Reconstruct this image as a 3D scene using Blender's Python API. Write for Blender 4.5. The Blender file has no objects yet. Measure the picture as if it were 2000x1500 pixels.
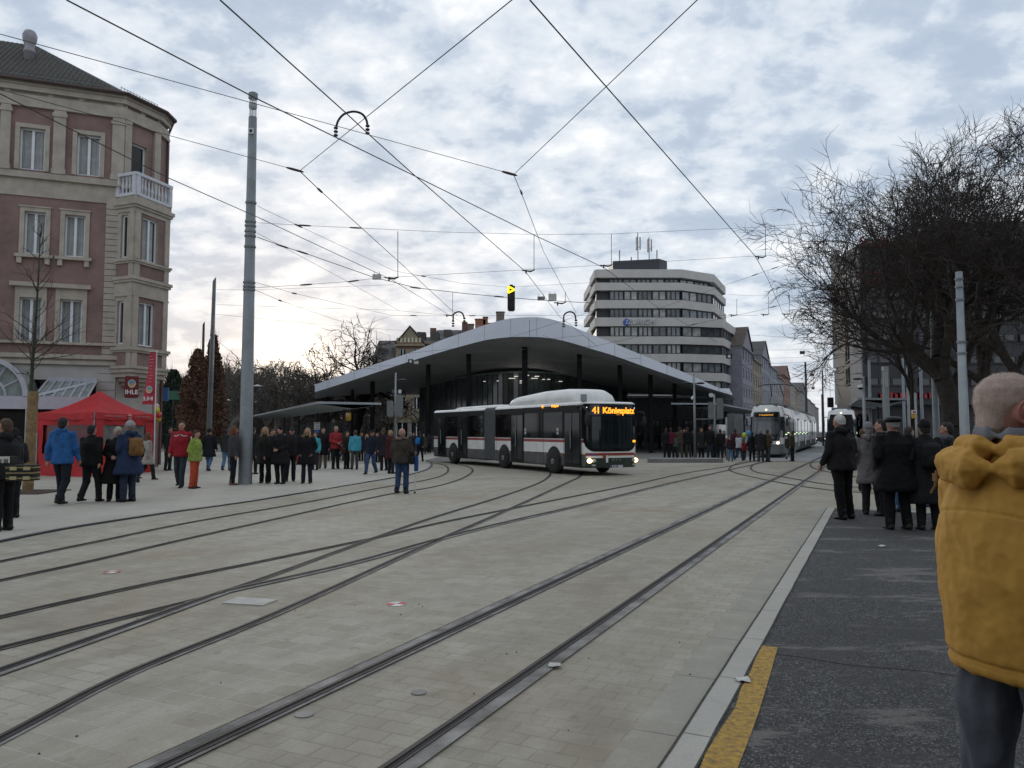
import bpy, math, random
from mathutils import Vector, Matrix, noise
R = math.radians
rnd = random.Random(7)
scene = bpy.context.scene
# ---------------------------------------------------------------- camera
H = 1.65
TH = math.atan(92 / 1500)
cam_d = bpy.data.cameras.new("camera")
cam = bpy.data.objects.new("camera", cam_d)
scene.collection.objects.link(cam)
scene.camera = cam
cam_d.lens = 27.0
cam_d.sensor_width = 36.0
cam_d.clip_start = 0.1
cam_d.clip_end = 5000
cam.location = (0, 0, H)
cam.rotation_euler = (R(90) + TH, 0, 0)
# ---------------------------------------------------------------- sky, sun, exposure
SUN_AZ = math.atan2(-440, 1500)
SUN_EL = R(6.0)
w = bpy.data.worlds.new("World")
scene.world = w
w.use_nodes = True
nt = w.node_tree
N, L = nt.nodes, nt.links
N.clear()
out = N.new("ShaderNodeOutputWorld")
tc = N.new("ShaderNodeTexCoord")
sky = N.new("ShaderNodeTexSky")
sky.sky_type = 'NISHITA'
sky.sun_disc = False
sky.sun_elevation = SUN_EL
sky.sun_rotation = SUN_AZ
sky.air_density = 1.2
sky.dust_density = 2.0
def wn(t, **k):
    n = N.new(t)
    for a, b in k.items(): setattr(n, a, b)
    return n
def wmath(op, a, b=None, clamp=False):
    n = N.new("ShaderNodeMath"); n.operation = op; n.use_clamp = clamp
    for i, v in enumerate((a, b)):
        if v is None: continue
        if isinstance(v, (int, float)): n.inputs[i].default_value = v
        else: L.new(v, n.inputs[i])
    return n.outputs[0]
sep = wn("ShaderNodeSeparateXYZ"); L.new(tc.outputs['Generated'], sep.inputs[0])
zz = wmath('ADD', wmath('MAXIMUM', sep.outputs[2], 0.0), 0.34)
cu = wmath('DIVIDE', sep.outputs[0], zz)
cv = wmath('DIVIDE', sep.outputs[1], zz)
comb = wn("ShaderNodeCombineXYZ"); L.new(cu, comb.inputs[0]); L.new(cv, comb.inputs[1])
comb.inputs[2].default_value = 3.7
def wnoise(scale, detail, rough, dist, off=0):
    mp = wn("ShaderNodeMapping"); mp.inputs['Location'].default_value = (off, off * .7, 0)
    mp.inputs['Scale'].default_value = (.9, 1.05, 1)
    L.new(comb.outputs[0], mp.inputs[0])
    n = wn("ShaderNodeTexNoise")
    n.inputs['Scale'].default_value = scale; n.inputs['Detail'].default_value = detail
    n.inputs['Roughness'].default_value = rough; n.inputs['Distortion'].default_value = dist
    L.new(mp.outputs[0], n.inputs['Vector'])
    return n.outputs[0]
n1 = wnoise(12.5, 6, .55, .15)
n2 = wnoise(1.8, 3, .5, .2, 6.1)
n3 = wnoise(5.2, 5, .52, .2, 9.1)
mixv = wmath('ADD', wmath('ADD', wmath('MULTIPLY', n1, .56), wmath('MULTIPLY', n2, .24)), wmath('MULTIPLY', n3, .38))
ramp = wn("ShaderNodeValToRGB")
L.new(mixv, ramp.inputs[0])
cr = ramp.color_ramp
cr.elements[0].position = .47; cr.elements[0].color = (.38, .455, .56, 1)
cr.elements[1].position = .76; cr.elements[1].color = (.84, .86, .885, 1)
e = cr.elements.new(.535); e.color = (.43, .50, .60, 1)
e = cr.elements.new(.59); e.color = (.555, .615, .69, 1)
e = cr.elements.new(.65); e.color = (.64, .68, .735, 1)
# the sun behind thin cloud: forward scattering round its direction
sd = (math.sin(SUN_AZ) * math.cos(SUN_EL), math.cos(SUN_AZ) * math.cos(SUN_EL), math.sin(SUN_EL))
vd = wn("ShaderNodeVectorMath", operation='DOT_PRODUCT')
vn = wn("ShaderNodeVectorMath", operation='NORMALIZE')
L.new(tc.outputs['Generated'], vn.inputs[0]); L.new(vn.outputs[0], vd.inputs[0]); vd.inputs[1].default_value = sd
dt = wmath('MAXIMUM', vd.outputs['Value'], 0)
glow1 = wmath('MULTIPLY', wmath('POWER', dt, 1000), .9)
glow2 = wmath('MULTIPLY', wmath('POWER', dt, 150), .05)
glow = wmath('MULTIPLY', wmath('ADD', glow1, glow2), wmath('ADD', wmath('MULTIPLY', mixv, 2.2), -.35, ), )
# warm band low over the horizon
low = wmath('SUBTRACT', 1.0, wmath('MULTIPLY', wmath('MAXIMUM', sep.outputs[2], 0), 6.0), True)
mixw = wn("ShaderNodeMixRGB"); mixw.inputs[2].default_value = (.63, .62, .60, 1)
L.new(wmath('MULTIPLY', wmath('MULTIPLY', low, .38), wmath('ADD', mixv, .2)), mixw.inputs[0]); L.new(ramp.outputs[0], mixw.inputs[1])
addg = wn("ShaderNodeMixRGB", blend_type='ADD'); addg.inputs[0].default_value = 1.0
gcol = wn("ShaderNodeMixRGB", blend_type='MULTIPLY'); gcol.inputs[0].default_value = 1.0
gcol.inputs[1].default_value = (1.0, .86, .62, 1)
L.new(glow, gcol.inputs[2]); L.new(mixw.outputs[0], addg.inputs[1]); L.new(gcol.outputs[0], addg.inputs[2])
bgc = wn("ShaderNodeBackground"); bgc.inputs['Strength'].default_value = 1.0
L.new(addg.outputs[0], bgc.inputs[0])
bgs = wn("ShaderNodeBackground"); bgs.inputs['Strength'].default_value = .12
L.new(sky.outputs[0], bgs.inputs[0])
mxs = wn("ShaderNodeMixShader"); mxs.inputs[0].default_value = .96
L.new(bgs.outputs[0], mxs.inputs[1]); L.new(bgc.outputs[0], mxs.inputs[2])
L.new(mxs.outputs[0], out.inputs[0])
sun_d = bpy.data.lights.new("sun", 'SUN')
sun_d.energy = .55
sun_d.angle = R(14)
sun_d.color = (1, .9, .76)
sun = bpy.data.objects.new("sun", sun_d)
scene.collection.objects.link(sun)
sun.rotation_euler = Vector((-sd[0], -sd[1], -max(sd[2], .1))).to_track_quat('-Z', 'Y').to_euler()
scene.view_settings.view_transform = 'Standard'
scene.view_settings.look = 'None'
scene.view_settings.exposure = 0.36
scene.view_settings.gamma = 1.0
scene.cycles.max_bounces = 8
scene.cycles.diffuse_bounces = 3
scene.cycles.glossy_bounces = 3
scene.cycles.transparent_max_bounces = 10

# ---------------------------------------------------------------- pixel rays -> world points
def ray(px, py):
    x = (px - 1000) / 1500; y = (750 - py) / 1500
    return Vector((x, math.cos(TH) - y * math.sin(TH), math.sin(TH) + y * math.cos(TH)))
def P(px, py, Y):
    r = ray(px, py); k = Y / r.y
    return Vector((r.x * k, Y, H + r.z * k))
def PZ(px, py, z):
    r = ray(px, py); k = (z - H) / r.z
    return Vector((r.x * k, r.y * k, z))
def G(px, py): return PZ(px, py, 0)
def zat(py, Y): return P(1000, py, Y).z
def xat(px, py, Y): return P(px, py, Y).x

# ---------------------------------------------------------------- materials
MATS = {}
def mat(name, col, rough=.7, metal=0, var=.12, vscale=3.0, bump=0, bscale=60, emit=None, estr=0, alpha=None, spec=.5, coat=0, trans=0, col2=None):
    if name in MATS: return MATS[name]
    m = bpy.data.materials.new(name); MATS[name] = m
    m.use_nodes = True
    t = m.node_tree; b = t.nodes['Principled BSDF']
    b.inputs['Roughness'].default_value = rough
    b.inputs['Metallic'].default_value = metal
    b.inputs['Specular IOR Level'].default_value = spec
    b.inputs['Coat Weight'].default_value = coat
    b.inputs['Transmission Weight'].default_value = trans
    c = tuple(col) + (1,)
    b.inputs['Base Color'].default_value = c
    if var or col2:
        g = t.nodes.new("ShaderNodeTexCoord")
        n = t.nodes.new("ShaderNodeTexNoise"); n.inputs['Scale'].default_value = vscale; n.inputs['Detail'].default_value = 6
        n.inputs['Roughness'].default_value = .65
        t.links.new(g.outputs['Object'], n.inputs['Vector'])
        r = t.nodes.new("ShaderNodeValToRGB")
        t.links.new(n.outputs[0], r.inputs[0])
        c2 = col2 if col2 else [v * (1 - var * 1.6) for v in col]
        c1 = col if col2 else [min(1, v * (1 + var * 1.2)) for v in col]
        r.color_ramp.elements[0].position = .35; r.color_ramp.elements[0].color = tuple(c2) + (1,)
        r.color_ramp.elements[1].position = .65; r.color_ramp.elements[1].color = tuple(c1) + (1,)
        t.links.new(r.outputs[0], b.inputs['Base Color'])
    if bump:
        g = t.nodes.new("ShaderNodeTexCoord")
        n = t.nodes.new("ShaderNodeTexNoise"); n.inputs['Scale'].default_value = bscale; n.inputs['Detail'].default_value = 5
        t.links.new(g.outputs['Object'], n.inputs['Vector'])
        bp = t.nodes.new("ShaderNodeBump"); bp.inputs['Strength'].default_value = bump; bp.inputs['Distance'].default_value = .02
        t.links.new(n.outputs[0], bp.inputs['Height']); t.links.new(bp.outputs[0], b.inputs['Normal'])
    if emit:
        b.inputs['Emission Color'].default_value = tuple(emit) + (1,); b.inputs['Emission Strength'].default_value = estr
    if alpha is not None: b.inputs['Alpha'].default_value = alpha
    return m
def cloth(col, rough=.85):
    k = "cloth_%02x%02x%02x" % tuple(int(max(0, min(1, c)) ** .45 * 255) for c in col)
    return mat(k, col, rough, var=.16, vscale=9, bump=.25, bscale=70, spec=.25)
def glassm(name, tint=(.02, .03, .035), rough=.06, spec=.9):
    return mat(name, tint, rough, 0, var=.3, vscale=.6, spec=spec)

# ---------------------------------------------------------------- mesh builder
class MB:
    def __init__(s): s.v = []; s.f = []; s.mi = []; s.m = 0
    def face(s, pts, m=None):
        i = len(s.v); s.v += [tuple(p) for p in pts]; s.f.append(tuple(range(i, i + len(pts)))); s.mi.append(s.m if m is None else m)
    def raw(s, vs, fs, m=None):
        i = len(s.v); s.v += [tuple(p) for p in vs]
        for f in fs: s.f.append(tuple(i + k for k in f)); s.mi.append(s.m if m is None else m)
    def box(s, x0, x1, y0, y1, z0, z1, m=None, M=None):
        vs = [Vector(p) for p in ((x0, y0, z0), (x1, y0, z0), (x1, y1, z0), (x0, y1, z0), (x0, y0, z1), (x1, y0, z1), (x1, y1, z1), (x0, y1, z1))]
        if M is not None: vs = [M @ p for p in vs]
        s.raw(vs, [(0, 3, 2, 1), (4, 5, 6, 7), (0, 1, 5, 4), (1, 2, 6, 5), (2, 3, 7, 6), (3, 0, 4, 7)], m)
    def rbox(s, x0, x1, y0, y1, z0, z1, r, m=None, M=None, axis='z', n=4):
        # box with rounded vertical edges (axis z) or rounded in the x-z plane (axis y) or y-z plane (axis x)
        def ring(a0, a1, b0, b1):
            o = []
            for cx, cy, st in ((a1 - r, b1 - r, 0), (a0 + r, b1 - r, 90), (a0 + r, b0 + r, 180), (a1 - r, b0 + r, 270)):
                for k in range(n + 1):
                    a = R(st + 90 * k / n); o.append((cx + r * math.cos(a), cy + r * math.sin(a)))
            return o
        if axis == 'z': q = ring(x0, x1, y0, y1); A = [Vector((a, b, z0)) for a, b in q]; B = [Vector((a, b, z1)) for a, b in q]
        elif axis == 'y': q = ring(x0, x1, z0, z1); A = [Vector((a, y1, b)) for a, b in q]; B = [Vector((a, y0, b)) for a, b in q]
        else: q = ring(y0, y1, z0, z1); A = [Vector((x0, a, b)) for a, b in q]; B = [Vector((x1, a, b)) for a, b in q]
        if M is not None: A = [M @ p for p in A]; B = [M @ p for p in B]
        k = len(q)
        s.raw(A + B, [(i, (i + 1) % k, k + (i + 1) % k, k + i) for i in range(k)] + [tuple(range(k))[::-1], tuple(range(k, 2 * k))], m)
    def prism(s, poly, z0, z1, m=None):
        k = len(poly)
        s.raw([(p[0], p[1], z0) for p in poly] + [(p[0], p[1], z1) for p in poly],
              [(i, (i + 1) % k, k + (i + 1) % k, k + i) for i in range(k)] + [tuple(range(k))[::-1], tuple(range(k, 2 * k))], m)
    def loft(s, rings, caps=True, closed=True, m=None):
        k = len(rings[0]); vs = [p for r in rings for p in r]; fs = []
        for j in range(len(rings) - 1):
            for i in range(k if closed else k - 1):
                a = j * k + i; b = j * k + (i + 1) % k
                fs.append((a, b, b + k, a + k))
        if caps and closed: fs += [tuple(range(k))[::-1], tuple(range((len(rings) - 1) * k, len(rings) * k))]
        s.raw(vs, fs, m)
    def tube(s, pts, r, n=6, m=None, caps=True):
        pts = [Vector(p) for p in pts]
        if not isinstance(r, (list, tuple)): r = [r] * len(pts)
        rings = []; up = None
        for i, p in enumerate(pts):
            d = (pts[min(i + 1, len(pts) - 1)] - pts[max(i - 1, 0)])
            if d.length < 1e-9: d = Vector((0, 0, 1))
            d.normalize()
            if up is None: up = Vector((0, 0, 1)) if abs(d.z) < .9 else Vector((0, 1, 0))
            a = d.cross(up)
            if a.length < 1e-4: a = d.cross(Vector((1, 0, 0)))
            a.normalize(); b = a.cross(d).normalized(); up = b
            rings.append([p + (a * math.cos(6.28318 * k / n) + b * math.sin(6.28318 * k / n)) * r[i] for k in range(n)])
        s.loft(rings, caps, True, m)
    def lathe(s, prof, c=(0, 0, 0), n=16, m=None, M=None):
        c = Vector(c); rings = []
        for r, z in prof:
            ring = [Vector((c.x + r * math.cos(6.28318 * k / n), c.y + r * math.sin(6.28318 * k / n), c.z + z)) for k in range(n)]
            if M is not None: ring = [M @ p for p in ring]
            rings.append(ring)
        s.loft(rings, True, True, m)
    def ell(s, c, rx, ry, rz, n=12, k=8, m=None, M=None):
        c = Vector(c); rings = []
        for j in range(k + 1):
            a = -math.pi / 2 + math.pi * j / k
            a = max(-1.5, min(1.5, a))
            ring = []
            for i in range(n):
                q = Vector((rx * math.cos(a) * math.cos(6.28318 * i / n), ry * math.cos(a) * math.sin(6.28318 * i / n), rz * math.sin(a)))
                if M is not None: q = M @ q
                ring.append(c + q)
            rings.append(ring)
        s.loft(rings, True, True, m)
    def build(s, name, mats, parent=None, smooth=False, bevel=0):
        me = bpy.data.meshes.new(name)
        me.from_pydata(s.v, [], s.f)
        for m in (mats if isinstance(mats, (list, tuple)) else [mats]): me.materials.append(m)
        me.polygons.foreach_set("material_index", s.mi)
        if smooth: me.polygons.foreach_set("use_smooth", [True] * len(me.polygons))
        me.update()
        o = bpy.data.objects.new(name, me)
        scene.collection.objects.link(o)
        if parent is not None: o.parent = parent
        if bevel:
            bm = o.modifiers.new("bevel", 'BEVEL'); bm.width = bevel; bm.segments = 2; bm.limit_method = 'ANGLE'
        return o
def tag(o, label=None, cat=None, group=None, kind=None):
    if label: o['label'] = label
    if cat: o['category'] = cat
    if group: o['group'] = group
    if kind: o['kind'] = kind
    return o
def thing(name, label, cat, loc=(0, 0, 0), rz=0, group=None, kind=None):
    o = bpy.data.objects.new(name, None); scene.collection.objects.link(o)
    o.location = loc; o.rotation_euler = (0, 0, rz); o.empty_display_size = .3
    return tag(o, label, cat, group, kind)
def copy_tree(o, parent=None):
    c = o.copy(); scene.collection.objects.link(c); c.parent = parent
    for ch in list(o.children): copy_tree(ch, c)
    return c
def crs(pts, n=8):
    pts = [Vector(p) for p in pts]; q = [2 * pts[0] - pts[1]] + pts + [2 * pts[-1] - pts[-2]]; o = []
    for i in range(1, len(q) - 2):
        a, b, c, d = q[i - 1], q[i], q[i + 1], q[i + 2]
        for k in range(n):
            t = k / n
            o.append(.5 * ((2 * b) + (c - a) * t + (2 * a - 5 * b + 4 * c - d) * t * t + (3 * b - a - 3 * c + d) * t ** 3))
    o.append(pts[-1]); return o
def text_mesh(txt, size, depth=.01, bold=0):
    cu = bpy.data.curves.new("t", 'FONT'); cu.body = txt; cu.size = size; cu.extrude = depth; cu.offset = bold
    cu.align_x = 'CENTER'; cu.align_y = 'CENTER'
    o = bpy.data.objects.new("t", cu); scene.collection.objects.link(o)
    dg = bpy.context.evaluated_depsgraph_get()
    me = bpy.data.meshes.new_from_object(o.evaluated_get(dg))
    scene.collection.objects.unlink(o); bpy.data.objects.remove(o)
    return me
def text_obj(name, txt, size, m, parent, loc, rot=(R(90), 0, 0), depth=.01, bold=0, sx=1):
    me = text_mesh(txt, size, depth, bold); me.materials.clear(); me.materials.append(m)
    o = bpy.data.objects.new(name, me); scene.collection.objects.link(o)
    if parent is not None: o.parent = parent
    o.location = loc; o.rotation_euler = rot; o.scale = (sx, 1, 1)
    return o
M_steel = mat("galvanised", (.27, .29, .30), .5, .6, .08, 2)
M_polegrey = mat("pole_grey", (.20, .22, .23), .5, .2, .12, 1.5)
M_dark = mat("dark_metal", (.03, .032, .035), .45, .3, .1)
M_white = mat("white_paint", (.62, .64, .66), .45, 0, .06)
M_black = mat("black_rubber", (.012, .012, .013), .7, 0, .2)
# ================================================================ GROUND
AL = R(25.35)
dS = Vector((math.sin(AL), math.cos(AL), 0)); dT = Vector((math.cos(AL), -math.sin(AL), 0))
def ST(s, t, z=0): return dS * s + dT * t + Vector((0, 0, z))
def paver_mat(name, ang, bw, bh, c1, c2, mortar, msize=.012, stain=.5, off=.5, bump=.5, vary=.5, brown=(.27, .205, .13)):
    m = bpy.data.materials.new(name); m.use_nodes = True; MATS[name] = m
    t = m.node_tree; b = t.nodes['Principled BSDF']; b.inputs['Roughness'].default_value = .82
    b.inputs['Specular IOR Level'].default_value = .3
    g = t.nodes.new("ShaderNodeNewGeometry")
    mp = t.nodes.new("ShaderNodeMapping"); mp.inputs['Rotation'].default_value = (0, 0, ang)
    t.links.new(g.outputs['Position'], mp.inputs[0])
    # gentle wobble so courses are not ruler straight
    wob = t.nodes.new("ShaderNodeTexNoise"); wob.inputs['Scale'].default_value = 1.3; t.links.new(mp.outputs[0], wob.inputs['Vector'])
    sub = t.nodes.new("ShaderNodeVectorMath"); sub.operation = 'MULTIPLY_ADD'; sub.inputs[1].default_value = (.03, .03, 0)
    t.links.new(wob.outputs['Color'], sub.inputs[0]); t.links.new(mp.outputs[0], sub.inputs[2])
    br = t.nodes.new("ShaderNodeTexBrick"); br.offset = off
    br.inputs['Scale'].default_value = 1; br.inputs['Brick Width'].default_value = bw; br.inputs['Row Height'].default_value = bh
    br.inputs['Mortar Size'].default_value = msize; br.inputs['Mortar Smooth'].default_value = .3; br.inputs['Bias'].default_value = 0
    br.inputs['Color1'].default_value = tuple(c1) + (1,); br.inputs['Color2'].default_value = tuple(c2) + (1,); br.inputs['Mortar'].default_value = tuple(mortar) + (1,)
    t.links.new(sub.outputs[0], br.inputs['Vector'])
    def mixn(prev, scale, p0, p1, col, fac, det=5, stretch=None, blend='MIX'):
        n = t.nodes.new("ShaderNodeTexNoise"); n.inputs['Scale'].default_value = scale; n.inputs['Detail'].default_value = det; n.inputs['Roughness'].default_value = .6
        if stretch:
            q = t.nodes.new("ShaderNodeMapping"); q.inputs['Scale'].default_value = stretch; t.links.new(mp.outputs[0], q.inputs[0]); t.links.new(q.outputs[0], n.inputs['Vector'])
        else: t.links.new(g.outputs['Position'], n.inputs['Vector'])
        mr = t.nodes.new("ShaderNodeMapRange"); mr.inputs[1].default_value = p0; mr.inputs[2].default_value = p1; mr.inputs[4].default_value = fac
        t.links.new(n.outputs[0], mr.inputs[0])
        x = t.nodes.new("ShaderNodeMixRGB"); x.blend_type = blend; x.inputs[2].default_value = tuple(col) + (1,)
        t.links.new(mr.outputs[0], x.inputs[0]); t.links.new(prev, x.inputs[1]); return x.outputs[0]
    c = br.outputs['Color']
    c = mixn(c, .35, .47, .66, brown, stain * 1.1, 7)
    c = mixn(c, .22, .5, .62, (.25, .21, .155), stain * .8, 8, (1.6, .3, 1))
    c = mixn(c, 1.6, .50, .68, (.19, .17, .135), stain * .75, 7, (1, .25, 1))
    c = mixn(c, 7, .60, .68, (.16, .145, .12), stain * .7, 4)
    c = mixn(c, 3.1, .48, .8, (.50, .47, .40), .5, 6)
    c = mixn(c, 55, .35, .75, (.17, .16, .13), .28, 3)
    c = mixn(c, .12, .45, .6, (.27, .25, .2), .35, 3)
    t.links.new(c, b.inputs['Base Color'])
    bp = t.nodes.new("ShaderNodeBump"); bp.inputs['Strength'].default_value = bump; bp.inputs['Distance'].default_value = .01; bp.invert = True
    n = t.nodes.new("ShaderNodeTexNoise"); n.inputs['Scale'].default_value = 90; n.inputs['Detail'].default_value = 4
    t.links.new(g.outputs['Position'], n.inputs['Vector'])
    ad = t.nodes.new("ShaderNodeMath"); ad.operation = 'MULTIPLY_ADD'; ad.inputs[1].default_value = .35
    t.links.new(n.outputs[0], ad.inputs[0]); t.links.new(br.outputs['Fac'], ad.inputs[2])
    t.links.new(ad.outputs[0], bp.inputs['Height']); t.links.new(bp.outputs[0], b.inputs['Normal'])
    return m
M_pav = paver_mat("square_pavers", AL, .23, .145, (.41, .38, .315), (.335, .31, .25), (.26, .238, .19), .006, .55, bump=.35)
M_pav_big = paver_mat("track_pavers", AL, .27, .20, (.40, .37, .305), (.315, .288, .228), (.43, .41, .35), .006, .6)
M_plaza = paver_mat("plaza_slabs", R(12), 1.2, .6, (.465, .44, .385), (.425, .40, .345), (.37, .355, .32), .006, .15, .5, .3, brown=(.27, .25, .22))
M_kerb = paver_mat("kerb_stone", AL + R(90), 1.05, 40, (.45, .44, .4), (.40, .39, .35), (.14, .135, .12), .008, .15, 0, .3)
M_gutter = paver_mat("gutter_stone", AL + R(90), 1.05, 40, (.34, .322, .272), (.30, .284, .238), (.15, .14, .13), .008, .2, 0, .3)
# asphalt
def asphalt_mat(name, base, lightp=.28):
    m = bpy.data.materials.new(name); m.use_nodes = True; MATS[name] = m
    t = m.node_tree; b = t.nodes['Principled BSDF']; b.inputs['Roughness'].default_value = .8
    g = t.nodes.new("ShaderNodeNewGeometry")
    def nz(s, d, st=None, ro=.6):
        n = t.nodes.new("ShaderNodeTexNoise"); n.inputs['Scale'].default_value = s; n.inputs['Detail'].default_value = d; n.inputs['Roughness'].default_value = ro
        if st:
            q = t.nodes.new("ShaderNodeMapping"); q.inputs['Rotation'].default_value = (0, 0, AL); q.inputs['Scale'].default_value = st
            t.links.new(g.outputs['Position'], q.inputs[0]); t.links.new(q.outputs[0], n.inputs['Vector'])
        else: t.links.new(g.outputs['Position'], n.inputs['Vector'])
        return n.outputs[0]
    def mx(prev, n, p0, p1, col, fac):
        mr = t.nodes.new("ShaderNodeMapRange"); mr.inputs[1].default_value = p0; mr.inputs[2].default_value = p1; mr.inputs[4].default_value = fac
        t.links.new(n, mr.inputs[0]); x = t.nodes.new("ShaderNodeMixRGB")
        if prev is None: x.inputs[1].default_value = tuple(base) + (1,)
        else: t.links.new(prev, x.inputs[1])
        x.inputs[2].default_value = tuple(col) + (1,); t.links.new(mr.outputs[0], x.inputs[0]); return x.outputs[0]
    c = mx(None, nz(60, 5, None, .75), .46, .62, (.036, .035, .034), .8)
    c = mx(c, nz(18, 7, None, .85), .51, .56, (.085, .083, .078), .6)
    c = mx(c, nz(34, 5, None, .8), .50, .58, (.006, .006, .007), .7)
    c = mx(c, nz(85, 2), .58, .63, (.24, .24, .23), .8)
    c = mx(c, nz(1.1, 8, (1, 1, 1), .75), .49, .60, (.034, .033, .032), .7)
    c = mx(c, nz(.9, 9, (.6, 1.7, 1), .78), .545, .59, (.16, .15, .135), lightp * 2.4)
    c = mx(c, nz(.5, 3), .5, .7, (.02, .02, .022), .4)
    t.links.new(c, b.inputs['Base Color'])
    bp = t.nodes.new("ShaderNodeBump"); bp.inputs['Strength'].default_value = .9; bp.inputs['Distance'].default_value = .012
    t.links.new(nz(75, 5), bp.inputs['Height']); t.links.new(bp.outputs[0], b.inputs['Normal'])
    return m
M_asph = asphalt_mat("asphalt", (.012, .012, .014))
M_road = asphalt_mat("road_asphalt", (.12, .12, .12), .1)
def sheet(name, pts, z, m, label=None, z0=None):
    b = MB()
    if z0 is None: b.face([(p[0], p[1], z) for p in pts])
    else: b.prism([(p[0], p[1]) for p in pts], z0, z)
    o = b.build(name, m); tag(o, label, None, None, 'structure'); return o
def ccw(p):
    a = sum(p[i][0] * p[(i + 1) % len(p)][1] - p[(i + 1) % len(p)][0] * p[i][1] for i in range(len(p)))
    return p if a > 0 else p[::-1]
sheet("ground", [(-1500, -60), (1500, -60), (1500, 2500), (-1500, 2500)], 0, mat("far_ground", (.17, .165, .15), .9, 0, .15, .05), "flat ground reaching to the horizon")
# paved square up to the tram stop street
sheet("paved_square", ccw([(-60, -8), (30, -8), (40, 47), (10, 47), (-6, 40.5), (-60, 40.5)]), .004, M_pav, "beige brick paving of the open square between the tram tracks")
sheet("road", ccw([ST(45, -7.5), ST(46, 12), ST(400, 16), ST(400, -9)]), .008, mat("road_concrete", (.28, .285, .29), .7, 0, .12, .8, .15, 30), "pale grey road down the shopping street")
PL = [(0, 1059.5), (120, 1035.5), (240, 1016), (360, 998), (480, 981.5), (600, 962), (670, 950), (769, 933.6), (814, 924), (838, 915), (842, 906), (832, 899)]
plc = crs([G(*p) for p in PL], 6)
ext = G(0, 1059.5) + (G(0, 1059.5) - G(120, 1035.5)).normalized() * 9
plc = [ext] + plc
sheet("plaza", ccw([(p.x, p.y) for p in plc] + [(-4, 60), (-90, 60), (-90, plc[0].y)]), .008, M_plaza, "pale smooth slab plaza where the crowd stands")
# larger pavers in the strip between the left tracks
sheet("track_bed", ccw([ST(-6, -4.6), ST(40, -4.6), ST(40, -3.35), ST(-6, -3.35)]), .008, M_pav_big, "strip of larger beige slabs beside the straight tracks")
# asphalt platform, kerb, gutter
sheet("asphalt_platform", ccw([ST(-8, -.83), ST(17.65, -.83), ST(17.35, 1.05), ST(17.0, 8), ST(-8, 8)]), .03, M_asph, "fresh black asphalt platform at the lower right", 0.001)
sheet("kerb", ccw([ST(-8, -.98), ST(17.65, -.98), ST(17.65, -.833), ST(-8, -.833)]), .035, M_kerb, "line of pale kerb stones along the asphalt", 0.001)
sheet("gutter", ccw([ST(-8, -1.26), ST(17.65, -1.26), ST(17.65, -.995), ST(-8, -.995)]), .010, M_gutter, "strip of flat gutter slabs beside the kerb")
# yellow line with ragged inner edge
b = MB(); yl = []
M_yel = mat("yellow_road_paint", (.52, .31, .04), .8, 0, .1, 26, .7, 90, col2=(.20, .13, .05))
n = 34; A = []; B = []
for i in range(n + 1):
    s = -6 + (6.15 + 6) * i / n
    wd = .20 if s < 3 else .20 - .07 * ((s - 3) / 3.15)
    t0 = -.825 + (.03 * rnd.random() if s > 3.4 else .005 * rnd.random()) + (.015 if 4.6 < s < 5.0 else 0)
    A.append(ST(s, t0, .034)); B.append(ST(s, -.83 + wd + .012 * math.sin(s * 1.7), .034))
b.loft([A, B], False, False); o = b.build("yellow_edge_line", M_yel); tag(o, "worn yellow painted line along the edge of the asphalt", None, None, 'structure')
for f in o.data.polygons: pass
# ---------------------------------------------------------------- rails
M_rail = mat("rail_steel", (.045, .034, .03), .65, .2, .2, 3)
M_groove = mat("rail_groove_shade", (.012, .011, .010), .8, 0, .1)  # near-black colour stands in for the shade of the groove's depth
M_bitu = mat("rail_bitumen", (.215, .205, .19), .85, 0, .35, 2.2, .4, 60)
def offs(pts, o, z):
    r = []
    for i, p in enumerate(pts):
        d = pts[min(i + 1, len(pts) - 1)] - pts[max(i - 1, 0)]; d.z = 0
        if d.length < 1e-6: d = Vector((0, 1, 0))
        d.normalize(); r.append(Vector((p.x + d.y * o, p.y - d.x * o, z)))
    return r
ZOFF = [0.0]
def rail(pts, parent, eL, eR, side=1):
    eL, eR = (eL * .7, eR * .7) if max(eL, eR) > 1.25 else (eL * .5, eR * .5)
    z = .0125 + ZOFF[0]
    b = MB(); b.m = 0
    b.loft([offs(pts, -.10 * eL, z), offs(pts, .10 * eR, z)], False, False)
    b.build("edging", M_bitu, parent)
    # rail head and guard lip standing 6 mm proud with the groove between them
    b = MB(); h = z + .006
    def bar(o0, o1, m):
        b.loft([offs(pts, o0, z), offs(pts, o0, h), offs(pts, o1, h), offs(pts, o1, z)], False, False, m)
    bar(-.036 * side - .012, -.036 * side + .016, 0)
    bar(.022 * side - .005, .022 * side + .005, 0)
    b.loft([offs(pts, -.021, z + .001), offs(pts, .018, z + .001)], False, False, 1)
    b.build("rail", [M_rail, M_groove], parent)
    ZOFF[0] += .0005
def pixrail(l, n=8): return crs([G(*p) for p in l], n)
def extend(pts, d): return [pts[0] + (pts[0] - pts[3]).normalized() * d] + pts
def track(label, rails, group="tram tracks set in the square"):
    t = thing("tram_track", label, "tram track", (0, 0, 0), 0, group)
    for pts, eL, eR in rails: rail(pts, t, eL, eR)
    return t
RA = extend(pixrail([(0, 1098.5), (210, 1055), (375, 1021), (600, 981.5), (730, 956), (820, 940.5), (862, 930), (875.5, 919.5), (868, 909), (832, 901.5)]), 8)
RB = extend(pixrail([(0, 1136), (180, 1097), (360, 1055), (600, 1001), (670, 985), (769, 964.5), (850, 951), (904, 934.5), (923.5, 919.5), (910, 910.5), (880, 905)]), 7)
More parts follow.
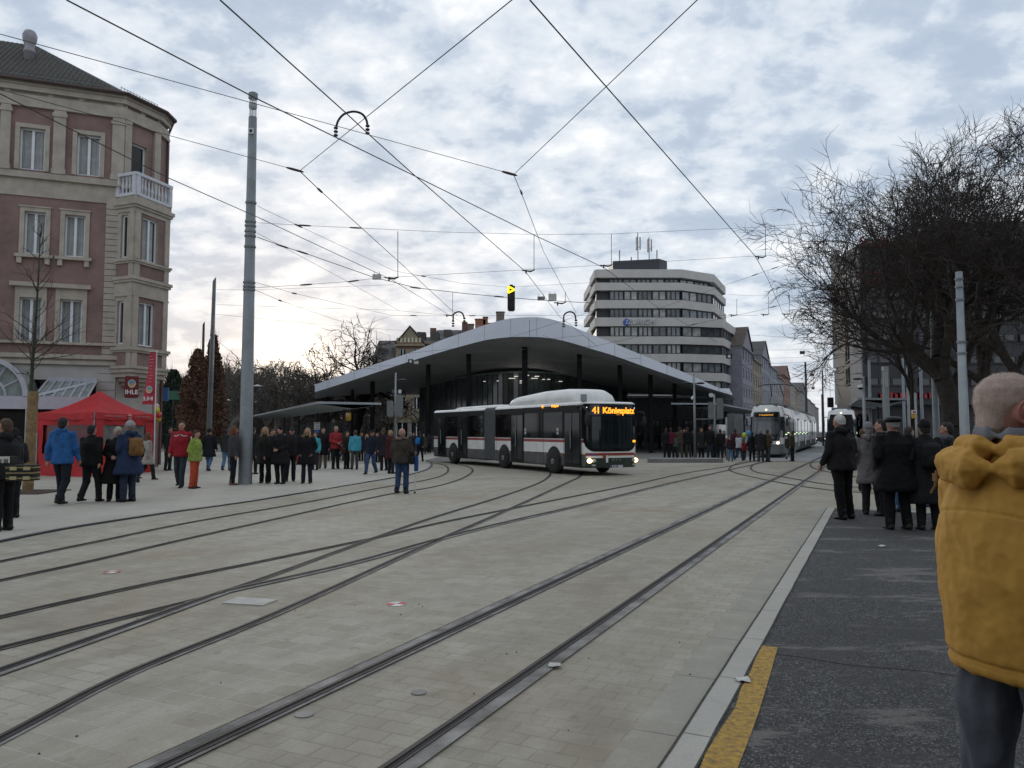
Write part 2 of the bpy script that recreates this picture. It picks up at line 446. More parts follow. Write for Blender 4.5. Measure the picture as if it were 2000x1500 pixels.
RC = extend(pixrail([(0, 1208), (150, 1173.5), (330, 1134.5), (480, 1104.5), (600, 1079.5), (670, 1065), (742, 1050), (850, 1024.5), (991, 996), (1100, 974.5), (1238, 947), (1337, 925), (1424, 911), (1490, 897)]), 6)
RE = extend(pixrail([(39, 1300), (240, 1229), (414, 1166), (450, 1155), (550, 1133), (700, 1098), (868, 1051.5), (1000, 1018.5), (1150, 984), (1292, 948.5), (1424, 918.5), (1500, 901)]), 5)
RD = extend(pixrail([(0, 1269.5), (210, 1217), (414, 1166), (450, 1154), (550, 1119), (742, 1048.5), (850, 1011), (985, 969), (1054, 943.5), (1073.5, 930), (1076, 921)]), 5)
RF = extend(pixrail([(0, 1450), (250, 1320), (500, 1218), (650, 1151), (850, 1059), (991, 997.5), (1105, 945), (1132, 932), (1138, 922)]), 4)
track("curved tram track nearest the plaza, bending away in front of the shelter", [(RA, 1.0, 1.0), (RB, .9, .9)])
track("tram track bending under the bus from the lower left", [(RD, .9, .9), (RF, 1.2, 1.1)])
track("tram track crossing the left switch and running to the stop right of the bus", [(RC, .9, .9), (RE, 1.1, 1.3)])
st = lambda t, a, c: [ST(a + (c - a) * i / 40, t) for i in range(41)]
track("straight tram track from the bottom edge to the street", [(st(-3.19, -6, 62), 1.9, .8), (st(-2.18, -6, 62), .7, 1.7)])
C1 = pixrail([(1500, 900), (1448, 903.5), (1425.5, 914), (1433, 923), (1505, 940), (1610, 957), (1720, 966), (1850, 978), (2010, 990)])
C2 = pixrail([(1540, 901), (1484, 904), (1466, 913.5), (1478, 923), (1520, 930.5), (1610, 946), (1700, 955), (1830, 966), (2010, 977)])
track("tight tram curve in front of the waiting tram, sweeping right", [(C1, .5, .5), (C2, .5, .5)])
C3 = pixrail([(1640, 897), (1592, 903), (1582.5, 908), (1595, 917), (1670, 932), (1760, 940), (2010, 958)])
C4 = pixrail([(1680, 899), (1640, 903), (1625, 907), (1650, 915), (1720, 925), (1800, 933), (2010, 947)])
track("tight tram curve leaving the street behind the standing men", [(C3, .5, .5), (C4, .5, .5)])
# drain line along the plaza edge
b = MB(); b.loft([offs(plc, -.05, .013), offs(plc, -.05, .03), offs(plc, .05, .03), offs(plc, .05, .013)], False, False)
o = b.build("drain_channel", mat("drain_iron", (.055, .06, .07), .5, .3, .2, 4)); tag(o, "dark iron drain line along the edge of the plaza", "drain")
# covers and survey marks in the paving
p = G(488, 1177); M = Matrix.Translation(p) @ Matrix.Rotation(-R(15), 4, 'Z')
b = MB(); b.box(-.22, .22, -.13, .13, .004, .016, M=M)
o = b.build("inspection_cover", mat("cover_stone", (.42, .41, .37), .8)); tag(o, "pale rectangular cover plate in the paving left of centre", "cover plate")
def mark(px, py, label):
    p = G(px, py); t = thing("survey_mark", label, "survey mark", p, R(20), "red and white survey discs")
    b = MB(); b.prism([(.09 * math.cos(a * .3927), .09 * math.sin(a * .3927)) for a in range(16)], .009, .013); b.build("disc", mat("mark_white", (.6, .6, .58), .6), t)
    b = MB()
    for a in (0, math.pi): b.face([(0, 0, .015)] + [(.09 * math.cos(a + k * .35), .09 * math.sin(a + k * .35), .015) for k in range(-2, 3)])
    b.build("emblem", mat("mark_red", (.45, .04, .03), .6), t)
mark(219, 1119, "small red and white disc in the paving at the left")
mark(774, 1182, "small red and white disc in the paving near the middle")
# litter and pebbles
b = MB()
for i in range(60):
    px = rnd.uniform(50, 1900); py = rnd.uniform(1010, 1490)
    p = G(px, py); r = rnd.uniform(.004, .009)
    b.ell((p.x, p.y, .03 if px > 1500 else .012), r, r * rnd.uniform(.6, 1.2), r * .6, 5, 3)
o = b.build("gravel", mat("grit", (.10, .09, .08), .9)); tag(o, "scattered small stones on the paving", kind='stuff')
for px, py, lb in ((1072, 1310, "scrap of white paper beside the right rail"), (1443, 1345, "crumpled pale scrap on the yellow line"), (1720, 1073, "flattened pale scraps on the asphalt by the standing men")):
    p = G(px, py); b = MB(); z = .04 if px > 1400 else .022
    g = [[p + Vector((i * .03 + rnd.uniform(-.01, .01), j * .035 + rnd.uniform(-.01, .01), z + rnd.uniform(0, .012))) for i in range(4)] for j in range(4)]
    b.loft(g, False, False); o = b.build("litter", mat("litter_paper", (.5, .49, .46), .8)); tag(o, lb, "litter", "scraps of litter")

# dirt joint beside the kerb, and the seam across the asphalt
jm = mat("joint_dirt", (.05, .045, .038), .95, 0, .3, 20)
for nm, t_, w_, z_, lb in (("kerb_joint", -.988, .008, .0365, "dark dirt joint along the kerb stones"), ("asphalt_joint", -.829, .006, .0355, "dark joint between kerb and asphalt")):
    b = MB(); q = [ST(-8 + .4 * i, t_ + rnd.uniform(-.003, .003)) for i in range(65)]
    b.loft([offs(q, -w_, z_), offs(q, w_, z_)], False, False); o = b.build(nm, jm); tag(o, lb, None, None, 'structure')
b = MB(); q = [ST(5.95 + .03 * math.sin(i * .9), -.82 + i * .12) for i in range(42)]
b.loft([offs(q, -.006, .0335), offs(q, .008, .0335)], False, False); o = b.build("asphalt_seam", mat("seam_black", (.008, .008, .008), .6)); tag(o, "dark seam where two asphalt lifts meet", None, None, 'structure')
for px, py, r_, lb in ((594, 1398, .055, "small round valve cap between the right rails, nearer one"), (818, 1355, .05, "small round valve cap between the right rails, farther one")):
    p = G(px, py); b = MB(); b.prism([(p.x + r_ * math.cos(a * .5236), p.y + r_ * math.sin(a * .5236)) for a in range(12)], .004, .011); o = b.build("valve_cap", mat("cap_iron", (.22, .21, .195), .7)); tag(o, lb, "valve cap", "valve caps in the paving")
# ================================================================ BUILDINGS
class Frame:
    """local facade frame: x along the wall, y into the building, z up"""
    def __init__(s, O, D):
        s.O = Vector((O[0], O[1], 0)); s.d = Vector((D[0], D[1], 0)).normalized(); s.n = Vector((-s.d.y, s.d.x, 0))
        s.ang = math.atan2(s.d.y, s.d.x)
        s.M = Matrix.Translation(s.O) @ Matrix.Rotation(s.ang, 4, 'Z')
    def uz(s, px, py, off=0):
        r = ray(px, py); C = Vector((0, 0, H)); O = s.O + s.n * off
        k = (O - C).dot(s.n) / r.dot(s.n); p = C + r * k
        return ((p - s.O).dot(s.d), p.z)
    def rect(s, x0, y0, x1, y1, off=0):
        u0, za = s.uz(x0, (y0 + y1) / 2, off); u1, zb = s.uz(x1, (y0 + y1) / 2, off); um = (x0 + x1) / 2
        return (u0, u1, s.uz(um, y1, off)[1], s.uz(um, y0, off)[1])
    def pt(s, u, y, z=0): return s.M @ Vector((u, y, z))
def wall_holes(b, u0, u1, z0, z1, holes, depth=.2, m=0, mr=None, y=0, M=None):
    us = sorted(set([u0, u1] + [max(u0, min(u1, h[i])) for h in holes for i in (0, 1)])); zs = sorted(set([z0, z1] + [max(z0, min(z1, h[i])) for h in holes for i in (2, 3)]))
    T = (lambda p: M @ Vector(p)) if M is not None else (lambda p: p)
    for i in range(len(us) - 1):
        for j in range(len(zs) - 1):
            a, c = us[i], us[i + 1]; d, e_ = zs[j], zs[j + 1]
            if c - a < 1e-5 or e_ - d < 1e-5: continue
            cu_, cz = (a + c) / 2, (d + e_) / 2
            if any(h[0] < cu_ < h[1] and h[2] < cz < h[3] for h in holes): continue
            b.face([T(q) for q in ((a, y, d), (c, y, d), (c, y, e_), (a, y, e_))], m)
    mr = m if mr is None else mr
    for h in holes:
        a, c, d, e_ = h[:4]; k = y + depth
        for q in (((a, y, d), (a, y, e_), (a, k, e_), (a, k, d)), ((c, y, e_), (c, y, d), (c, k, d), (c, k, e_)), ((a, y, e_), (c, y, e_), (c, k, e_), (a, k, e_)), ((c, y, d), (a, y, d), (a, k, d), (c, k, d))):
            b.face([T(p) for p in q], mr)
M_glass_w = mat("window_glass", (.04, .05, .055), .04, 0, .2, .6, spec=1.0, alpha=.32)
M_curtain = mat("curtain", (.62, .64, .64), .9, 0, .12, 3)
M_frame_w = mat("window_frame_white", (.66, .69, .72), .4, 0, .04)
WCACHE = {}
def window(parent, M, u0, u1, z0, z1, y=.14, mull=1, fr=.07, fmat=None, gmat=None, curtain=False, trans=0, label=None, fd=.06):
    """casement window: frame with mullion, glass pane as sub-part"""
    fmat = fmat or M_frame_w; gmat = gmat or M_glass_w
    wd, ht = u1 - u0, z1 - z0
    key = (round(wd, 2), round(ht, 2), mull, fr, fmat.name, gmat.name, curtain, trans)
    if key not in WCACHE:
        b = MB(); b.box(0, wd, 0, fd, 0, fr); b.box(0, wd, 0, fd, ht - fr, ht); b.box(0, fr, .001, fd - .001, fr, ht - fr); b.box(wd - fr, wd, .001, fd - .001, fr, ht - fr)
        for k in range(mull):
            x = wd * (k + 1) / (mull + 1); b.box(x - fr * .75, x + fr * .75, -.008, fd - .003, fr, ht - fr)
        if trans: b.box(fr, wd - fr, -.004, fd - .004, ht * trans - fr * .4, ht * trans + fr * .4)
        f = b.build("window", fmat); fm = f.data; bpy.data.objects.remove(f)
        b = MB(); b.face([(fr * .5, fd * .6, fr * .5), (wd - fr * .5, fd * .6, fr * .5), (wd - fr * .5, fd * .6, ht - fr * .5), (fr * .5, fd * .6, ht - fr * .5)])
        f = b.build("pane", gmat); pm = f.data; bpy.data.objects.remove(f); cm = None
        if curtain:
            b = MB(); r = rnd.random() * .1
            n = int(wd / .03)
            rows = []
            for zq in (fr, ht - fr):
                rows.append([(fr + (wd - 2 * fr) * i / n, fd + .05 + .02 * math.sin(i * 1.3), zq) for i in range(n + 1)])
            b.loft(rows, False, False); f = b.build("curtain", M_curtain); cm = f.data; bpy.data.objects.remove(f)
        WCACHE[key] = (fm, pm, cm)
    fm, pm, cm = WCACHE[key]
    o = bpy.data.objects.new("window", fm); scene.collection.objects.link(o); o.parent = parent
    o.matrix_local = M @ Matrix.Translation((u0, y, z0))
    q = bpy.data.objects.new("pane", pm); scene.collection.objects.link(q); q.parent = o
    if cm:
        q = bpy.data.objects.new("curtain", cm); scene.collection.objects.link(q); q.parent = o
    if label: o['label'] = label
    return o
# ---------------------------------------------------------------- corner house with the bakery
M_pink = mat("pink_render", (.225, .148, .134), .9, 0, .16, .6, .15, 120)
M_trim = mat("beige_trim", (.385, .345, .29), .85, 0, .1, 2.0, .1, 90)
M_stone = mat("ground_stone", (.40, .385, .365), .75, 0, .07, 1.2, .1, 60)
M_roof = mat("roof_tiles", (.06, .057, .05), .85, 0, .3, 6, .5, 20)
zc = zat(195, 33)
def on_line(px, py, z): return PZ(px, py, z)
C0 = P(243, 205, 33); ZF = C0.z
A0 = PZ(0, 172, ZF)
B0 = PZ(312, 237, ZF)
Fm = Frame(C0, (C0 - A0))           # main facade, origin at the corner, u negative to the left
Fc = Frame(C0, (B0 - C0))           # chamfer
root = thing("corner_house", "dusty pink corner house with beige pilasters and white corner balcony behind the red tent", "house", (C0.x, C0.y, 0), Fm.ang)
I3 = Matrix.Identity(4)
Mc = Fm.M.inverted() @ Fc.M         # chamfer frame in house space
UL = -11.5
cw = (B0 - C0).length
zt = Fm.uz(150, 178)[1]             # top of the wall under the eaves
z4b = Fm.uz(150, 345)[1]; z4t = Fm.uz(150, 205)[1]
g1 = Fm.uz(120, 712)[1]             # base cornice
# window rectangles from the photograph
wins = {4: [(38, 250, 88, 333), (150, 264, 196, 342)], 3: [(47, 414, 89, 496), (126, 420, 166, 502)], 2: [(37, 581, 81, 669), (116, 585, 160, 672)]}
rects = {k: [Fm.rect(*r) for r in v] for k, v in wins.items()}
for k, v in rects.items():
    z0 = sum(r[2] for r in v) / 2; z1 = sum(r[3] for r in v) / 2
    v = [(r[0], r[1], z0, z1) for r in v]
    stp = v[1][0] - v[0][0] if k == 4 else 3.6
    for j in (1, 2):
        v.append((v[0][0] - stp * j, v[0][1] - stp * j, z0, z1))
        if k != 4 and j < 2: v.append((v[1][0] - stp * j, v[1][1] - stp * j, z0, z1))
    rects[k] = v = [r for r in v if r[0] > UL + .3]
holes = [r for v in rects.values() for r in v]
b = MB()
wall_holes(b, UL, 0, g1, zt, holes, .16, 0, 1)
# chamfer wall, short return, side and back
door = Fc.rect(256, 283, 286, 375); door = (max(.35, door[0]), min(cw - .3, door[1]), door[2], door[3])
wall_holes(b, 0, cw, g1, zt, [door], .16, 0, 1, M=Mc)
r0 = Mc @ Vector((cw, 0, 0)); r1 = Fm.M.inverted() @ Vector((P(329, 207, 35.7).x, 35.7, 0)); r2 = r1 + Vector((-5, 9, 0)); r3 = Vector((UL, 11, 0)); r4 = Vector((UL, 0, 0))
for a, c in ((r0, r1), (r1, r2), (r2, r3), (r3, r4)):
    b.face([(a.x, a.y, 0), (c.x, c.y, 0), (c.x, c.y, zt), (a.x, a.y, zt)], 0)
b.build("wall", [M_pink, M_trim], root)
cl = thing
for k, v in rects.items():
    for r in v:
        window(root, I3, *r, curtain=True)
window(root, Mc, *door, mull=0, curtain=False, label="balcony door with white frame")
# bands, cornices, pilasters (trim)
b = MB()
def band(z0, z1, out=.06, x0=UL, corner=True, m=0):
    """a band that follows main facade, chamfer and return"""
    pts = [Vector((x0, 0, 0)), Vector((0, 0, 0)), r0, r1]
    rings = []
    nrm = [Vector((0, -1, 0)), None, None, None]
    def off(o):
        out_ = []
        seg = [(pts[i + 1] - pts[i]).normalized() for i in range(3)]
        ns = [Vector((s_.y, -s_.x, 0)) for s_ in seg]
        for i in range(4):
            if i == 0: q = pts[0] + ns[0] * o
            elif i == 3: q = pts[3] + ns[2] * o
            else:
                bis = (ns[i - 1] + ns[i]); bis.normalize(); q = pts[i] + bis * (o / max(.4, bis.dot(ns[i])))
            out_.append(q)
        return out_
    A_, B_ = off(0.002), off(out)
    for i in range(3):
        a, c, e_, f = A_[i], A_[i + 1], B_[i + 1], B_[i]
        b.face([(f.x, f.y, z0), (e_.x, e_.y, z0), (e_.x, e_.y, z1), (f.x, f.y, z1)], m)
        b.face([(f.x, f.y, z1), (e_.x, e_.y, z1), (c.x, c.y, z1), (a.x, a.y, z1)], m)
        b.face([(a.x, a.y, z0), (c.x, c.y, z0), (e_.x, e_.y, z0), (f.x, f.y, z0)], m)
    e_, f = A_[0], B_[0]
zq = lambda py, px=200: Fm.uz(px, py)[1]
band(zq(204) - .02, zq(222), .07)            # architrave below the frieze panels
band(zq(222), zq(228), .13)
band(zt - .32, zt, .16)
band(z4b - .22, z4b - .02, .12); band(z4b - .30, z4b - .22, .20); band(z4b - 1.05, z4b - .30, .05)
band(zq(703), zq(695), .22); band(zq(713), zq(703), .10)
band(zq(676), zq(671), .16)
band(g1, g1 + .14, .16)
# frieze: beige field with pink panels left free
zf0, zf1 = zq(204), zt - .32
for x0, x1 in ((-.32, -.04), (-1.75, -1.55), (-2.9, -2.7), (-4.5, -4.3), (-5.65, -5.45), (-7.3, -7.1), (-8.4, -8.2), (-10, -9.8)):
    b.box(x0, x1, -.05, .002, zf0, zf1)
b.box(UL, 0, -.045, .001, zf1 - .1, zf1); b.box(UL, 0, -.045, .001, zf0, zf0 + .1)
for x0, x1 in ((0.02, .14), (cw * .5 - .12, cw * .5 + .12), (cw - .14, cw - .02)): b.box(x0, x1, -.05, .002, zf0, zf1, M=Mc)
# pilasters on the top floor
for px0, px1 in ((0, 20), (104, 128), (219, 243)):
    u0 = Fm.uz(px0 + 1, 270)[0]; u1 = Fm.uz(px1 + 1, 270)[0]
    b.box(u0, u1, -.13, 0, z4b - .02, zq(229)); b.box(u0 - .05, u1 + .05, -.17, 0, zq(229) - .28, zq(229) - .12); b.box(u0 - .04, u1 + .04, -.16, 0, z4b, z4b + .22)
b.box(-7.6, -7.05, -.13, 0, z4b - .02, zq(229)); b.box(-10.6, -10.05, -.13, 0, z4b - .02, zq(229))
b.box(.0, .34, -.13, 0, z4b, zq(229), M=Mc); b.box(cw - .34, cw, -.13, 0, z4b, zq(229), M=Mc)
# surrounds, sills and consoles
for k, v in rects.items():
    for r in v:
        s = .17
        b.box(r[0] - s, r[0], -.05, 0, r[2] - .02, r[3] + s); b.box(r[1], r[1] + s, -.05, 0, r[2] - .02, r[3] + s); b.box(r[0], r[1], -.05, 0, r[3], r[3] + s)
        if k == 3:
            b.box(r[0] - .3, r[1] + .3, -.16, 0, r[2] - .16, r[2] - .03)
            for q in (r[0] - .22, r[1] + .02): b.box(q, q + .18, -.12, 0, r[2] - .42, r[2] - .16)
            b.box(r[0] - s - .04, r[1] + s + .04, -.09, 0, r[3] + s, r[3] + s + .06)
        if k == 2: b.box(r[0] - s, r[1] + s, -.055, 0, r[3] + s, zq(563, 110) )
v = rects[2]
for a in (0, ):
    b.box(v[0][0] - .35, v[1][1] + .32, -.22, 0, zq(563, 110), zq(555, 110))
if len(v) > 2: b.box(v[2][0] - .35, v[3][1] + .3 if len(v) > 3 else v[2][1] + .3, -.22, 0, zq(563, 110), zq(555, 110))
# quoin strip with grooves beside the bay
q0, q1 = Fm.uz(205, 500)[0], Fm.uz(229, 500)[0]
zz0, zz1 = g1 + .2, z4b - 1.05
kk = 26
for i in range(kk):
    a = zz0 + (zz1 - zz0) * i / kk; c = zz0 + (zz1 - zz0) * (i + 1) / kk
    b.box(q0, q1 + .25, -.06, 0, a + .025, c)
b.build("cornice_trim", M_trim, root)
# bay window standing proud of the corner from the first floor to the balcony
bayA = Fm.M.inverted() @ Vector((*P(230, 400, 33).xy, 0)); bayA.y = 0
D1 = 32.55
Bc = P(265, 394, D1); bayB = Fm.M.inverted() @ Vector((Bc.x, Bc.y, 0))
Cc = PZ(331, 419, Bc.z); bayC = Fm.M.inverted() @ Vector((Cc.x, Cc.y, 0))
bayD = Mc @ Vector((cw, 0, 0))
bay = [bayA, bayB, bayC, bayD]
F1 = Frame(Fm.M @ bayA, (Fm.M @ bayB - Fm.M @ bayA)); F2 = Frame(Fm.M @ bayB, (Fm.M @ bayC - Fm.M @ bayB))
M1 = Fm.M.inverted() @ F1.M; M2 = Fm.M.inverted() @ F2.M
w1 = (bayB - bayA).length; w2 = (bayC - bayB).length
zb = lambda py: zat(py, D1)
zbb, zbt = zb(728), zb(396)
b = MB()
n3 = F1.rect(236, 420, 248, 503); n2 = F1.rect(228, 588, 240, 672); v3 = F2.rect(278, 428, 308, 513); v2 = F2.rect(271, 592, 301, 677)
n3, n2 = [(max(.12, a), min(w1 - .2, max(a + .3, c)), d, e_) for a, c, d, e_ in (n3, n2)]
v3, v2 = [(max(.3, a), min(w2 - .3, c), d, e_) for a, c, d, e_ in (v3, v2)]
wall_holes(b, 0, w1, zbb, zbt, [n3, n2], .12, 1, 1, M=M1)
wall_holes(b, 0, w2, zbb, zbt, [v3, v2], .12, 0, 1, M=M2)
M3 = None
b.face([(bayC.x, bayC.y, zbb), (bayD.x, bayD.y, zbb), (bayD.x, bayD.y, zbt), (bayC.x, bayC.y, zbt)], 1)
b.face([(p.x, p.y, zbb) for p in reversed(bay)], 1); b.face([(p.x, p.y, zbt) for p in bay], 1)
def bayband(z0, z1, o, m=1, skip=False):
    cen = (bayA + bayC + bayD) / 3
    seg = [(bayB - bayA).normalized(), (bayC - bayB).normalized(), (bayD - bayC).normalized()]
    ns = [Vector((s_.y, -s_.x, 0)) for s_ in seg]
    def of(k):
        q = [bayA + ns[0] * k]
        for i in (1, 2):
            bi = (ns[i - 1] + ns[i]).normalized(); q.append(bay[i] + bi * (k / max(.35, bi.dot(ns[i]))))
        q.append(bayD + ns[2] * k); return q
    A_, B_ = of(.002), of(o)
    for i in range(3):
        a, c, e_, f = A_[i], A_[i + 1], B_[i + 1], B_[i]
        b.face([(f.x, f.y, z0), (e_.x, e_.y, z0), (e_.x, e_.y, z1), (f.x, f.y, z1)], m)
        b.face([(f.x, f.y, z1), (e_.x, e_.y, z1), (c.x, c.y, z1), (a.x, a.y, z1)], m)
        b.face([(a.x, a.y, z0), (c.x, c.y, z0), (e_.x, e_.y, z0), (f.x, f.y, z0)], m)
for y0, y1, o in ((392, 399, .28), (399, 404, .18), (404, 412, .07), (505, 509, .22), (509, 513, .14), (539, 545, .26), (545, 550, .18), (550, 574, .06), (574, 577, .10), (677, 683, .24), (683, 687, .15), (714, 719, .24), (719, 727, .14), (380, 392, .10)):
    bayband(zb(y1), zb(y0), o * .62)
for u0, u1 in ((0, .28), (w2 - .28, w2)): b.box(u0, u1, -.06, 0, zb(503), zb(412), 1, M=M2); b.box(u0, u1, -.06, 0, zb(677), zb(577), 1, M=M2); b.box(u0, u1, -.06, 0, zb(539), zb(513), 1, M=M2); b.box(u0, u1, -.06, 0, zb(714), zb(687), 1, M=M2)
b.box(w1 - .25, w1, -.06, 0, zbb, zbt - .1, 1, M=M1)
b.box(.06, w1 - .3, -.03, 0, zb(537), zb(515), 0, M=M1); b.box(.06, w1 - .3, -.03, 0, zb(712), zb(689), 0, M=M1)
# corbel
for i in range(5):
    k = 1 - i * .17
    pl = [bayA.lerp(bayB, 0) * 1, bayB, bayC, bayD]; c_ = bayA.lerp(bayD, .5)
    b.prism([((p - c_) * k + c_).xy[:] for p in pl], zbb - .17 * (i + 1), zbb - .17 * i - .001 - (.004 if i else .001), 1)
b.build("bay", [M_pink, M_trim], root)
window(root, M1, *n3, mull=0, y=.1); window(root, M1, *n2, mull=0, y=.1)
window(root, M2, *v3, y=.1, curtain=True); window(root, M2, *v2, y=.1, curtain=True)
# balcony with turned white balusters
b = MB(); zb0, zb1 = zb(381), zb(336)
def balu(M, wd):
    b.box(-.05, wd + .05, -.10, .10, zb1 - .13, zb1, M=M); b.box(0, wd, -.07, .07, zb0, zb0 + .13, M=M)
    n = max(2, int(wd / .19))
    for i in range(n):
        x = wd * (i + .5) / n; hh = zb1 - zb0 - .26
        if hh > .2: b.lathe([(.03, 0), (.045, hh * .05), (.03, hh * .15), (.062, hh * .35), (.035, hh * .65), (.028, hh * .85), (.05, hh * .95), (.03, hh)], (x, 0, zb0 + .13), 8, M=M)
    for x in (-.02, wd - .14): b.box(x, x + .18, -.085, .085, zb0, zb1 - .12, M=M)
Ms = M1 @ Matrix.Translation((0, -.02, 0)); balu(Ms, w1)
balu(M2 @ Matrix.Translation((0, -.02, 0)), w2)
b.build("balcony", mat("balcony_white", (.55, .56, .60), .6, 0, .08, 4), root)
# roof: hipped tiles with gutter, snow guards, dormer light, vent
b = MB()
zr = zt + .05; ov = .28
seg = [Vector((0, -1, 0)), Vector(((r0 - Vector((0, 0, 0))).normalized().y, -(r0).normalized().x, 0)), Vector(((r1 - r0).normalized().y, -(r1 - r0).normalized().x, 0))]
def offp(k):
    b1 = (seg[0] + seg[1]).normalized(); b2 = (seg[1] + seg[2]).normalized()
    return [Vector((UL, -k, 0)), b1 * (k / b1.dot(seg[0])), r0 + b2 * (k / b2.dot(seg[1])), r1 + seg[2] * k, r2 + Vector((.8, .3, 0)), Vector((UL, 11.6, 0))]
E = offp(ov)
ridgeZ = zat(90, Fm.pt(Fm.uz(72, 90, 5.2)[0], 5.2).y)
R1_ = Vector((Fm.uz(72, 90, 5.2)[0], 5.2, ridgeZ)); R0_ = Vector((UL, 5.2, ridgeZ))
def e(i, z=zr): return (E[i].x, E[i].y, z)
def rooff(*q): b.face(q, 0)
rooff(e(0), e(1), R1_, R0_); rooff(e(1), e(2), R1_); rooff(e(2), e(3), R1_); rooff(e(3), e(4), R1_); rooff(e(4), e(5), R0_, R1_)
b.face([e(i, zr - .001) for i in (0, 5, 4, 3, 2, 1)], 1)
for i in range(4):
    a, c = E[i], E[i + 1]; dd = (c - a).normalized(); nn = Vector((dd.y, -dd.x, 0))
    b.tube([(a.x + nn.x * .07, a.y + nn.y * .07, zr + .02), (c.x + nn.x * .07, c.y + nn.y * .07, zr + .02)], .08, 8, 2)
# soffit moulding
for k, z0, z1 in ((ov - .05, zr - .14, zr - .002), (ov * .55, zr - .3, zr - .14)):
    Q = offp(k); q2 = offp(.05)
    for i in range(3):
        a, c = Q[i], Q[i + 1]; g_, h_ = q2[i], q2[i + 1]
        b.face([(a.x, a.y, z0), (c.x, c.y, z0), (c.x, c.y, z1), (a.x, a.y, z1)], 1); b.face([(g_.x, g_.y, z0), (h_.x, h_.y, z0), (c.x, c.y, z0), (a.x, a.y, z0)], 1)
# tile ribs
sl = (R1_.z - zr) / (5.2 + ov)
for i in range(60):
    x = UL + .15 + i * .19
    if x > -.6: break
    top = 5.2 if x < R1_.x else 5.2 - (x - R1_.x) / (E[1].x - R1_.x) * (5.2 + ov)
    if top - (-ov) < .3: continue
    b.tube([(x, -ov + .1, zr + .1 * sl + .02), (x, top - .1, zr + (top + ov - .1) * sl + .02)], .035, 4, 0, False)
for t_ in (.12, .17):
    pass
M_gut = mat("gutter_brown", (.07, .05, .045), .5, .3, .1)
b.build("roof", [M_roof, M_trim, M_gut], root)
b = MB()
for i in range(2):
    off_ = -ov + .35
    for zz_ in (.16, .30): b.box(UL, -.9, off_, off_ + .02, zr + .35 * sl + zz_ * 0 + zz_ - .1, zr + .35 * sl + zz_ - .075)
for i in range(110):
    x = UL + i * .1
    if x > -.9: break
    b.box(x, x + .015, -ov + .352, -ov + .368, zr + .35 * sl - .02, zr + .35 * sl + .2)
a, c = E[1].lerp(R1_, .06), E[2].lerp(R1_, .06)
for i in range(13):
    q = a.lerp(c, i / 12); b.box(q.x - .01, q.x + .01, q.y - .01, q.y + .01, zr + .1, zr + .45)
for z_ in (.2, .42): b.tube([(a.x, a.y, zr + z_), (c.x, c.y, zr + z_)], .012, 4)
b.build("snow_guard", mat("snow_guard", (.16, .17, .16), .5, .5), root)
vp = Fm.M.inverted() @ P(57, 110, 34.2)
b = MB(); b.lathe([(.22, -1.6), (.22, .15), (.25, .18), (.25, .26), (.2, .3), (.2, .45), (.29, .75), (.31, .95), (.23, 1.15), (.2, 1.18)], vp, 14)
b.build("vent_pipe", mat("vent_grey", (.27, .26, .28), .5, .3), root, True)
# downpipe
b = MB(); q = E[3]; b.tube([(q.x, q.y, zr), (q.x - .25, q.y + .25, zr - .6), (r1.x + .05, r1.y - .12, zr - 1.2), (r1.x + .05, r1.y - .12, .1)], .06, 8)
b.build("downpipe", mat("downpipe_copper", (.14, .075, .07), .5, .3), root)
# ground floor: stone wall, shop glass, glazed lean-to, arch
b = MB()
ua, ub = Fm.uz(62, 800)[0], Fm.uz(186, 800)[0]
g0 = zq(818, 150); g2 = zq(742, 120)
wall_holes(b, UL, 0, 0, g1 + .001, [(ua, ub, 0.05, g2), (UL + .5, ua - .15, .05, g2 + .3)], .35, 0, 0, y=-.02)
wall_holes(b, 0, cw, 0, g1 + .001, [], .2, 0, 0, y=-.02, M=Mc)
for i in range(9):
    z_ = g1 - .36 * (i + 1)
    if z_ > .1: b.box(ub + .02, -.01, -.045, -.021, z_ + .03, z_ + .34)
b.build("ground_floor_wall", M_stone, root)
M_shop = glassm("shop_glass", (.018, .018, .02), .08)
b = MB(); b.face([(UL + .4, .33, 0), (ub, .33, 0), (ub, .33, g2 + .3), (UL + .4, .33, g2 + .3)])
b.build("shop_window", M_shop, root)
M_aw = mat("awning_frame_white", (.42, .42, .47), .45, 0, .05)
M_aglass = mat("awning_glass", (.22, .26, .25), .15, 0, .2, 1.5)
# glazed lean-to roof projecting over the pavement
yo = -2.6
lx0, lx1 = Fm.uz(66, 790, yo)[0], ub + .05
zl = zat(782, 30.6); zh = g2 - .05; zlo = zat(793, 30.4)
b = MB()
nbar = 6
b.box(UL + .6, lx1 + .2, yo - .06, yo + .06, zlo - .14, zl + .12)
b.box(lx0, lx1, -.2, -.06, zh - .02, zh + .14)
for i in range(nbar + 1):
    x = lx0 + (lx1 - lx0) * i / nbar
    b.tube([(x, -.15, zh + .04), (x, yo, zl + .12)], .045, 4)
b.tube([(lx1, -.12, zh), (lx0 + .1, yo, zl + .14)], .08, 4)
for x in (lx1 + .1, lx0 - .2, (lx0 + UL) / 2):
    b.box(x - .06, x + .06, yo - .055, yo + .055, 0, zlo - .14)
b.build("canopy_frame", M_aw, root)
b = MB(); b.face([(lx0, yo, zl + .1), (lx1, yo, zl + .1), (lx1, -.14, zh), (lx0, -.14, zh)]); b.build("canopy_glass", M_aglass, root)
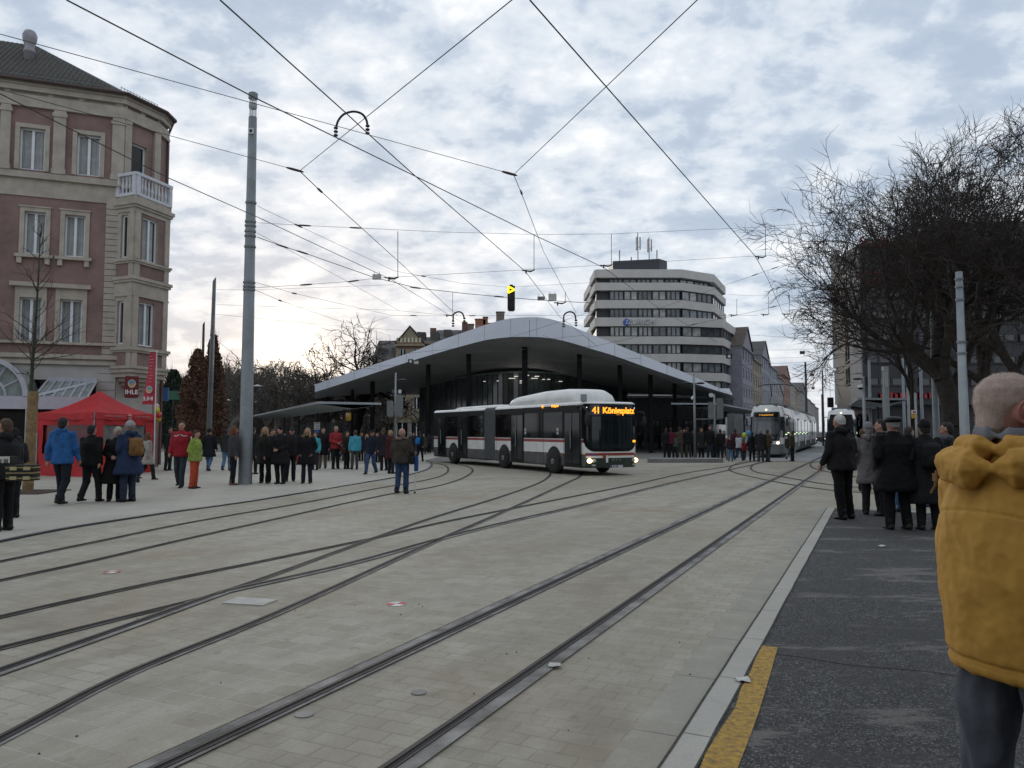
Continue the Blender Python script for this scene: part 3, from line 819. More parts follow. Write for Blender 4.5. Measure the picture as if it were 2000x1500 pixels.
# arched glass porch at the far left
xc = Fm.uz(-28, 780, yo)[0]; ra = Fm.uz(54, 780, yo)[0] - xc
b = MB(); n = 20
def arc(r_, y_, zc_=zl + .12): return [Vector((xc + r_ * math.cos(R(180 * k / n)), y_, zc_ + r_ * math.sin(R(180 * k / n)) * 1.08)) for k in range(n + 1)]
b.loft([arc(ra, yo - .1), arc(ra, yo + .1), arc(ra - .16, yo + .1), arc(ra - .16, yo - .1), arc(ra, yo - .1)], False, False)
b.tube(arc(ra * .45, yo + .05), .05, 6)
for k in range(1, 6):
    a_ = R(30 * k); b.tube([(xc + ra * .45 * math.cos(a_), yo + .05, zl + .12 + ra * .48 * math.sin(a_)), (xc + ra * .95 * math.cos(a_), yo + .05, zl + .12 + ra * 1.0 * math.sin(a_))], .04, 4)
b.build("arch_frame", M_aw, root)
b = MB(); b.loft([arc(ra - .08, yo + .03), arc(ra - .08, -.2)], False, False)
ar = arc(ra - .1, yo + .06); b.face(ar); b.build("arch_glass", M_aglass, root)
# bakery sign on the corner and lettering
def logo_disc(par, M, r):
    b = MB(); b.m = 0; n = 20
    b.loft([[M @ Vector((r * math.cos(R(360 * k / n)), 0, r * 1.15 * math.sin(R(360 * k / n)))) for k in range(n)], [M @ Vector((r * math.cos(R(360 * k / n)), .02, r * 1.15 * math.sin(R(360 * k / n)))) for k in range(n)]])
    b.face([M @ Vector((r * .8 * math.cos(R(20 * k - 10)), -.006, r * .95 * math.sin(R(20 * k - 10)))) for k in range(10)], 1)
    b.face([M @ Vector((r * .7 * math.cos(R(20 * k + 180)), -.007, r * .85 * math.sin(R(20 * k + 180)))) for k in range(10)], 2)
    b.build("emblem", [mat("emblem_pale", (.45, .5, .42), .5), mat("emblem_blue", (.12, .28, .42), .5), mat("emblem_ochre", (.45, .3, .1), .5)], par)
sp = P(257, 756, 31.9)
sg = thing("shop_sign", "dark red hanging bakery sign with round emblem and white lettering under the bay", "sign", (sp.x, sp.y, sp.z), Fm.ang + R(8))
b = MB(); b.rbox(-.26, .26, -.09, .09, -.45, .45, .06, axis='y'); b.build("panel", mat("sign_red", (.13, .012, .018), .4), sg)
M_ltr = mat("letter_white", (.7, .7, .7), .5, 0, 0)
text_obj("lettering", "IHLE", .25, M_ltr, sg, (0, -.1, -.22), bold=.006)
logo_disc(sg, Matrix.Translation((0, -.115, .14)), .15)
b = MB(); b.box(-.03, .03, .09, 1.4, .2, .26); b.build("bracket", M_dark, sg)

# ---------------------------------------------------------------- generic window strips
def facade_house(label, O, D, width, height, floors, cols, wallm, depth=12, roof=3, roofm=None, gable=False, wz=(1.0, 2.6), ww=1.1, cat="house", name="town_house", wmat=None, fmat=None, group=None, chim=0, gf=3.6, dorm=True):
    F = Frame(O, D); t = thing(name, label, cat, (F.O.x, F.O.y, 0), F.ang, group)
    fh = (height - gf) / max(1, floors - 1)
    holes = []
    for f in range(floors):
        z0 = 0 if f == 0 else gf + fh * (f - 1)
        for c in range(cols):
            x = width * (c + .5) / cols
            a, d = (z0 + wz[0], z0 + wz[0] + (fh - 1.6)) if f else (.3, gf - .7)
            hw = ww / 2 if f else min(width / cols * .42, 1.6)
            holes.append((x - hw, x + hw, a, d))
    b = MB()
    wall_holes(b, 0, width, 0, height, holes, .25)
    b.face([(width, 0, 0), (width, depth, 0), (width, depth, height), (width, 0, height)]); b.face([(0, depth, 0), (0, 0, 0), (0, 0, height), (0, depth, height)]); b.face([(width, depth, 0), (0, depth, 0), (0, depth, height), (width, depth, height)])
    for f in range(1, floors): z_ = gf + fh * (f - 1); b.box(0, width, -.09, 0, z_ - .12, z_ + .1)
    b.box(-.1, width + .1, -.4, 0, height - .3, height)
    if gable:
        b.face([(0, 0, height), (width, 0, height), (width / 2, 0, height + roof)])
    b.build("wall", wallm, t)
    roofm = roofm or M_roof
    b = MB()
    if gable:
        b.face([(-.2, -.3, height), (width / 2, -.3, height + roof + .2), (width / 2, depth, height + roof + .2), (-.2, depth, height)]); b.face([(width / 2, -.3, height + roof + .2), (width + .2, -.3, height), (width + .2, depth, height), (width / 2, depth, height + roof + .2)])
    elif roof > 0:
        b.face([(-.2, -.4, height), (width + .2, -.4, height), (width, depth * .45, height + roof), (0, depth * .45, height + roof)])
        b.face([(0, depth * .45, height + roof), (width, depth * .45, height + roof), (width + .2, depth, height), (-.2, depth, height)])
        b.face([(-.2, -.4, height), (0, depth * .45, height + roof), (-.2, depth, height)]); b.face([(width + .2, -.4, height), (width + .2, depth, height), (width, depth * .45, height + roof)])
        for k in range(min(cols, 4) if dorm else 0):
            x = width * (k + .5) / min(cols, 4); y_ = depth * .1; z_ = height + roof * .15
            b.box(x - .6, x + .6, y_, y_ + 2.2, z_, z_ + 1.4)
    else: b.face([(0, 0, height - .01), (width, 0, height - .01), (width, depth, height - .01), (0, depth, height - .01)])
    b.build("roof", roofm, t)
    for k in range(chim):
        x = width * (.25 + .5 * k); b = MB(); b.box(x, x + .9, depth * .4, depth * .4 + .6, height + roof * .6, height + roof + 1.3); b.build("chimney", mat("chimney_brick", (.16, .09, .065), .9), t)
    for h_ in holes: window(t, I3, *h_, y=.2, mull=1, fr=.09, fmat=fmat or M_frame_w, gmat=wmat or M_glass_w)
    return t
# ---------------------------------------------------------------- round-cornered office block
M_conc = mat("office_concrete", (.50, .48, .455), .85, 0, .05, .4, .1, 8)
M_wf = mat("office_window_frame", (.035, .036, .04), .5, .2, .05)
M_og = glassm("office_glass", (.13, .15, .16), .06)
M_og2 = glassm("office_glass_blind", (.27, .28, .27), .1)
M_og3 = glassm("office_glass_dark", (.05, .06, .065), .05)
K = 140
z = lambda py: zat(py, K)
oA = P(1166, 600, K); oB = P(1333, 600, K); oC = P(1396, 600, K * 1.033); oD = PZ(1418, 616, P(1396, 596, K * 1.033).z)
lB = P(1333, 656, K); lC = P(1413, 656, K * 1.016); lD = P(1437, 656, K * 1.105)
ob = thing("office_block", "tall beige office block with stacked ribbon windows and a blue round emblem on its front", "office building", (oA.x, oA.y, 0), 0)
def loc(p): return Vector((p.x - oA.x, p.y - oA.y, 0))
up = [loc(oA), loc(oB), loc(oC), loc(oD)]; lo = [loc(oA), loc(lB), loc(lC), loc(lD)]
rows = [(542, 552, 'up2'), (567, 586, 'up'), (602, 620, 'up'), (637, 657, 'lo'), (672, 691, 'lo'), (707, 727, 'lo'), (743, 762, 'lo'), (778, 806, 'lo')]
def inset(pl, k):
    seg = [(pl[i + 1] - pl[i]).normalized() for i in range(3)]; ns = [Vector((-s_.y, s_.x, 0)) for s_ in seg]
    q = [pl[0] + ns[0] * k]
    for i in (1, 2):
        bi = (ns[i - 1] + ns[i]).normalized(); q.append(pl[i] + bi * (k / max(.4, bi.dot(ns[i]))))
    q.append(pl[3] + ns[2] * k); return q
back = [Vector((lo[3].x - 4, lo[3].y + 14, 0)), Vector((0, 26, 0))]
bandz = [(526, 542, up), (552, 567, up), (586, 602, up), (620, 637, lo), (657, 672, lo), (691, 707, lo), (727, 743, lo), (762, 778, lo), (806, 842 + 17, lo)]
b = MB()
for y0, y1, pl in bandz:
    b.prism([p.xy[:] for p in pl + back], z(y1), z(y0))
    b.prism([(-.4, 0.5), (.5, .02), (.5, 9), (-.4, 9)], z(y1), z(y0) - .01)
b.build("facade_band", M_conc, ob)
b = MB(); b.prism([p.xy[:] for p in inset(up, 1.2) + [back[0] + Vector((-2, -1, 0)), back[1] + Vector((2, 0, 0))]], z(842), z(540)); b.prism([p.xy[:] for p in inset(lo, 1.0) + [back[0] + Vector((-1, -1, 0)), back[1] + Vector((1, 0, 0))]], z(842), z(640)); b.build("core", M_wf, ob)
for y0, y1, kd in rows:
    pl = inset(lo if kd == 'lo' else up, .35 if kd != 'up2' else 1.0)
    for i in range(3):
        a, c = pl[i], pl[i + 1]; wd = (c - a).length; n = max(2, round(wd / 3.4)) if i < 2 else 5
        F = Frame(a, c - a)
        x0_ = 2.4 if i == 0 else .15
        for k in range(n):
            u0 = x0_ + (wd - x0_ - .15) * k / n; u1 = x0_ + (wd - x0_ - .15) * (k + 1) / n - .08
            window(ob, F.M, u0, u1, z(y1) + .02, z(y0) - .02, y=0, mull=(1 if (k + i) % 2 else 2) if i < 2 else 0, fr=.16, fmat=M_wf, gmat=rnd.choice((M_og, M_og, M_og2, M_og3)), fd=.12)
b = MB(); c1 = P(1197, 525, K + 3); c2 = P(1303, 525, K + 3)
b.prism([loc(c1).xy[:], loc(P(1288, 525, K + 1)).xy[:], loc(c2).xy[:], (loc(c2).x - 1, 16), (loc(c1).x, 16)], z(526), z(503)); b.build("penthouse", mat("penthouse_dark", (.045, .05, .058), .5, .3, .05, .3), ob)
M_ant = mat("antenna_grey", (.30, .31, .31), .5, .2)
def antenna(px, ytop, kind):
    b = MB(); x = loc(P(px, 500, K + 5)); zt_ = z(ytop); z0 = z(503)
    b.tube([(x.x, x.y, z0), (x.x, x.y, zt_)], .10, 5)
    if kind:
        for a_ in (0, 120, 240):
            dx, dy = .42 * math.cos(R(a_)), .42 * math.sin(R(a_)); zm = z0 + (zt_ - z0) * .45
            b.box(x.x + dx - .12, x.x + dx + .12, x.y + dy - .12, x.y + dy + .12, zm, zm + 2.4)
            b.tube([(x.x, x.y, zm + .5), (x.x + dx, x.y + dy, zm + .5)], .06, 4)
    else: b.box(x.x - .12, x.x + .12, x.y - .1, x.y + .1, z0 + (zt_ - z0) * .45, z0 + (zt_ - z0) * .95)
    b.build("antenna", M_ant, ob)
antenna(1210, 476, 0); antenna(1233, 490, 0); antenna(1246, 441, 1); antenna(1268, 450, 1); antenna(1283, 476, 0)
Fo = Frame(oA, oB - oA)
ep = P(1224, 629, K); t_ = text_obj("lettering", "ZURICH", 1.42, mat("office_letter", (.48, .50, .52), .4), ob, (loc(P(1252, 628, K)).x, -.25, zat(629, K)), depth=.1, sx=.98)
b = MB(); n = 28; cx = loc(ep).x; r_ = .66
b.loft([[(cx + r_ * math.cos(R(360 * k / n)), y_, zat(629.5, K) + r_ * math.sin(R(360 * k / n))) for k in range(n)] for y_ in (-.02, -.25)])
b.build("emblem", mat("office_blue", (.02, .08, .36), .4), ob)
text_obj("emblem_letter", "Z", .98, mat("office_letter", (.5, .5, .5)), ob, (cx, -.3, zat(629.5, K)), depth=.05, bold=.01)
# ---------------------------------------------------------------- house row along the shopping street
cols = [(.235, .23, .27), (.25, .21, .16), (.24, .245, .28), (.23, .24, .27), (.25, .23, .23), (.22, .13, .10), (.27, .25, .22), (.25, .2, .16), (.2, .2, .21), (.24, .22, .19), (.23, .21, .21), (.2, .18, .17)]
names = ["pale lilac gabled house next to the office block", "ochre stone house with tall pilasters, second from the office block", "grey gabled house behind the tram, third in the street row", "blue grey house with wide windows and a large dark roof", "light grey house with round corner turret cap in the street row", "brick red house in the street row", "cream house far down the street row", "tan house far down the street row", "slate grey house near the end of the row", "beige house near the end of the row", "small grey house at the end of the row", "farthest brown house of the street row"]
Dd = 146; stp = [17, 17, 18, 22, 22, 24, 26, 30, 34, 38, 44, 50]
hs = [18.2, 17.2, 19.5, 18.5, 17.2, 19, 18, 17.5, 18, 16.5, 16, 15]
rf = [(4.5, True), (3, False), (4, True), (5.5, False), (4, False), (3.5, True), (4, False), (3, False), (4, True), (3, False), (3, False), (3, False)]
roofc = [(.10, .075, .06), (.06, .07, .07), (.07, .07, .07), (.055, .065, .065), (.06, .06, .065), (.12, .06, .045)]
sd_ = Vector((.407, .913, 0))
pos = Vector((44.5, 148, 0))
for i in range(12):
    wdt = stp[i] - .3
    facade_house(names[i], pos, sd_, wdt, hs[i], 5, 4 if i < 6 else 3, mat("street_wall_%d" % i, cols[i], .85, 0, .08, .8), 14, rf[i][0], mat("street_roof_%d" % (i % 6), roofc[i % 6], .8, 0, .15, 1), rf[i][1], ww=1.5, group="houses along the shopping street", chim=1)
    # the row stands left of the street: its front faces right
    pos = pos + sd_ * stp[i]
# ---------------------------------------------------------------- dark office building on the right, cantilevered over the street
M_dfac = mat("dark_facade", (.028, .028, .032), .5, .1, .15, .5)
M_dglass = glassm("dark_facade_glass", (.015, .02, .022), .08, .8)
M_pale = mat("pale_cladding", (.20, .20, .21), .6, 0, .08, .6)
K2 = 66
db = thing("dark_office_building", "dark modern office building with pale corner panels and red lettering behind the bare trees", "office building", (P(1680, 600, K2).x, K2, 0), 0)
ox, oy = P(1680, 600, K2).x, K2
def l2(px, D_): return (P(px, 600, D_).x - ox, D_ - oy)
zt2 = zat(482, K2)
zbt2 = zat(790, K2)
b = MB()
x9 = 34
# upper body
b.prism([(0, 0), (x9, 2), (x9, 20), l2(1643, 78), l2(1630, 78)], zbt2, zt2)
b.prism([(1.6, 1.5), (x9, 3), (x9, 20), l2(1652, 80)], 0, zbt2 + .01)
b.build("wall", M_dfac, db)
b = MB()
pC = l2(1660, 68.2); pB = l2(1643, 76.5); pA = l2(1630, 78)
def quadwall(a, c, z0, z1, o=.12, m=0):
    d_ = (Vector(c) - Vector(a)).normalized(); nx, ny = d_.y * o, -d_.x * o
    b.prism([(a[0] + nx, a[1] + ny), (c[0] + nx, c[1] + ny), c, a], z0, z1, m)
quadwall(pC, (0.05, -.05), zat(785, K2), zt2 + .15)
b.build("pale_panel", M_pale, db); b = MB()
quadwall(pA, pB, zat(718, 77), zat(490, 77), .3); quadwall(pA, pB, zat(790, 77), zat(722, 77), .2)
b.build("pale_panel", M_pale, db)
rws = [(492, 536), (540, 583), (586, 625), (629, 668), (672, 712), (716, 756)]
for a_, c_ in rws:
    for k in range(7):
        u0 = .4 + k * 4.6
        Fz = Matrix.Rotation(math.atan2(2, x9), 4, 'Z')
        window(db, Fz, u0, u0 + 4.3, zat(c_, K2) + .1, zat(a_, K2) - .9, y=-.14, mull=3, fr=.12, fmat=M_dark, gmat=M_dglass, fd=.1)
dz = Vector(pB) - Vector(pC)
Fs = Frame((pB[0], pB[1], 0), (pC[0] - pB[0], pC[1] - pB[1], 0))
ln = dz.length
for a_, c_ in rws:
    for k in range(2):
        window(db, Fs.M, .15 + k * ln / 2, k * ln / 2 + ln / 2 - .1, zat(c_, 72) + .1, zat(a_, 72) - .15, y=-.1, mull=1, fr=.12, fmat=M_dark, gmat=M_dglass, fd=.1)
M_redl = mat("red_letter", (.30, .02, .025), .4, 0, 0)
b = MB(); b.box(.3, 8.2, .02, .3, zt2, zt2 + .35); b.build("parapet", M_pale, db)
text_obj("roof_lettering", "Stadtwerke", 1.15, M_redl, db, (2.6, -.25, zt2 + .35), depth=.05, bold=.02)
b = MB(); b.m = 0; rr = [Vector((1.05 * math.cos(R(k * 15)) * (1.15 if k < 12 else 1), 0, .5 * math.sin(R(k * 15)))) for k in range(13)]
xl = P(1706, 548, K2).x - ox; zl_ = zat(548, K2)
outr = [Vector((xl + 1.25 * math.cos(R(k * 15)), -.3, zl_ + .25 + .55 * math.sin(R(k * 15)))) for k in range(13)]; inr = [Vector((xl + 1.05 * math.cos(R(k * 15)), -.3, zl_ + .1 + .42 * math.sin(R(k * 15)))) for k in range(13)]
b.loft([outr, inr, [p + Vector((0, .15, 0)) for p in inr], [p + Vector((0, .15, 0)) for p in outr]], False, False)
b.build("emblem", M_redl, db)
text_obj("emblem_lettering", "UV", .95, M_redl, db, (xl - .1, -.3, zl_ - .2), depth=.05, bold=.02)
b = MB()
for i in range(11):
    b.box(xl + .2 + i * .42, xl + .5 + i * .42, -.1, .1, zat(778, K2), zat(770, K2) + .1 * (i % 3)); b.box(xl + .2 + i * .42, xl + .26 + i * .42, -.1, .1, zat(778, K2), zat(766, K2))
b.build("shop_lettering", M_redl, db)
# farther slab on the right with light bands
b = MB(); db2 = thing("banded_office_building", "grey office building with light horizontal bands behind the tree at the right edge", "office building", (P(1840, 600, 95).x, 95, 0), 0)
for i, (y0, y1) in enumerate(((432, 470), (482, 494), (560, 640), (700, 760))):
    b.box(0, 70, 0 - .2 * (i % 2), 20, zat(y1, 95), zat(y0, 95))
b.build("facade_band", mat("grey_band", (.15, .15, .155), .8, 0, .1, .3), db2)
b = MB(); b.box(.5, 69, .8, 19, 0, zat(436, 95)); b.build("wall", M_dglass, db2)
# ---------------------------------------------------------------- houses behind the station
M_ochre = mat("ochre_plaster", (.26, .22, .15), .9, 0, .1, .8)
M_ochre2 = mat("sand_plaster", (.27, .235, .17), .9, 0, .08, .8)
M_rd = mat("slate_roof", (.075, .07, .066), .8, 0, .2, 1)
h1 = facade_house("sand coloured house with a stepped gable behind the left wing of the station roof", P(728, 800, 112), (1, .05, 0), 8.2, zat(703, 112), 4, 4, M_ochre2, 14, 3.6, M_rd, False, chim=0, cat="house")
h2 = facade_house("gabled ochre house with a row of small arches behind the station roof", P(772, 800, 106), (1, .0, 0), 3.9, zat(672, 106), 4, 2, M_ochre, 14, 2.4, M_rd, True, ww=.9)
b = MB(); q = P(789, 672, 106)
for i in range(7): b.box(i * .52 + .1, i * .52 + .38, -.12, -.02, zat(668, 106) - .05, zat(664, 106) + .3)
b.build("arch_row", mat("arch_cream", (.55, .5, .38), .8), h2)
b = MB(); b.box(.1, 3.8, -.1, -.03, zat(680, 106), zat(670, 106)); b.build("brick_band", mat("brick_band", (.2, .09, .06), .9), h2)
h3 = facade_house("ochre house between the gable and the long dark roof", P(806, 800, 110), (1, .02, 0), 8.0, zat(668, 110), 4, 4, M_ochre, 12, 1.4, M_rd, False, chim=1)
h4 = facade_house("long house with dark roof and dormers above the station roof", P(846, 800, 120), (1, 0, 0), 16.5, zat(663, 120), 4, 7, M_ochre, 12, 2.2, M_rd, False, chim=1)
h5 = facade_house("house with brick red roof and big chimneys behind the crown of the station roof", P(930, 800, 125), (1, 0, 0), 12.5, zat(640, 125), 4, 5, M_ochre2, 12, 1.6, mat("red_roof", (.17, .085, .065), .85, 0, .15, 1), False, chim=0, dorm=False)
def chimney(par, px, y0, y1, D_, wpx, lm):
    b = MB(); p = P(px, y0, D_); w_ = wpx * D_ / 1500 / 2; o = par.location
    b.box(p.x - o.x - w_, p.x - o.x + w_, D_ - o.y, D_ - o.y + 1.2, zat(y1, D_), p.z); b.box(p.x - o.x - w_ - .08, p.x - o.x + w_ + .08, D_ - o.y - .08, D_ - o.y + 1.28, p.z - .001, p.z + .15)
    b.build("chimney", lm, par)
Mb1 = mat("chimney_orange", (.26, .12, .075), .9); Mb2 = mat("chimney_grey", (.17, .14, .12), .9)
chimney(h5, 938, 624, 650, 128, 20, Mb1); chimney(h5, 948, 620, 650, 128, 9, Mb1); chimney(h5, 977, 610, 640, 128, 16, Mb2); chimney(h4, 919, 634, 655, 123, 12, Mb2)
h6 = facade_house("red roofed house peeking over the crown of the station roof", P(985, 800, 135), (1, 0, 0), 7.5, zat(626, 135), 5, 3, M_ochre2, 12, .9, mat("red_roof", (.17, .085, .065)), False, dorm=False)
h7 = facade_house("dark office front with white canopy line right of the station hall", P(1222, 800, 100), (1, 0, 0), 14, zat(776, 100), 3, 7, mat("dim_front", (.085, .088, .085), .7), 8, 0, M_rd, False, ww=1.6, wmat=glassm("dim_glass", (.05, .06, .06), .1), fmat=M_dark)
# unseen blocks, added round the camera for bus and shop glass to reflect
facade_house("plain cream block behind the camera, added unseen for reflections", Vector((34, -14, 0)), (-1, 0, 0), 60, 15, 4, 14, mat("back_block", (.24, .22, .19), .9), 12, 3, M_rd, ww=1.3)
facade_house("plain grey block out of view at the right, added for reflections", Vector((40, 22, 0)), (0, -1, 0), 34, 14, 4, 8, mat("side_block", (.2, .2, .19), .9), 12, 3, M_rd, ww=1.3)
# ================================================================ STATION ROOF
M_al = mat("roof_aluminium", (.29, .305, .34), .42, .25, .06, .3)
M_soff = mat("soffit_dark", (.38, .385, .385), .55, .0, .1, .3)
M_col = mat("column_black", (.007, .007, .008), .6, 0, .1, spec=.2)
def intp(t, x):
    for (a, b_), (c, d) in zip(t, t[1:]):
        if a <= x <= c: return b_ + (d - b_) * (x - a) / (c - a)
    return t[0][1] if x < t[0][0] else t[-1][1]
def smo(t):
    q = crs([(a, b_, 0) for a, b_ in t], 6); return [(p.x, p.y) for p in q]
EB = smo([(615, 766), (700, 739), (800, 706), (860, 688), (910, 674), (950, 664), (990, 659), (1030, 658), (1070, 660), (1110, 668), (1150, 680), (1200, 695), (1270, 720), (1340, 744), (1400, 763), (1430, 772)])
ET = smo([(615, 751), (700, 722), (800, 689), (860, 665), (900, 651), (950, 634), (985, 624), (1020, 620), (1055, 620), (1090, 627), (1130, 643), (1200, 671), (1270, 700), (1340, 729), (1400, 756), (1430, 769)])
DF = [(615, 63), (800, 60), (1000, 54), (1100, 53), (1250, 55), (1430, 58)]
rt = thing("station_roof", "huge silvery arched canopy roof over the tram station on black columns", "station roof", (0, 56, 0))
o_ = Vector((0, 56, 0))
xs = [615 + (1430 - 615) * i / 64 for i in range(65)]
fb = [P(x, intp(EB, x), intp(DF, x)) for x in xs]
ft = []
for x in xs:
    s_ = 1 - abs(2 * (x - 615) / 815 - 1)
    ft.append(P(x, intp(ET, x), intp(DF, x) + .4 + 3.2 * min(1, s_ * 1.6)))
def sh(l): return [p - o_ for p in l]
bk = []
for i, x in enumerate(xs):
    yb = 84; bk.append(Vector((P(615, 770, 84).x + (P(1425, 770, 84).x - P(615, 770, 84).x) * i / 64, yb, zat(771, 84))))
b = MB(); b.loft([sh(fb), sh(ft)], False, False)
mid = [f.lerp(k, .45) + Vector((0, 0, (f.z - 5) * .25)) for f, k in zip(ft, bk)]
for j in range(3): pass
bk2 = [Vector((p.x, p.y, p.z + .7)) for p in bk]
b.loft([sh(ft), sh([f.lerp(k, .4) + Vector((0, 0, .12 * (f.z - 5))) for f, k in zip(ft, bk2)]), sh(bk2), sh(bk)], False, False)
b.face([p - o_ for p in (fb[0], ft[0], bk2[0], bk[0])]); b.face([p - o_ for p in (fb[-1], bk[-1], bk2[-1], ft[-1])])
b.build("roof_shell", M_al, rt, True)
b = MB(); fl = [p + Vector((0, .05, -.02)) for p in fb]
rows_ = [sh([f.lerp(k, t) + Vector((0, 0, -.5 * math.sin(t * 3.14))) for f, k in zip(fl, bk)]) for t in (0, .05, .15, .3, .5, .75, 1)]
b.loft(rows_, False, False); b.build("soffit", M_soff, rt, True)
# panel joints on the fascia
b = MB()
for i in range(2, 64, 4):
    a, c = fb[i] - o_, ft[i] - o_; b.tube([a + Vector((0, -.02, .01)), c + Vector((0, -.02, .01))], .012, 4)
b.build("panel_joint", mat("joint_grey", (.28, .29, .31), .6), rt)
def soff_z(px, D_):
    f = intp(DF, px); p = P(px, intp(EB, px), f); t = (D_ - f) / (84 - f); return p.z + (bk[0].z - p.z) * t - .5 * math.sin(t * 3.14)
for px, dd, wpx in ((688, 6, 5), (727, 4, 8), (836, 3, 8), (915, 3, 9), (1025, 3, 11), (1132, 3, 9), (1211, 3, 8), (1271, 3, 8), (1318, 4, 7), (1356, 5, 6), (640, 9, 5), (1395, 6, 5)):
    D_ = intp(DF, px) + dd; p = P(px, 800, D_); r_ = wpx * D_ / 1500 / 2
    b = MB(); b.rbox(p.x - r_, p.x + r_, D_ - 56 - r_, D_ - 56 + r_, 0, soff_z(px, D_) + .1, r_ * .3); b.build("column", M_col, rt)
# glass hall
gh = thing("glass_hall", "oval dark glass waiting hall with lit ceiling strips under the station roof", "station hall", (P(1025, 800, 66).x, 66, 0))
og = Vector((P(1025, 800, 66).x, 66, 0))
hp = []
for i in range(41):
    px = 820 + 405 * i / 40; s_ = (px - 1022) / 203; D_ = 64 + 11 * s_ * s_
    hp.append((px, D_))
ht = [P(px, 727 + 31 * ((px - 1022) / 203) ** 2, D_) - og for px, D_ in hp]
hb = [Vector((p.x, p.y, 0)) for p in ht]
M_hall = glassm("hall_glass", (.085, .10, .102), .12, .8)
b = MB(); b.loft([hb, ht], False, False)
bkz = [Vector((ht[-1].x, ht[-1].y + 12, 0)), Vector((ht[0].x, ht[0].y + 12, 0))]
b.face([ht[-1], ht[-1] + Vector((0, 12, 0)), bkz[0], hb[-1]]); b.face([bkz[0], bkz[0] + Vector((0, 0, ht[-1].z)), bkz[1] + Vector((0, 0, ht[0].z)), bkz[1]]); b.face([hb[0], bkz[1], ht[0] + Vector((0, 12, 0)), ht[0]])
b.build("wall", M_hall, gh)
b = MB()
b.loft([[p + Vector((0, -.12, -.05)) for p in ht], [p + Vector((0, -.12, .12)) for p in ht], [p + Vector((0, .3, .12)) for p in ht], [p + Vector((0, .3, -.05)) for p in ht]], False, False)
b.face([p + Vector((0, .1, .1)) for p in ht] + [ht[-1] + Vector((0, 12, .1)), ht[0] + Vector((0, 12, .1))])
b.build("roof_edge", mat("hall_edge", (.25, .3, .31), .4, .3), gh, True)
b = MB()
for i, (p, q) in enumerate(zip(hb, ht)):
    b.tube([p + Vector((0, -.05, 0)), q + Vector((0, -.05, 0))], .035, 4)
for zz_ in (2.7,):
    b.tube([Vector((p.x, p.y - .05, zz_)) for p in hb], .04, 4)
b.build("mullions", mat("mullion_dark", (.10, .12, .125), .4, .4), gh)
M_lamp = mat("lit_strip", (.8, .8, .75), .5, 0, 0, emit=(1, .95, .85), estr=.45)
for px, py, w_ in ((972, 744, 4), (1000, 739, 13), (1008, 735, 8), (1049, 735, 9), (1044, 739, 13), (1018, 744, 6), (1062, 741, 5), (1072, 741, 6), (946, 745, 4), (1095, 745, 7), (1030, 733, 7), (1017, 748, 4)):
    D_ = 62 + 11 * ((px - 1022) / 203) ** 2 + 1.2; p = P(px, py, D_) - og; hw = w_ / 2 * D_ / 1500
    b = MB(); b.box(p.x - hw, p.x + hw, p.y, p.y + .5, p.z, p.z + .035); b.build("ceiling_lamp", M_lamp, gh)
# dark shop fronts and interior kiosk walls under the roof
b = MB(); kz = thing("station_kiosk", "low dark kiosk wall with pale roof edge under the right wing of the station roof", "kiosk", (P(1225, 800, 75).x, 75, 0))
x1 = P(1425, 800, 75).x - P(1225, 800, 75).x
b.box(0, x1, 0, 4, 0, zat(778, 75)); b.build("wall", mat("kiosk_dark", (.12, .125, .125), .5), kz)
b = MB(); b.box(-.1, x1 + .1, -.4, 4, zat(777.5, 75) , zat(773, 75)); b.build("roof_edge", M_white, kz)
for k in range(6):
    window(kz, I3, .5 + k * x1 / 6, x1 / 6 * (k + 1) - .1, .6, 2.7, y=-.12, mull=1, fr=.06, fmat=M_dark, gmat=glassm("dim_glass"), fd=.08)
# ---------------------------------------------------------------- platform shelters (local frame, copied)
M_shr = mat("shelter_roof", (.30, .34, .35), .5, .1, .1, .8)
M_edge = mat("shelter_edge", (.36, .39, .41), .4, .3, .05)
def shelter(label, A, B, C, wd_h, group="platform shelters", posts=5, backdrop=True):
    """A, B: near and far end of the front edge, C: near end of the rear edge (world points)"""
    t = thing("platform_shelter", label, "tram shelter", (A.x, A.y, 0), 0, group)
    A0_ = A.copy(); f = B - A; s_ = C - A
    def q(u, v, dz=0): return (f * u + s_ * v + Vector((0, 0, A0_.z + dz)))
    b = MB()
    top = [q(0, 0, .12), q(1, 0, .12), q(1, 1, .12), q(0, 1, .12)]; bot = [q(0, 0, 0), q(1, 0, 0), q(1, 1, -.0), q(0, 1, 0)]
    m0, m1 = q(0, .55, -.22), q(1, .55, -.22)
    b.face([bot[0], bot[1], m1, m0], 0); b.face([m0, m1, bot[2], bot[3]], 0); b.face(top, 1)
    for i in range(4):
        j = (i + 1) % 4; b.face([bot[i], bot[j], top[j], top[i]], 1)
    for k in range(1, 24): b.tube([q(k / 24, .02, -.01), q(k / 24, .55, -.23), q(k / 24, .98, -.01)], .02, 4, 0, False)
    b.build("roof", [M_shr, M_edge], t)
    for k in range(posts):
        u = .06 + .88 * k / (posts - 1); p = q(u, .55); b = MB(); b.rbox(p.x - .07, p.x + .07, p.y - .07, p.y + .07, 0, A0_.z - .2, .02); b.build("post", M_dark, t)
    b = MB(); p0, p1 = q(.12, .62), q(.62, .62)
    b.face([(p0.x, p0.y, .25), (p1.x, p1.y, .25), (p1.x, p1.y, 2.2), (p0.x, p0.y, 2.2)]); b.build("glass_screen", mat("shelter_glass", (.05, .065, .07), .08, spec=.8, alpha=.75), t)
    return t
zs = 3.05
A_ = PZ(620, 784, zs + .12); B_ = PZ(490, 812, zs + .12); C_ = PZ(745, 786.5, zs + .12)
for p in (A_, B_, C_): p.z = zs
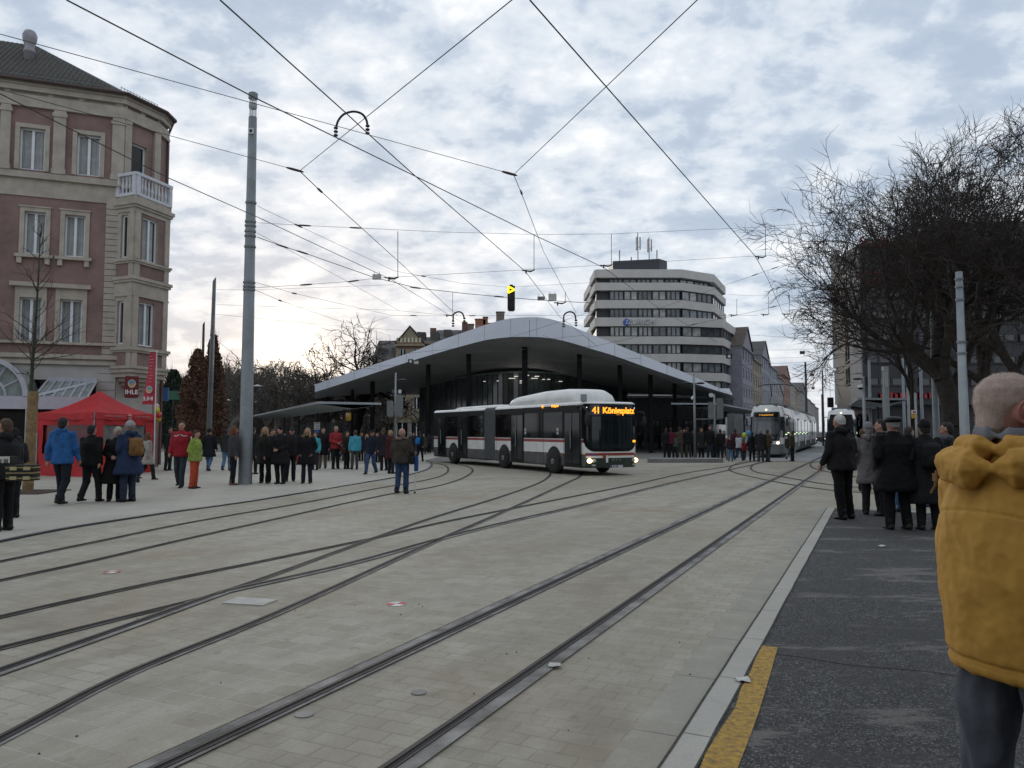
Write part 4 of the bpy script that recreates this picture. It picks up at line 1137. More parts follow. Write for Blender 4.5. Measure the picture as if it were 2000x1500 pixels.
shelter("long grey shelter roof behind the big pole, ending in a point at the left", A_, B_, C_, 3)
A2 = P(1311, 790, 57); A2.z = zs; B2 = P(1460, 796, 84); B2.z = zs; C2 = P(1420, 792, 60); C2.z = zs
zs2 = zat(790, 57)
for p in (A2, B2, C2): p.z = zs2
shelter("grey tram shelter beside the waiting tram, in front of the office block", P(1311, 790, 57).xy.to_3d() + Vector((0, 0, zs2)), P(1420, 790, 80).xy.to_3d() + Vector((0, 0, zs2)), P(1405, 790, 57.5).xy.to_3d() + Vector((0, 0, zs2)), 3)
A3 = P(1675, 781, 42); zs3 = A3.z
a3 = Vector((A3.x, 42, zs3)); c3 = Vector((P(1780, 780, 42).x, 42.5, zs3)); b3 = a3 + Vector((3.5, 9, 0))
shelter("pale roofed shelter behind the standing men at the right", a3, b3, c3, 3, posts=3)
# ticket panels inside shelters
def panel(label, px, py0, py1, wpx, D_, m, name="info_panel", cat="panel", legs=True):
    p = P(px, py1, D_); w_ = wpx * D_ / 3000; t = thing(name, label, cat, (p.x, D_, 0))
    z0, z1 = p.z, zat(py0, D_)
    b = MB(); b.rbox(-w_, w_, -.06, .06, z0, z1, min(.04, w_ * .3), axis='y'); b.build("board", m, t)
    if legs:
        b = MB()
        for x in (-w_ + .05, w_ - .05): b.tube([(x, 0, 0), (x, 0, z0 + .05)], .03, 6)
        b.build("post", M_polegrey, t)
    return t
M_pg = mat("panel_grey", (.19, .20, .20), .6, 0, .1, 3)
panel("grey notice board under the shelter left of the tram", 1430, 808, 850, 20, 62, M_pg)
panel("tall grey cabinet beside the tram nose", 1442, 812, 870, 18, 60, M_pg)
# ================================================================ BUS
M_bwhite = mat("bus_white", (.70, .70, .67), .35, 0, .08, 1.5, coat=.4)
M_bred = mat("bus_red", (.27, .035, .03), .4, 0, .1, 2, coat=.3)
M_bgreen = mat("bus_green", (.012, .03, .022), .35, 0, .1, 2, coat=.4)
M_bskirt = mat("bus_skirt", (.085, .088, .085), .6, 0, .2, 2)
M_bblack = mat("bus_black", (.006, .006, .007), .35, 0, .1, 2, spec=.15)
M_bglass = glassm("bus_glass", (.005, .006, .007), .05, .2)
M_bellow = mat("bellows_grey", (.10, .105, .11), .8, 0, .1, 3)
M_tyre = mat("tyre", (.014, .014, .014), .85, 0, .2, 8)
M_rim = mat("wheel_rim", (.26, .25, .23), .5, .5, .2, 6)
M_amber = mat("led_amber", (.2, .08, 0), .5, 0, 0, emit=(1.0, .36, .03), estr=1.5)
M_head = mat("headlight_lit", (.9, .7, .4), .3, 0, 0, emit=(1, .66, .32), estr=4)
M_lens = mat("lamp_lens", (.45, .45, .43), .15, 0, .1)
W1, W2, W3 = G(1082, 925), G(985, 915), G(886, 906)
hA = (W1 - W2).normalized(); FA = Frame(W1, hA)
def u_at(F, px):  # along-wall coordinate under a pixel column
    return F.uz(px, 842.01)[0]
uF = u_at(FA, 1137.5); uB = u_at(FA, 967)
Wd = 2.42
hB = (W2 - W3).normalized()
FBo = FA.pt(uB - .15, 0)
FB = Frame(FBo, hB)
bus = thing("articulated_bus", "white and black articulated city bus with red stripe and lit amber destination display", "bus", (W1.x, W1.y, 0), FA.ang)
toBus = FA.M.inverted()
MB_ = toBus @ FB.M
cf = FA.pt(uF, 0); Db = cf.y
zz = lambda py: zat(py, Db)
zTop = zz(783.5)
def plan(u0, u1, W_, r, bow, nose=True, ins=0):
    q = []
    if nose:
        n = 6
        for k in range(n + 1):  # near front corner: from side y=0 round to the front
            a = R(-90 + 90 * k / n); q.append((u1 - r + r * math.cos(a) - ins * math.cos(a), r + r * math.sin(a) - ins * math.sin(a)))
        for k in range(1, 8):
            t = k / 8; q.append((u1 - ins + bow * math.sin(math.pi * t), r + (W_ - 2 * r) * t))
        for k in range(n + 1):
            a = R(90 * k / n); q.append((u1 - r + r * math.cos(a) - ins * math.cos(a), W_ - r + r * math.sin(a) - ins * math.sin(a)))
    else: q += [(u1, ins), (u1, W_ - ins)]
    return q + [(u0 + .0, W_ - ins), (u0 + .0, ins)]
def body(b, u0, u1, lv, nose, M=None, bow=.12, r=.22):
    """lv: list of (z, inset, material of the band below)"""
    rings = []
    for z_, ins, m_ in lv:
        ring = [Vector((x, y, z_)) for x, y in plan(u0, u1, Wd, r, bow, nose, ins)]
        rings.append([M @ p for p in ring] if M is not None else ring)
    for i in range(len(lv) - 1):
        b.loft([rings[i], rings[i + 1]], False, True, lv[i + 1][2])
    b.face(rings[-1], lv[-1][2]); b.face(rings[0][::-1], 3)
zs1, zs2_, zs3_, zs4 = .30, .80, 1.22, 1.33
LV = lambda top: [(zs1, .04, 3), (zs1 + .08, 0, 3), (zs2_, 0, 3), (zs3_, 0, 0), (zs4, 0, 1), (zs4 + .03, 0, 0), (top - .12, 0, 2), (top - .05, .02, 0), (top, .12, 0)]
b = MB(); body(b, uB, uF, LV(zTop), True); b.build("body", [M_bwhite, M_bred, M_bblack, M_bskirt], bus, False)
uBr0 = u_at(FB, 847.5); uBr1 = u_at(FB, 946)
b = MB(); body(b, uBr0, uBr1, LV(zTop), False, MB_); b.build("rear_body", [M_bwhite, M_bred, M_bblack, M_bskirt], bus, False)
# bellows
b = MB(); n = 15; P0 = Vector((uB, 0, 0)); P1_ = MB_ @ Vector((uBr1, 0, 0)); Q0 = Vector((uB, Wd, 0)); Q1 = MB_ @ Vector((uBr1, Wd, 0))
rings = []
for k in range(2 * n + 1):
    t = k / (2 * n); ins = .05 if k % 2 else .0
    a = P0.lerp(P1_, t); c = Q0.lerp(Q1, t); d_ = (c - a).normalized()
    a = a + d_ * ins; c = c - d_ * ins
    rings.append([Vector((a.x, a.y, .36 + ins)), Vector((a.x, a.y, zTop - .12 - ins)), Vector((a.x, a.y, zTop - .02 - ins)) + d_ * .12, Vector((c.x, c.y, zTop - .02 - ins)) - d_ * .12, Vector((c.x, c.y, zTop - .12 - ins)), Vector((c.x, c.y, .36 + ins))])
b.loft(rings); b.build("bellows", M_bellow, bus)
def sidepanel(F, M, x0, x1, z0, z1, m, name, y=-.012, t=.01, r=.05, parent=bus):
    a, c = u_at(F, x0), u_at(F, x1); b = MB()
    b.rbox(a, c, y, y + t + .02, z0, z1, r, axis='y', M=M); return b.build(name, m, parent)
zw0, zw1 = 1.40, zTop - .36
I4 = Matrix.Identity(4)
for x0, x1 in ((969, 997), (1025, 1060), (1062, 1099)): sidepanel(FA, I4, x0, x1, zw0, zw1, M_bglass, "window")
for x0, x1 in ((873, 893), (915, 943)): sidepanel(FB, MB_, x0, x1, zw0, zw1, M_bglass, "window")
for F, M, x0, x1 in ((FA, I4, 999, 1022.5), (FA, I4, 1103, 1134), (FB, MB_, 895.5, 913), (FB, MB_, 856, 871)):
    a, c = u_at(F, x0), u_at(F, x1); mid = (a + c) / 2
    b = MB(); b.box(a, c, -.02, .01, .34, zTop - .30, 0, M=M)
    for s0, s1 in ((a + .05, mid - .03), (mid + .03, c - .05)): b.box(s0, s1, -.028, -.015, .46, zTop - .42, 1, M=M)
    b.tube([M @ Vector((mid - .08, -.05, 1.0)), M @ Vector((mid - .08, -.05, 1.7))], .02, 6, 2)
    b.build("door", [M_bblack, glassm("bus_door_glass", (.014, .017, .018), .08, .25), M_steel], bus)
def wheel(M, u, y0, s=1, r=.47):
    c = M @ Vector((u, y0, r)); T = Matrix.Translation(c) @ Matrix.Rotation(math.atan2((M.to_3x3() @ Vector((0, 1, 0))).y, (M.to_3x3() @ Vector((0, 1, 0))).x) - R(90), 4, 'Z') @ Matrix.Rotation(R(90) * s, 4, 'X')
    b = MB(); b.lathe([(r * .62, -.02), (r * .9, -.02), (r, .03), (r, .22), (r * .9, .27), (r * .6, .27)], (0, 0, -.24), 28, M=T); o = b.build("wheel", M_tyre, bus, True)
    b = MB(); b.lathe([(.05, .03), (.11, .05), (.12, -.06), (r * .45, -.1), (r * .6, -.01), (r * .64, .03), (r * .64, -.1)], (0, 0, -.0), 24, M=T)
    for k in range(8): b.ell(T @ Vector((.17 * math.cos(R(45 * k)), .17 * math.sin(R(45 * k)), -.05)), .02, .02, .02, 6, 4)
    b.build("rim", M_rim, o, True)
for F, M, px in ((FA, I4, 1082), (FA, I4, 985), (FB, MB_, 886)):
    u = u_at(F, px)
    b = MB(); n = 14; rr = .60
    b.face([M @ Vector((u + rr * math.cos(R(-25 + 230 * k / n)), -.006, .47 + rr * math.sin(R(-25 + 230 * k / n)))) for k in range(n + 1)])
    b.build("wheel_arch", M_black, bus)
    wheel(M, u, -.04, 1)
wheel(I4, u_at(FA, 1082) - .1, Wd - .02, -1)
wheel(I4, u_at(FA, 985), Wd - .02, -1)
# roof pods
def pod(F, M, x0, x1, hgt, ins, name, slope=.5):
    a, c = u_at(F, x0), u_at(F, x1); rings = []
    for t, k in ((0, .55), (.03, .85), (.1, .95), (.5, 1), (.8, 1), (.93, .93), (.98, .7), (1, .3)):
        u = a + (c - a) * t; h_ = hgt * k * (1 if t > .45 else slope + (1 - slope) * t / .45); ring = []
        for kk in range(13):
            an = math.pi * kk / 12; y_ = Wd / 2 - (Wd / 2 - ins) * (abs(math.cos(an)) ** .45) * (1 if math.cos(an) > 0 else -1)
            ring.append(M @ Vector((u, y_, zTop - .04 + h_ * (math.sin(an) ** .5))))
        rings.append(ring)
    b = MB(); b.loft(rings); b.build(name, M_bwhite, bus, True)
pod(FA, I4, 982, 1110, .62, .30, "roof_tank_cover", .78)
pod(FB, MB_, 878, 962, .20, .3, "roof_unit", 1)
b = MB(); u = u_at(FA, 1134); b.box(u - .08, u + .04, .05, .25, zTop, zTop + .26); b.build("roof_antenna_box", mat("grey_green_box", (.25, .29, .28), .5), bus)
# --- front
FF = Frame(cf, FA.n); MF = toBus @ FF.M   # x across the front (near to far side), y into the bus
fw = Wd
ffx = lambda px: FF.uz(px, 842.01)[0] * 1.0
def fx(px): return (px - 1137) / (1258 - 1137) * Wd
bowf = lambda x: -.12 * math.sin(math.pi * max(0, min(1, (x - .22) / (Wd - .44)))) + (.0 if .22 < x < Wd - .22 else (.22 - math.sqrt(max(0, .22 ** 2 - (.22 - min(x, Wd - x)) ** 2))))
def fpanel(outl, m, name, off=.012, par=bus, n=16):
    """panel bent to the bowed front: outl(x)->(z0,z1) over x range"""
    x0, x1, fn = outl; lo_, hi_ = [], []
    for k in range(n + 1):
        x = x0 + (x1 - x0) * k / n; a, c = fn(x); y_ = bowf(x) - off
        lo_.append(MF @ Vector((x, y_, a))); hi_.append(MF @ Vector((x, y_, c)))
    b = MB(); b.loft([lo_, hi_], False, False)
    b.loft([[p + MF.to_3x3() @ Vector((0, off, 0)) for p in lo_], lo_], False, False); b.loft([hi_, [p + MF.to_3x3() @ Vector((0, off, 0)) for p in hi_]], False, False)
    return b.build(name, m, par)
fpanel((.0 + .02, Wd - .02, lambda x: (.34, zz(895))), M_bgreen, "front_apron", .010)
fpanel((.02, Wd - .02, lambda x: (zz(895), zz(885))), M_bwhite, "front_white_band", .011)
fpanel((.02, Wd - .02, lambda x: (zz(890.5), zz(885.2))), M_bred, "front_red_stripe", .018)
fpanel((.01, Wd - .01, lambda x: (zz(885), zTop - .06)), M_bwhite, "front_white_frame", .012)
def ws(x):
    t = min(x - .06, Wd - .06 - x); lowc = 0 if t > .45 else (1 - math.sqrt(max(0, 1 - ((.45 - t) / .45) ** 2))) * .42
    dip = .06 * max(0, 1 - abs(x - Wd / 2) / .16) if False else 0
    return (zz(882.5) + lowc - dip, zTop - .09)
wsn = fpanel((.06, Wd - .05, ws), M_bblack, "windscreen_surround", .018, n=30)
def wg(x):
    t = min(x - .16, Wd - .14 - x); lowc = 0 if t > .4 else (1 - math.sqrt(max(0, 1 - ((.4 - t) / .4) ** 2))) * .38
    return (zz(877) + lowc, zz(813))
M_wind = glassm("windscreen_glass", (.012, .02, .024), .04, .5)
wso = fpanel((.16, Wd - .14, wg), M_wind, "windscreen", .026, n=30)
# things seen through the screen: wiper, driver's door frame
b = MB(); b.tube([MF @ Vector((Wd * .3, -.16, zz(881))), MF @ Vector((Wd * .62, -.17, zz(876)))], .012, 4); b.tube([MF @ Vector((Wd * .75, -.15, zz(881))), MF @ Vector((Wd * .5, -.17, zz(874)))], .012, 4); b.build("wiper", M_bblack, bus)
fpanel((.28, Wd - .18, lambda x: (zz(811), zz(790))), mat("display_black", (.012, .018, .03), .12, spec=.8), "display_window", .024, n=20)
def on_front(o, x, z_, off=.05):
    for v in o.data.vertices: v.co.z -= bowf(x + v.co.x) - bowf(x)
    o.matrix_local = MF @ Matrix.Translation((x, bowf(x) - off, z_)) @ Matrix.Rotation(R(90), 4, 'X')
t1 = text_obj("destination_text", "Königsplatz", .315, M_amber, bus, (0, 0, 0), depth=.004, bold=.010, sx=1)
on_front(t1, fx(1213), zz(801.5), .035)
t2 = text_obj("line_number", "41", .32, M_amber, bus, (0, 0, 0), depth=.004, bold=.010); on_front(t2, fx(1164), zz(801.5), .035)
b = MB(); x = fx(1164); b.box(x - .2, x + .2, bowf(x) - .047, bowf(x) - .041, zz(801.8), zz(801), M=MF); b.build("display_gap", mat("display_black", (.012, .018, .03)), bus)
dl = (zTop + zw1) / 2 + .06
for px, s_, tx in ((1061, .17, "41"), (1085, .12, "Königsplatz")):
    o = text_obj("side_display_text", tx, s_, M_amber, bus, (u_at(FA, px), -.03, dl), depth=.004, bold=.006)
# lamps
for x in (fx(1151), fx(1254)):
    b = MB(); b.ell(MF @ Vector((x, bowf(x) - .01, zz(900.5))), .10, .10, .085, 14, 8); o = b.build("headlight", M_head, bus, True)
for x in (fx(1160), fx(1247.5)):
    b = MB(); b.ell(MF @ Vector((x, bowf(x) - .0, zz(900.5))), .085, .085, .07, 12, 8); b.build("headlight", M_lens, bus, True)
for x in (fx(1160), fx(1249)):
    b = MB(); b.rbox(x - .1, x + .1, bowf(x) - .02, bowf(x) + .05, zz(911), zz(907.5), .02, axis='y', M=MF); b.build("fog_lamp", M_lens, bus)
x = fx(1206.5); b = MB(); b.rbox(x - .26, x + .26, bowf(x) - .03, bowf(x), zz(915), zz(909.5), .012, axis='y', M=MF); b.build("number_plate", mat("plate_white", (.55, .57, .58), .4), bus)
b = MB(); b.box(x - .26, x - .21, bowf(x) - .034, bowf(x) - .028, zz(915) + .004, zz(909.5) - .004, M=MF); b.build("plate_blue_field", mat("plate_blue", (.02, .06, .35), .4), bus)
t3 = text_obj("plate_text", "A VG 566", .105, mat("plate_black", (.02, .02, .02), .6), bus, (0, 0, 0), depth=.002, bold=.003); on_front(t3, x + .03, zz(912.2), .034)
t4 = text_obj("maker_lettering", "M A N", .15, mat("chrome", (.28, .28, .28), .3, .8, 0), bus, (0, 0, 0), depth=.012, bold=.004, sx=1); on_front(t4, fx(1206), zz(899), .02)
x = fx(1183); b = MB(); b.box(x - .12, x + .06, bowf(x) - .03, bowf(x) - .021, zz(897), zz(890), 0, M=MF); b.box(x, x + .09, bowf(x) - .036, bowf(x) - .025, zz(904), zz(890), 1, M=MF); b.build("city_crest", [M_bred, M_bwhite], bus)
x = fx(1158); b = MB(); b.box(x - .13, x + .13, bowf(x) - .028, bowf(x) - .02, zz(890.5), zz(886.8), M=MF); b.build("blue_sticker", mat("sticker_blue", (.06, .08, .3), .4), bus)
x = fx(1249); b = MB(); b.box(x - .06, x + .06, bowf(x) - .04, bowf(x) - .03, zz(864.5), zz(860), M=MF); b.build("route_lamp", M_amber, bus)
for x in (fx(1146), fx(1251)): b = MB(); b.ell(MF @ Vector((x, bowf(x) - .02, zz(795.5))), .02, .02, .02, 8, 6); b.build("marker_lamp", mat("marker_lit", (1, 1, 1), .4, 0, 0, emit=(1, 1, 1), estr=.8), bus)
# mirrors
def bp(x, y, z_): return MF @ Vector((x, y, z_))
b = MB(); b.tube(crs([bp(.05, .5, zTop - .2), bp(-.16, .1, zTop - .18), bp(-.16, -.32, zTop - .22), bp(-.08, -.5, zTop - .42), bp(-.07, -.5, zTop - .5)], 5), .04, 6)
b.build("mirror_arm", M_black, bus, True)
b = MB(); b.ell(bp(-.07, -.48, zTop - .66), .13, .10, .27, 12, 10); b.build("mirror", M_black, bus, True)
b = MB(); b.tube(crs([bp(Wd - .04, .1, zTop - .4), bp(Wd + .1, -.2, zTop - .38), bp(Wd + .16, -.25, zTop - .5)], 4), .03, 6); b.ell(bp(Wd + .16, -.22, zTop - .72), .09, .08, .2, 10, 8); b.build("mirror", M_black, bus, True)
# side numbers and small lamps
for px in (1027, 1090):
    u = u_at(FA, px); b = MB()
    for j, z_ in enumerate((1.52, 1.66)): b.box(u - .08, u + .08, -.026, -.02, z_, z_ + .11)
    b.build("side_sticker", mat("sticker_pale", (.4, .42, .45), .5), bus)
b = MB()
for px in (920, 975, 995, 1027, 1040, 1065, 1097):
    F, M = (FB, MB_) if px < 940 else (FA, I4); u = u_at(F, px); b.box(u - .05, u + .05, -.02, 0, .72, .77, M=M)
b.build("side_marker", mat("marker_amber", (.35, .14, .03), .4), bus)
b = MB()
for px in (969.5, 998, 1023.5, 1061, 1100.5, 1135.5):
    u = u_at(FA, px); b.box(u - .008, u + .008, -.004, .004, .36, zTop - .1)
for px in (894.5, 914, 872, 944): u = u_at(FB, px); b.box(u - .008, u + .008, -.004, .004, .36, zTop - .1, M=MB_)
a_, c_ = u_at(FA, 1024), u_at(FA, 1100)
b.box(a_, c_, -.003, .003, .795, .81); b.build("panel_gap", M_black, bus)

# ================================================================ TRAMS
M_twhite = mat("tram_white", (.78, .78, .76), .35, 0, .06, 1, coat=.3)
M_tgrey = mat("tram_grey", (.17, .18, .18), .5, 0, .1, 1)
M_tglass = glassm("tram_glass", (.02, .028, .03), .07, .8)
M_amber2 = mat("led_amber_dim", (.2, .08, 0), .5, 0, 0, emit=(1.0, .45, .08), estr=.55)
M_thead = mat("tram_headlight", (.9, .8, .7), .3, 0, 0, emit=(1, .75, .6), estr=2)
M_inlight = mat("lit_saloon_lamp", (.6, .7, .5), .5, 0, 0, emit=(.75, 1, .6), estr=1.2)
def tram(label, Cn, ang, W_, L_, top, dark_front, dest, group="trams at the stop"):
    """Cn: front corner nearest the camera side on the ground; the car runs away along +x"""
    t = thing("tram", label, "tram", (Cn.x, Cn.y, 0), ang, group)
    # x backwards along the car, y to the left (away from the seen side)
    secs = 5; sl_ = L_ / secs
    lv = [(.18, .15, 3), (.3, .0, 3), (.85, .0, 3), (1.25, 0, 0), (2.55, .0, 2), (2.75, .03, 0), (top - .12, .12, 0), (top, .42, 0)]
    for s_ in range(secs):
        x0, x1 = s_ * sl_ + (0 if s_ == 0 else .25), (s_ + 1) * sl_ - .05
        b = MB(); rings = []
        for z_, ins, m_ in lv:
            q = []
            if s_ == 0:
                n = 10; bulge = {.18: .35, .3: .2, .85: .12, 1.25: .12}.get(z_, .12 + max(0, (z_ - 1.25)) * .28)
                for k in range(n + 1):
                    a = math.pi * k / n; yy = W_ / 2 - (W_ / 2 - ins) * math.cos(a); q.append((x0 + bulge + .75 * (1 - math.sin(a) ** .6), yy))
            else: q = [(x0, ins), (x0, W_ - ins)]
            q += [(x1, W_ - ins), (x1, ins)]
            rings.append([Vector((x, y, z_)) for x, y in q])
        for i in range(len(lv) - 1): b.loft([rings[i], rings[i + 1]], False, True, lv[i + 1][2])
        b.face(rings[-1], 0); b.face(rings[0][::-1], 3)
        b.build("body_section", [M_twhite, M_bred, M_tglass, M_tgrey], t, False)
        if s_:
            b = MB(); b.box(x0 - .32, x0 + .02, .1, W_ - .1, .35, top - .2); b.build("gangway", M_bellow, t)
        nw = 4; xs0 = x0 + (1.3 if s_ == 0 else .3)
        for k in range(nw):
            a = xs0 + (x1 - xs0 - .1) * k / nw; c = xs0 + (x1 - xs0 - .1) * (k + 1) / nw - .12
            if k == 2:
                b = MB(); b.box(a, c, -.02, .02, .36, 2.6, 0); b.box(a + .08, (a + c) / 2 - .04, -.03, -.015, .5, 2.45, 1); b.box((a + c) / 2 + .04, c - .08, -.03, -.015, .5, 2.45, 1); b.build("door", [M_tgrey, M_tglass], t)
            else:
                b = MB(); b.rbox(a, c, -.014, .02, 1.3, 2.5, .06, axis='y'); b.build("window", M_tglass, t)
            if s_ < 3: b = MB(); b.box(a + .3, c - .2, -.035, -.03, 1.42 + .1 * (k % 2), 1.47 + .1 * (k % 2)); b.build("saloon_lamp", M_inlight, t)
        b = MB(); b.box(x0 + .8, x1 - .8, .35, W_ - .35, top - .05, top + .12 + .06 * (s_ % 2)); b.build("roof_box", M_tgrey, t)
    # nose: screen, display, bumper, lamps
    def nx(y, z_): 
        a = math.acos(max(-1, min(1, 1 - 2 * y / W_))); bulge = .12 + max(0, (z_ - 1.25)) * .28
        return bulge + .75 * (1 - math.sin(a) ** .6)
    def npan(y0, y1, z0, z1, m, name, off=.03, ny=12, nz=6, rc=.25):
        rows = []
        for j in range(nz + 1):
            z_ = z0 + (z1 - z0) * j / nz; row = []
            for i in range(ny + 1):
                tt = i / ny; e_ = min(j, nz - j) / nz; sh_ = rc * (1 - min(1, e_ * 4)) * .35
                y = y0 + sh_ + (y1 - y0 - 2 * sh_) * tt; row.append(Vector((nx(y, z_) - off, y, z_)))
            rows.append(row)
        b = MB(); b.loft(rows, False, False)
        return b.build(name, m, t, True)
    npan(.16, W_ - .16, .95 if dark_front else 1.05, top - .42, M_bblack if dark_front else M_tglass, "windscreen")
    npan(.3, W_ - .3, 1.45, 2.25, glassm("tram_screen_reflection", (.09, .10, .11), .1), "painted_reflection", .05) if not dark_front else None  # paler panel paints a bright reflection onto the windscreen
    npan(.3, W_ - .3, top - .75, top - .5, M_bblack, "display_window", .045, rc=.05)
    me = text_obj("display_text", dest, .13, M_amber2, t, (0, 0, 0), depth=.004, bold=.004)
    me.matrix_local = Matrix.Translation((nx(W_ / 2, top - .62) - .06, W_ / 2, top - .62)) @ Matrix.Rotation(R(-90), 4, 'Z') @ Matrix.Rotation(R(90), 4, 'X')
    npan(.12, W_ - .12, .25, .72, M_tgrey, "bumper", .04, rc=.3)
    for y in (.32, W_ - .32):
        b = MB(); b.ell((nx(y, .9) - .02, y, .92), .07, .09, .08, 12, 8); b.build("headlight", M_thead, t, True)
    b = MB(); b.ell((nx(W_ / 2, top - .3) + .0, W_ / 2, top - .3), .05, .06, .05, 10, 6); b.build("top_lamp", mat("warm_lamp", (1, .9, .6), .4, 0, 0, emit=(1, .85, .5), estr=2), t, True)
    for y in ((.0, -1), (W_, 1)):
        b = MB(); b.tube([(1.0, y[0], top - .6), (.75, y[0] + .28 * y[1], top - .65), (.75, y[0] + .28 * y[1], top - .9)], .03, 5); b.rbox(.7, .8, y[0] + .2 * y[1] - .06, y[0] + .2 * y[1] + .06, top - 1.3, top - .85, .03); b.build("mirror", M_dark, t)
    return t
d24 = R(24.3); hT = Vector((math.sin(d24), math.cos(d24), 0))
# frame: local x = away direction, local y = to the left of it
Dn = 47; Cn = P(1529, 842.01, Dn)
tr = tram("white and dark tram waiting nose-on beside the crowd, headlights on", Vector((Cn.x, Cn.y, 0)), math.atan2(hT.y, hT.x), 2.02, 40, zat(790, Dn), False, "4 Hauptbahnhof")
b = MB(); top_ = zat(790, Dn)
for s_ in ((0, 1),):
    b.tube([(6, .5, top_), (8, .6, top_ + .9), (6.6, .7, top_ + 1.55)], .04, 5); b.tube([(6, 1.5, top_), (8, 1.4, top_ + .9), (6.6, 1.3, top_ + 1.55)], .04, 5)
    b.tube([(6.6, -.1, top_ + 1.5), (6.6, .3, top_ + 1.62), (6.6, 1.7, top_ + 1.62), (6.6, 2.1, top_ + 1.5)], .04, 5); b.box(5.5, 7.2, .3, 1.7, top_ - .02, top_ + .15)
b.build("pantograph", M_dark, tr)
Dn2 = 57; Cn2 = P(1672, 842.01, Dn2)
tr2 = tram("dark fronted tram half hidden behind the white haired man", Vector((Cn2.x, Cn2.y, 0)), math.atan2(hT.y, hT.x), 2.02, 26, zat(798, Dn2), True, "1")
# cars far down the street
def far_car(label, px, D_, m):
    p = P(px, 842.01, D_); t = thing("parked_car", label, "car", (p.x, p.y, 0), R(-24), "cars far down the street")
    b = MB(); b.rbox(-.85, .85, -2.1, 2.1, .3, .85, .2); b.loft([[Vector((x, y, .85)) for x, y in ((-.8, -1.2), (.8, -1.2), (.8, 1.7), (-.8, 1.7))], [Vector((x, y, 1.42)) for x, y in ((-.62, -.5), (.62, -.5), (.62, 1.2), (-.62, 1.2))]]); b.build("body", m, t, False, .03)
    for x in (-.6, .6):
        b = MB(); b.ell((x, -2.1, .62), .12, .05, .08, 8, 6); b.build("headlight", M_thead, t)
        for y in (-1.35, 1.35):
            b = MB(); b.lathe([(.3, -.1), (.3, .1)], (0, 0, 0), 12, M=Matrix.Translation((x * 1.25, y, .3)) @ Matrix.Rotation(R(90), 4, 'Y')); b.build("wheel", M_tyre, t)
far_car("dark car with its lights on far down the street, just right of the tram", 1604, 105, mat("car_dark", (.03, .03, .035), .3, coat=.5))
far_car("grey car following far down the street", 1613, 118, mat("car_grey", (.15, .16, .17), .3, coat=.5))
# ================================================================ POLES, SIGNS, SMALL FURNITURE
def pole(label, bx, by, ty, r0, r1, m, D_=None, cat="pole", name="catenary_pole", group=None, bands=(), tx=None, slant=False):
    g = G(bx, by) if D_ is None else Vector((xat(bx, 842.01, D_), D_, 0)); top = zat(ty, g.y)
    t = thing(name, label, cat, g, 0, group)
    lean = (xat(tx, ty, g.y) - g.x) if tx else 0
    b = MB()
    if slant:
        ring = lambda r, z_, sl=0: [Vector((lean * z_ / top + r * math.cos(R(22.5 * k)), r * math.sin(R(22.5 * k)), z_ + sl * math.cos(R(22.5 * k)))) for k in range(16)]
        b.loft([ring(r0, 0), ring(r1, top - .2, .15)])
    else: b.lathe([(r0, 0), (r0 * .99, .02), (r1, top)], (0, 0, 0), 20)
    b.build("shaft", m, t, True)
    for py in bands:
        z_ = zat(py, g.y); rr = r0 + (r1 - r0) * z_ / top; b = MB(); b.lathe([(rr + .004, -.035), (rr + .022, -.03), (rr + .022, .03), (rr + .004, .035)], (lean * z_ / top, 0, z_), 20); b.build("clamp_ring", M_polegrey, t)
    return t, top, g
t, top, g = pole("thick grey tapering catenary pole with a glass lamp head, standing on the plaza", 478.5, 946, 229, .212, .128, M_polegrey, bands=(396, 433, 441, 452, 461, 482, 552, 560, 566))
p5 = g
b = MB(); b.lathe([(.115, 0), (.115, (zat(190, g.y) - top))], (0, 0, top), 16); b.build("glass_tube", mat("lamp_tube", (.55, .58, .6), .08, 0, 0, spec=.8, alpha=.35), t, True)
b = MB(); za, zb_ = zat(212, g.y), zat(203, g.y); b.lathe([(.12, 0), (.125, .05), (.125, zb_ - za), (.12, zb_ - za + .01)], (0, 0, za), 16)
for a in (0, 120, 240): b.tube([(.10 * math.cos(R(a)), .10 * math.sin(R(a)), top), (.10 * math.cos(R(a)), .10 * math.sin(R(a)), zat(190, g.y))], .01, 4)
b.build("reflector", M_steel, t)
b = MB(); b.lathe([(.13, 0), (.145, .02), (.145, zat(181, g.y) - zat(194, g.y) - .03), (.10, zat(181, g.y) - zat(194, g.y))], (0, 0, zat(194, g.y)), 16); b.build("lamp_cap", M_polegrey, t)
b = MB(); z_ = zat(259, g.y); b.box(-.085, .085, -.155, -.13, z_ - .09, z_ + .09, 0); b.box(-.045, .045, -.16, -.15, z_ - .05, z_ + .05, 1); b.build("number_sign", [M_white, M_dark], t)
pole("dark slant-topped catenary pole left of the thick pole", 408, 905, 540, .17, .10, M_polegrey, 45, slant=True, tx=419, bands=(698, 655), group="slender catenary poles")
pole("smaller pole behind the brown hedge tree at the left", 393, 905, 627, .16, .09, M_dark, 62, slant=True, tx=398, group="slender catenary poles")
pole("short dark pole tip furthest left among the brown trees", 379, 905, 692, .15, .09, M_dark, 80, slant=True, group="slender catenary poles")
pole("tapering steel pole in front of the big bare tree at the right", 1884, 935, 531, .165, .11, M_steel, 26, bands=(545, 560, 585, 668, 690))
pole("dark pole in the middle of the shopping street, taller of the two", 1576, 880, 707, .17, .11, M_dark, 95, group="street catenary poles")
pole("thin dark pole at the end of the shopping street", 1609, 880, 725, .16, .1, M_dark, 120, group="street catenary poles")
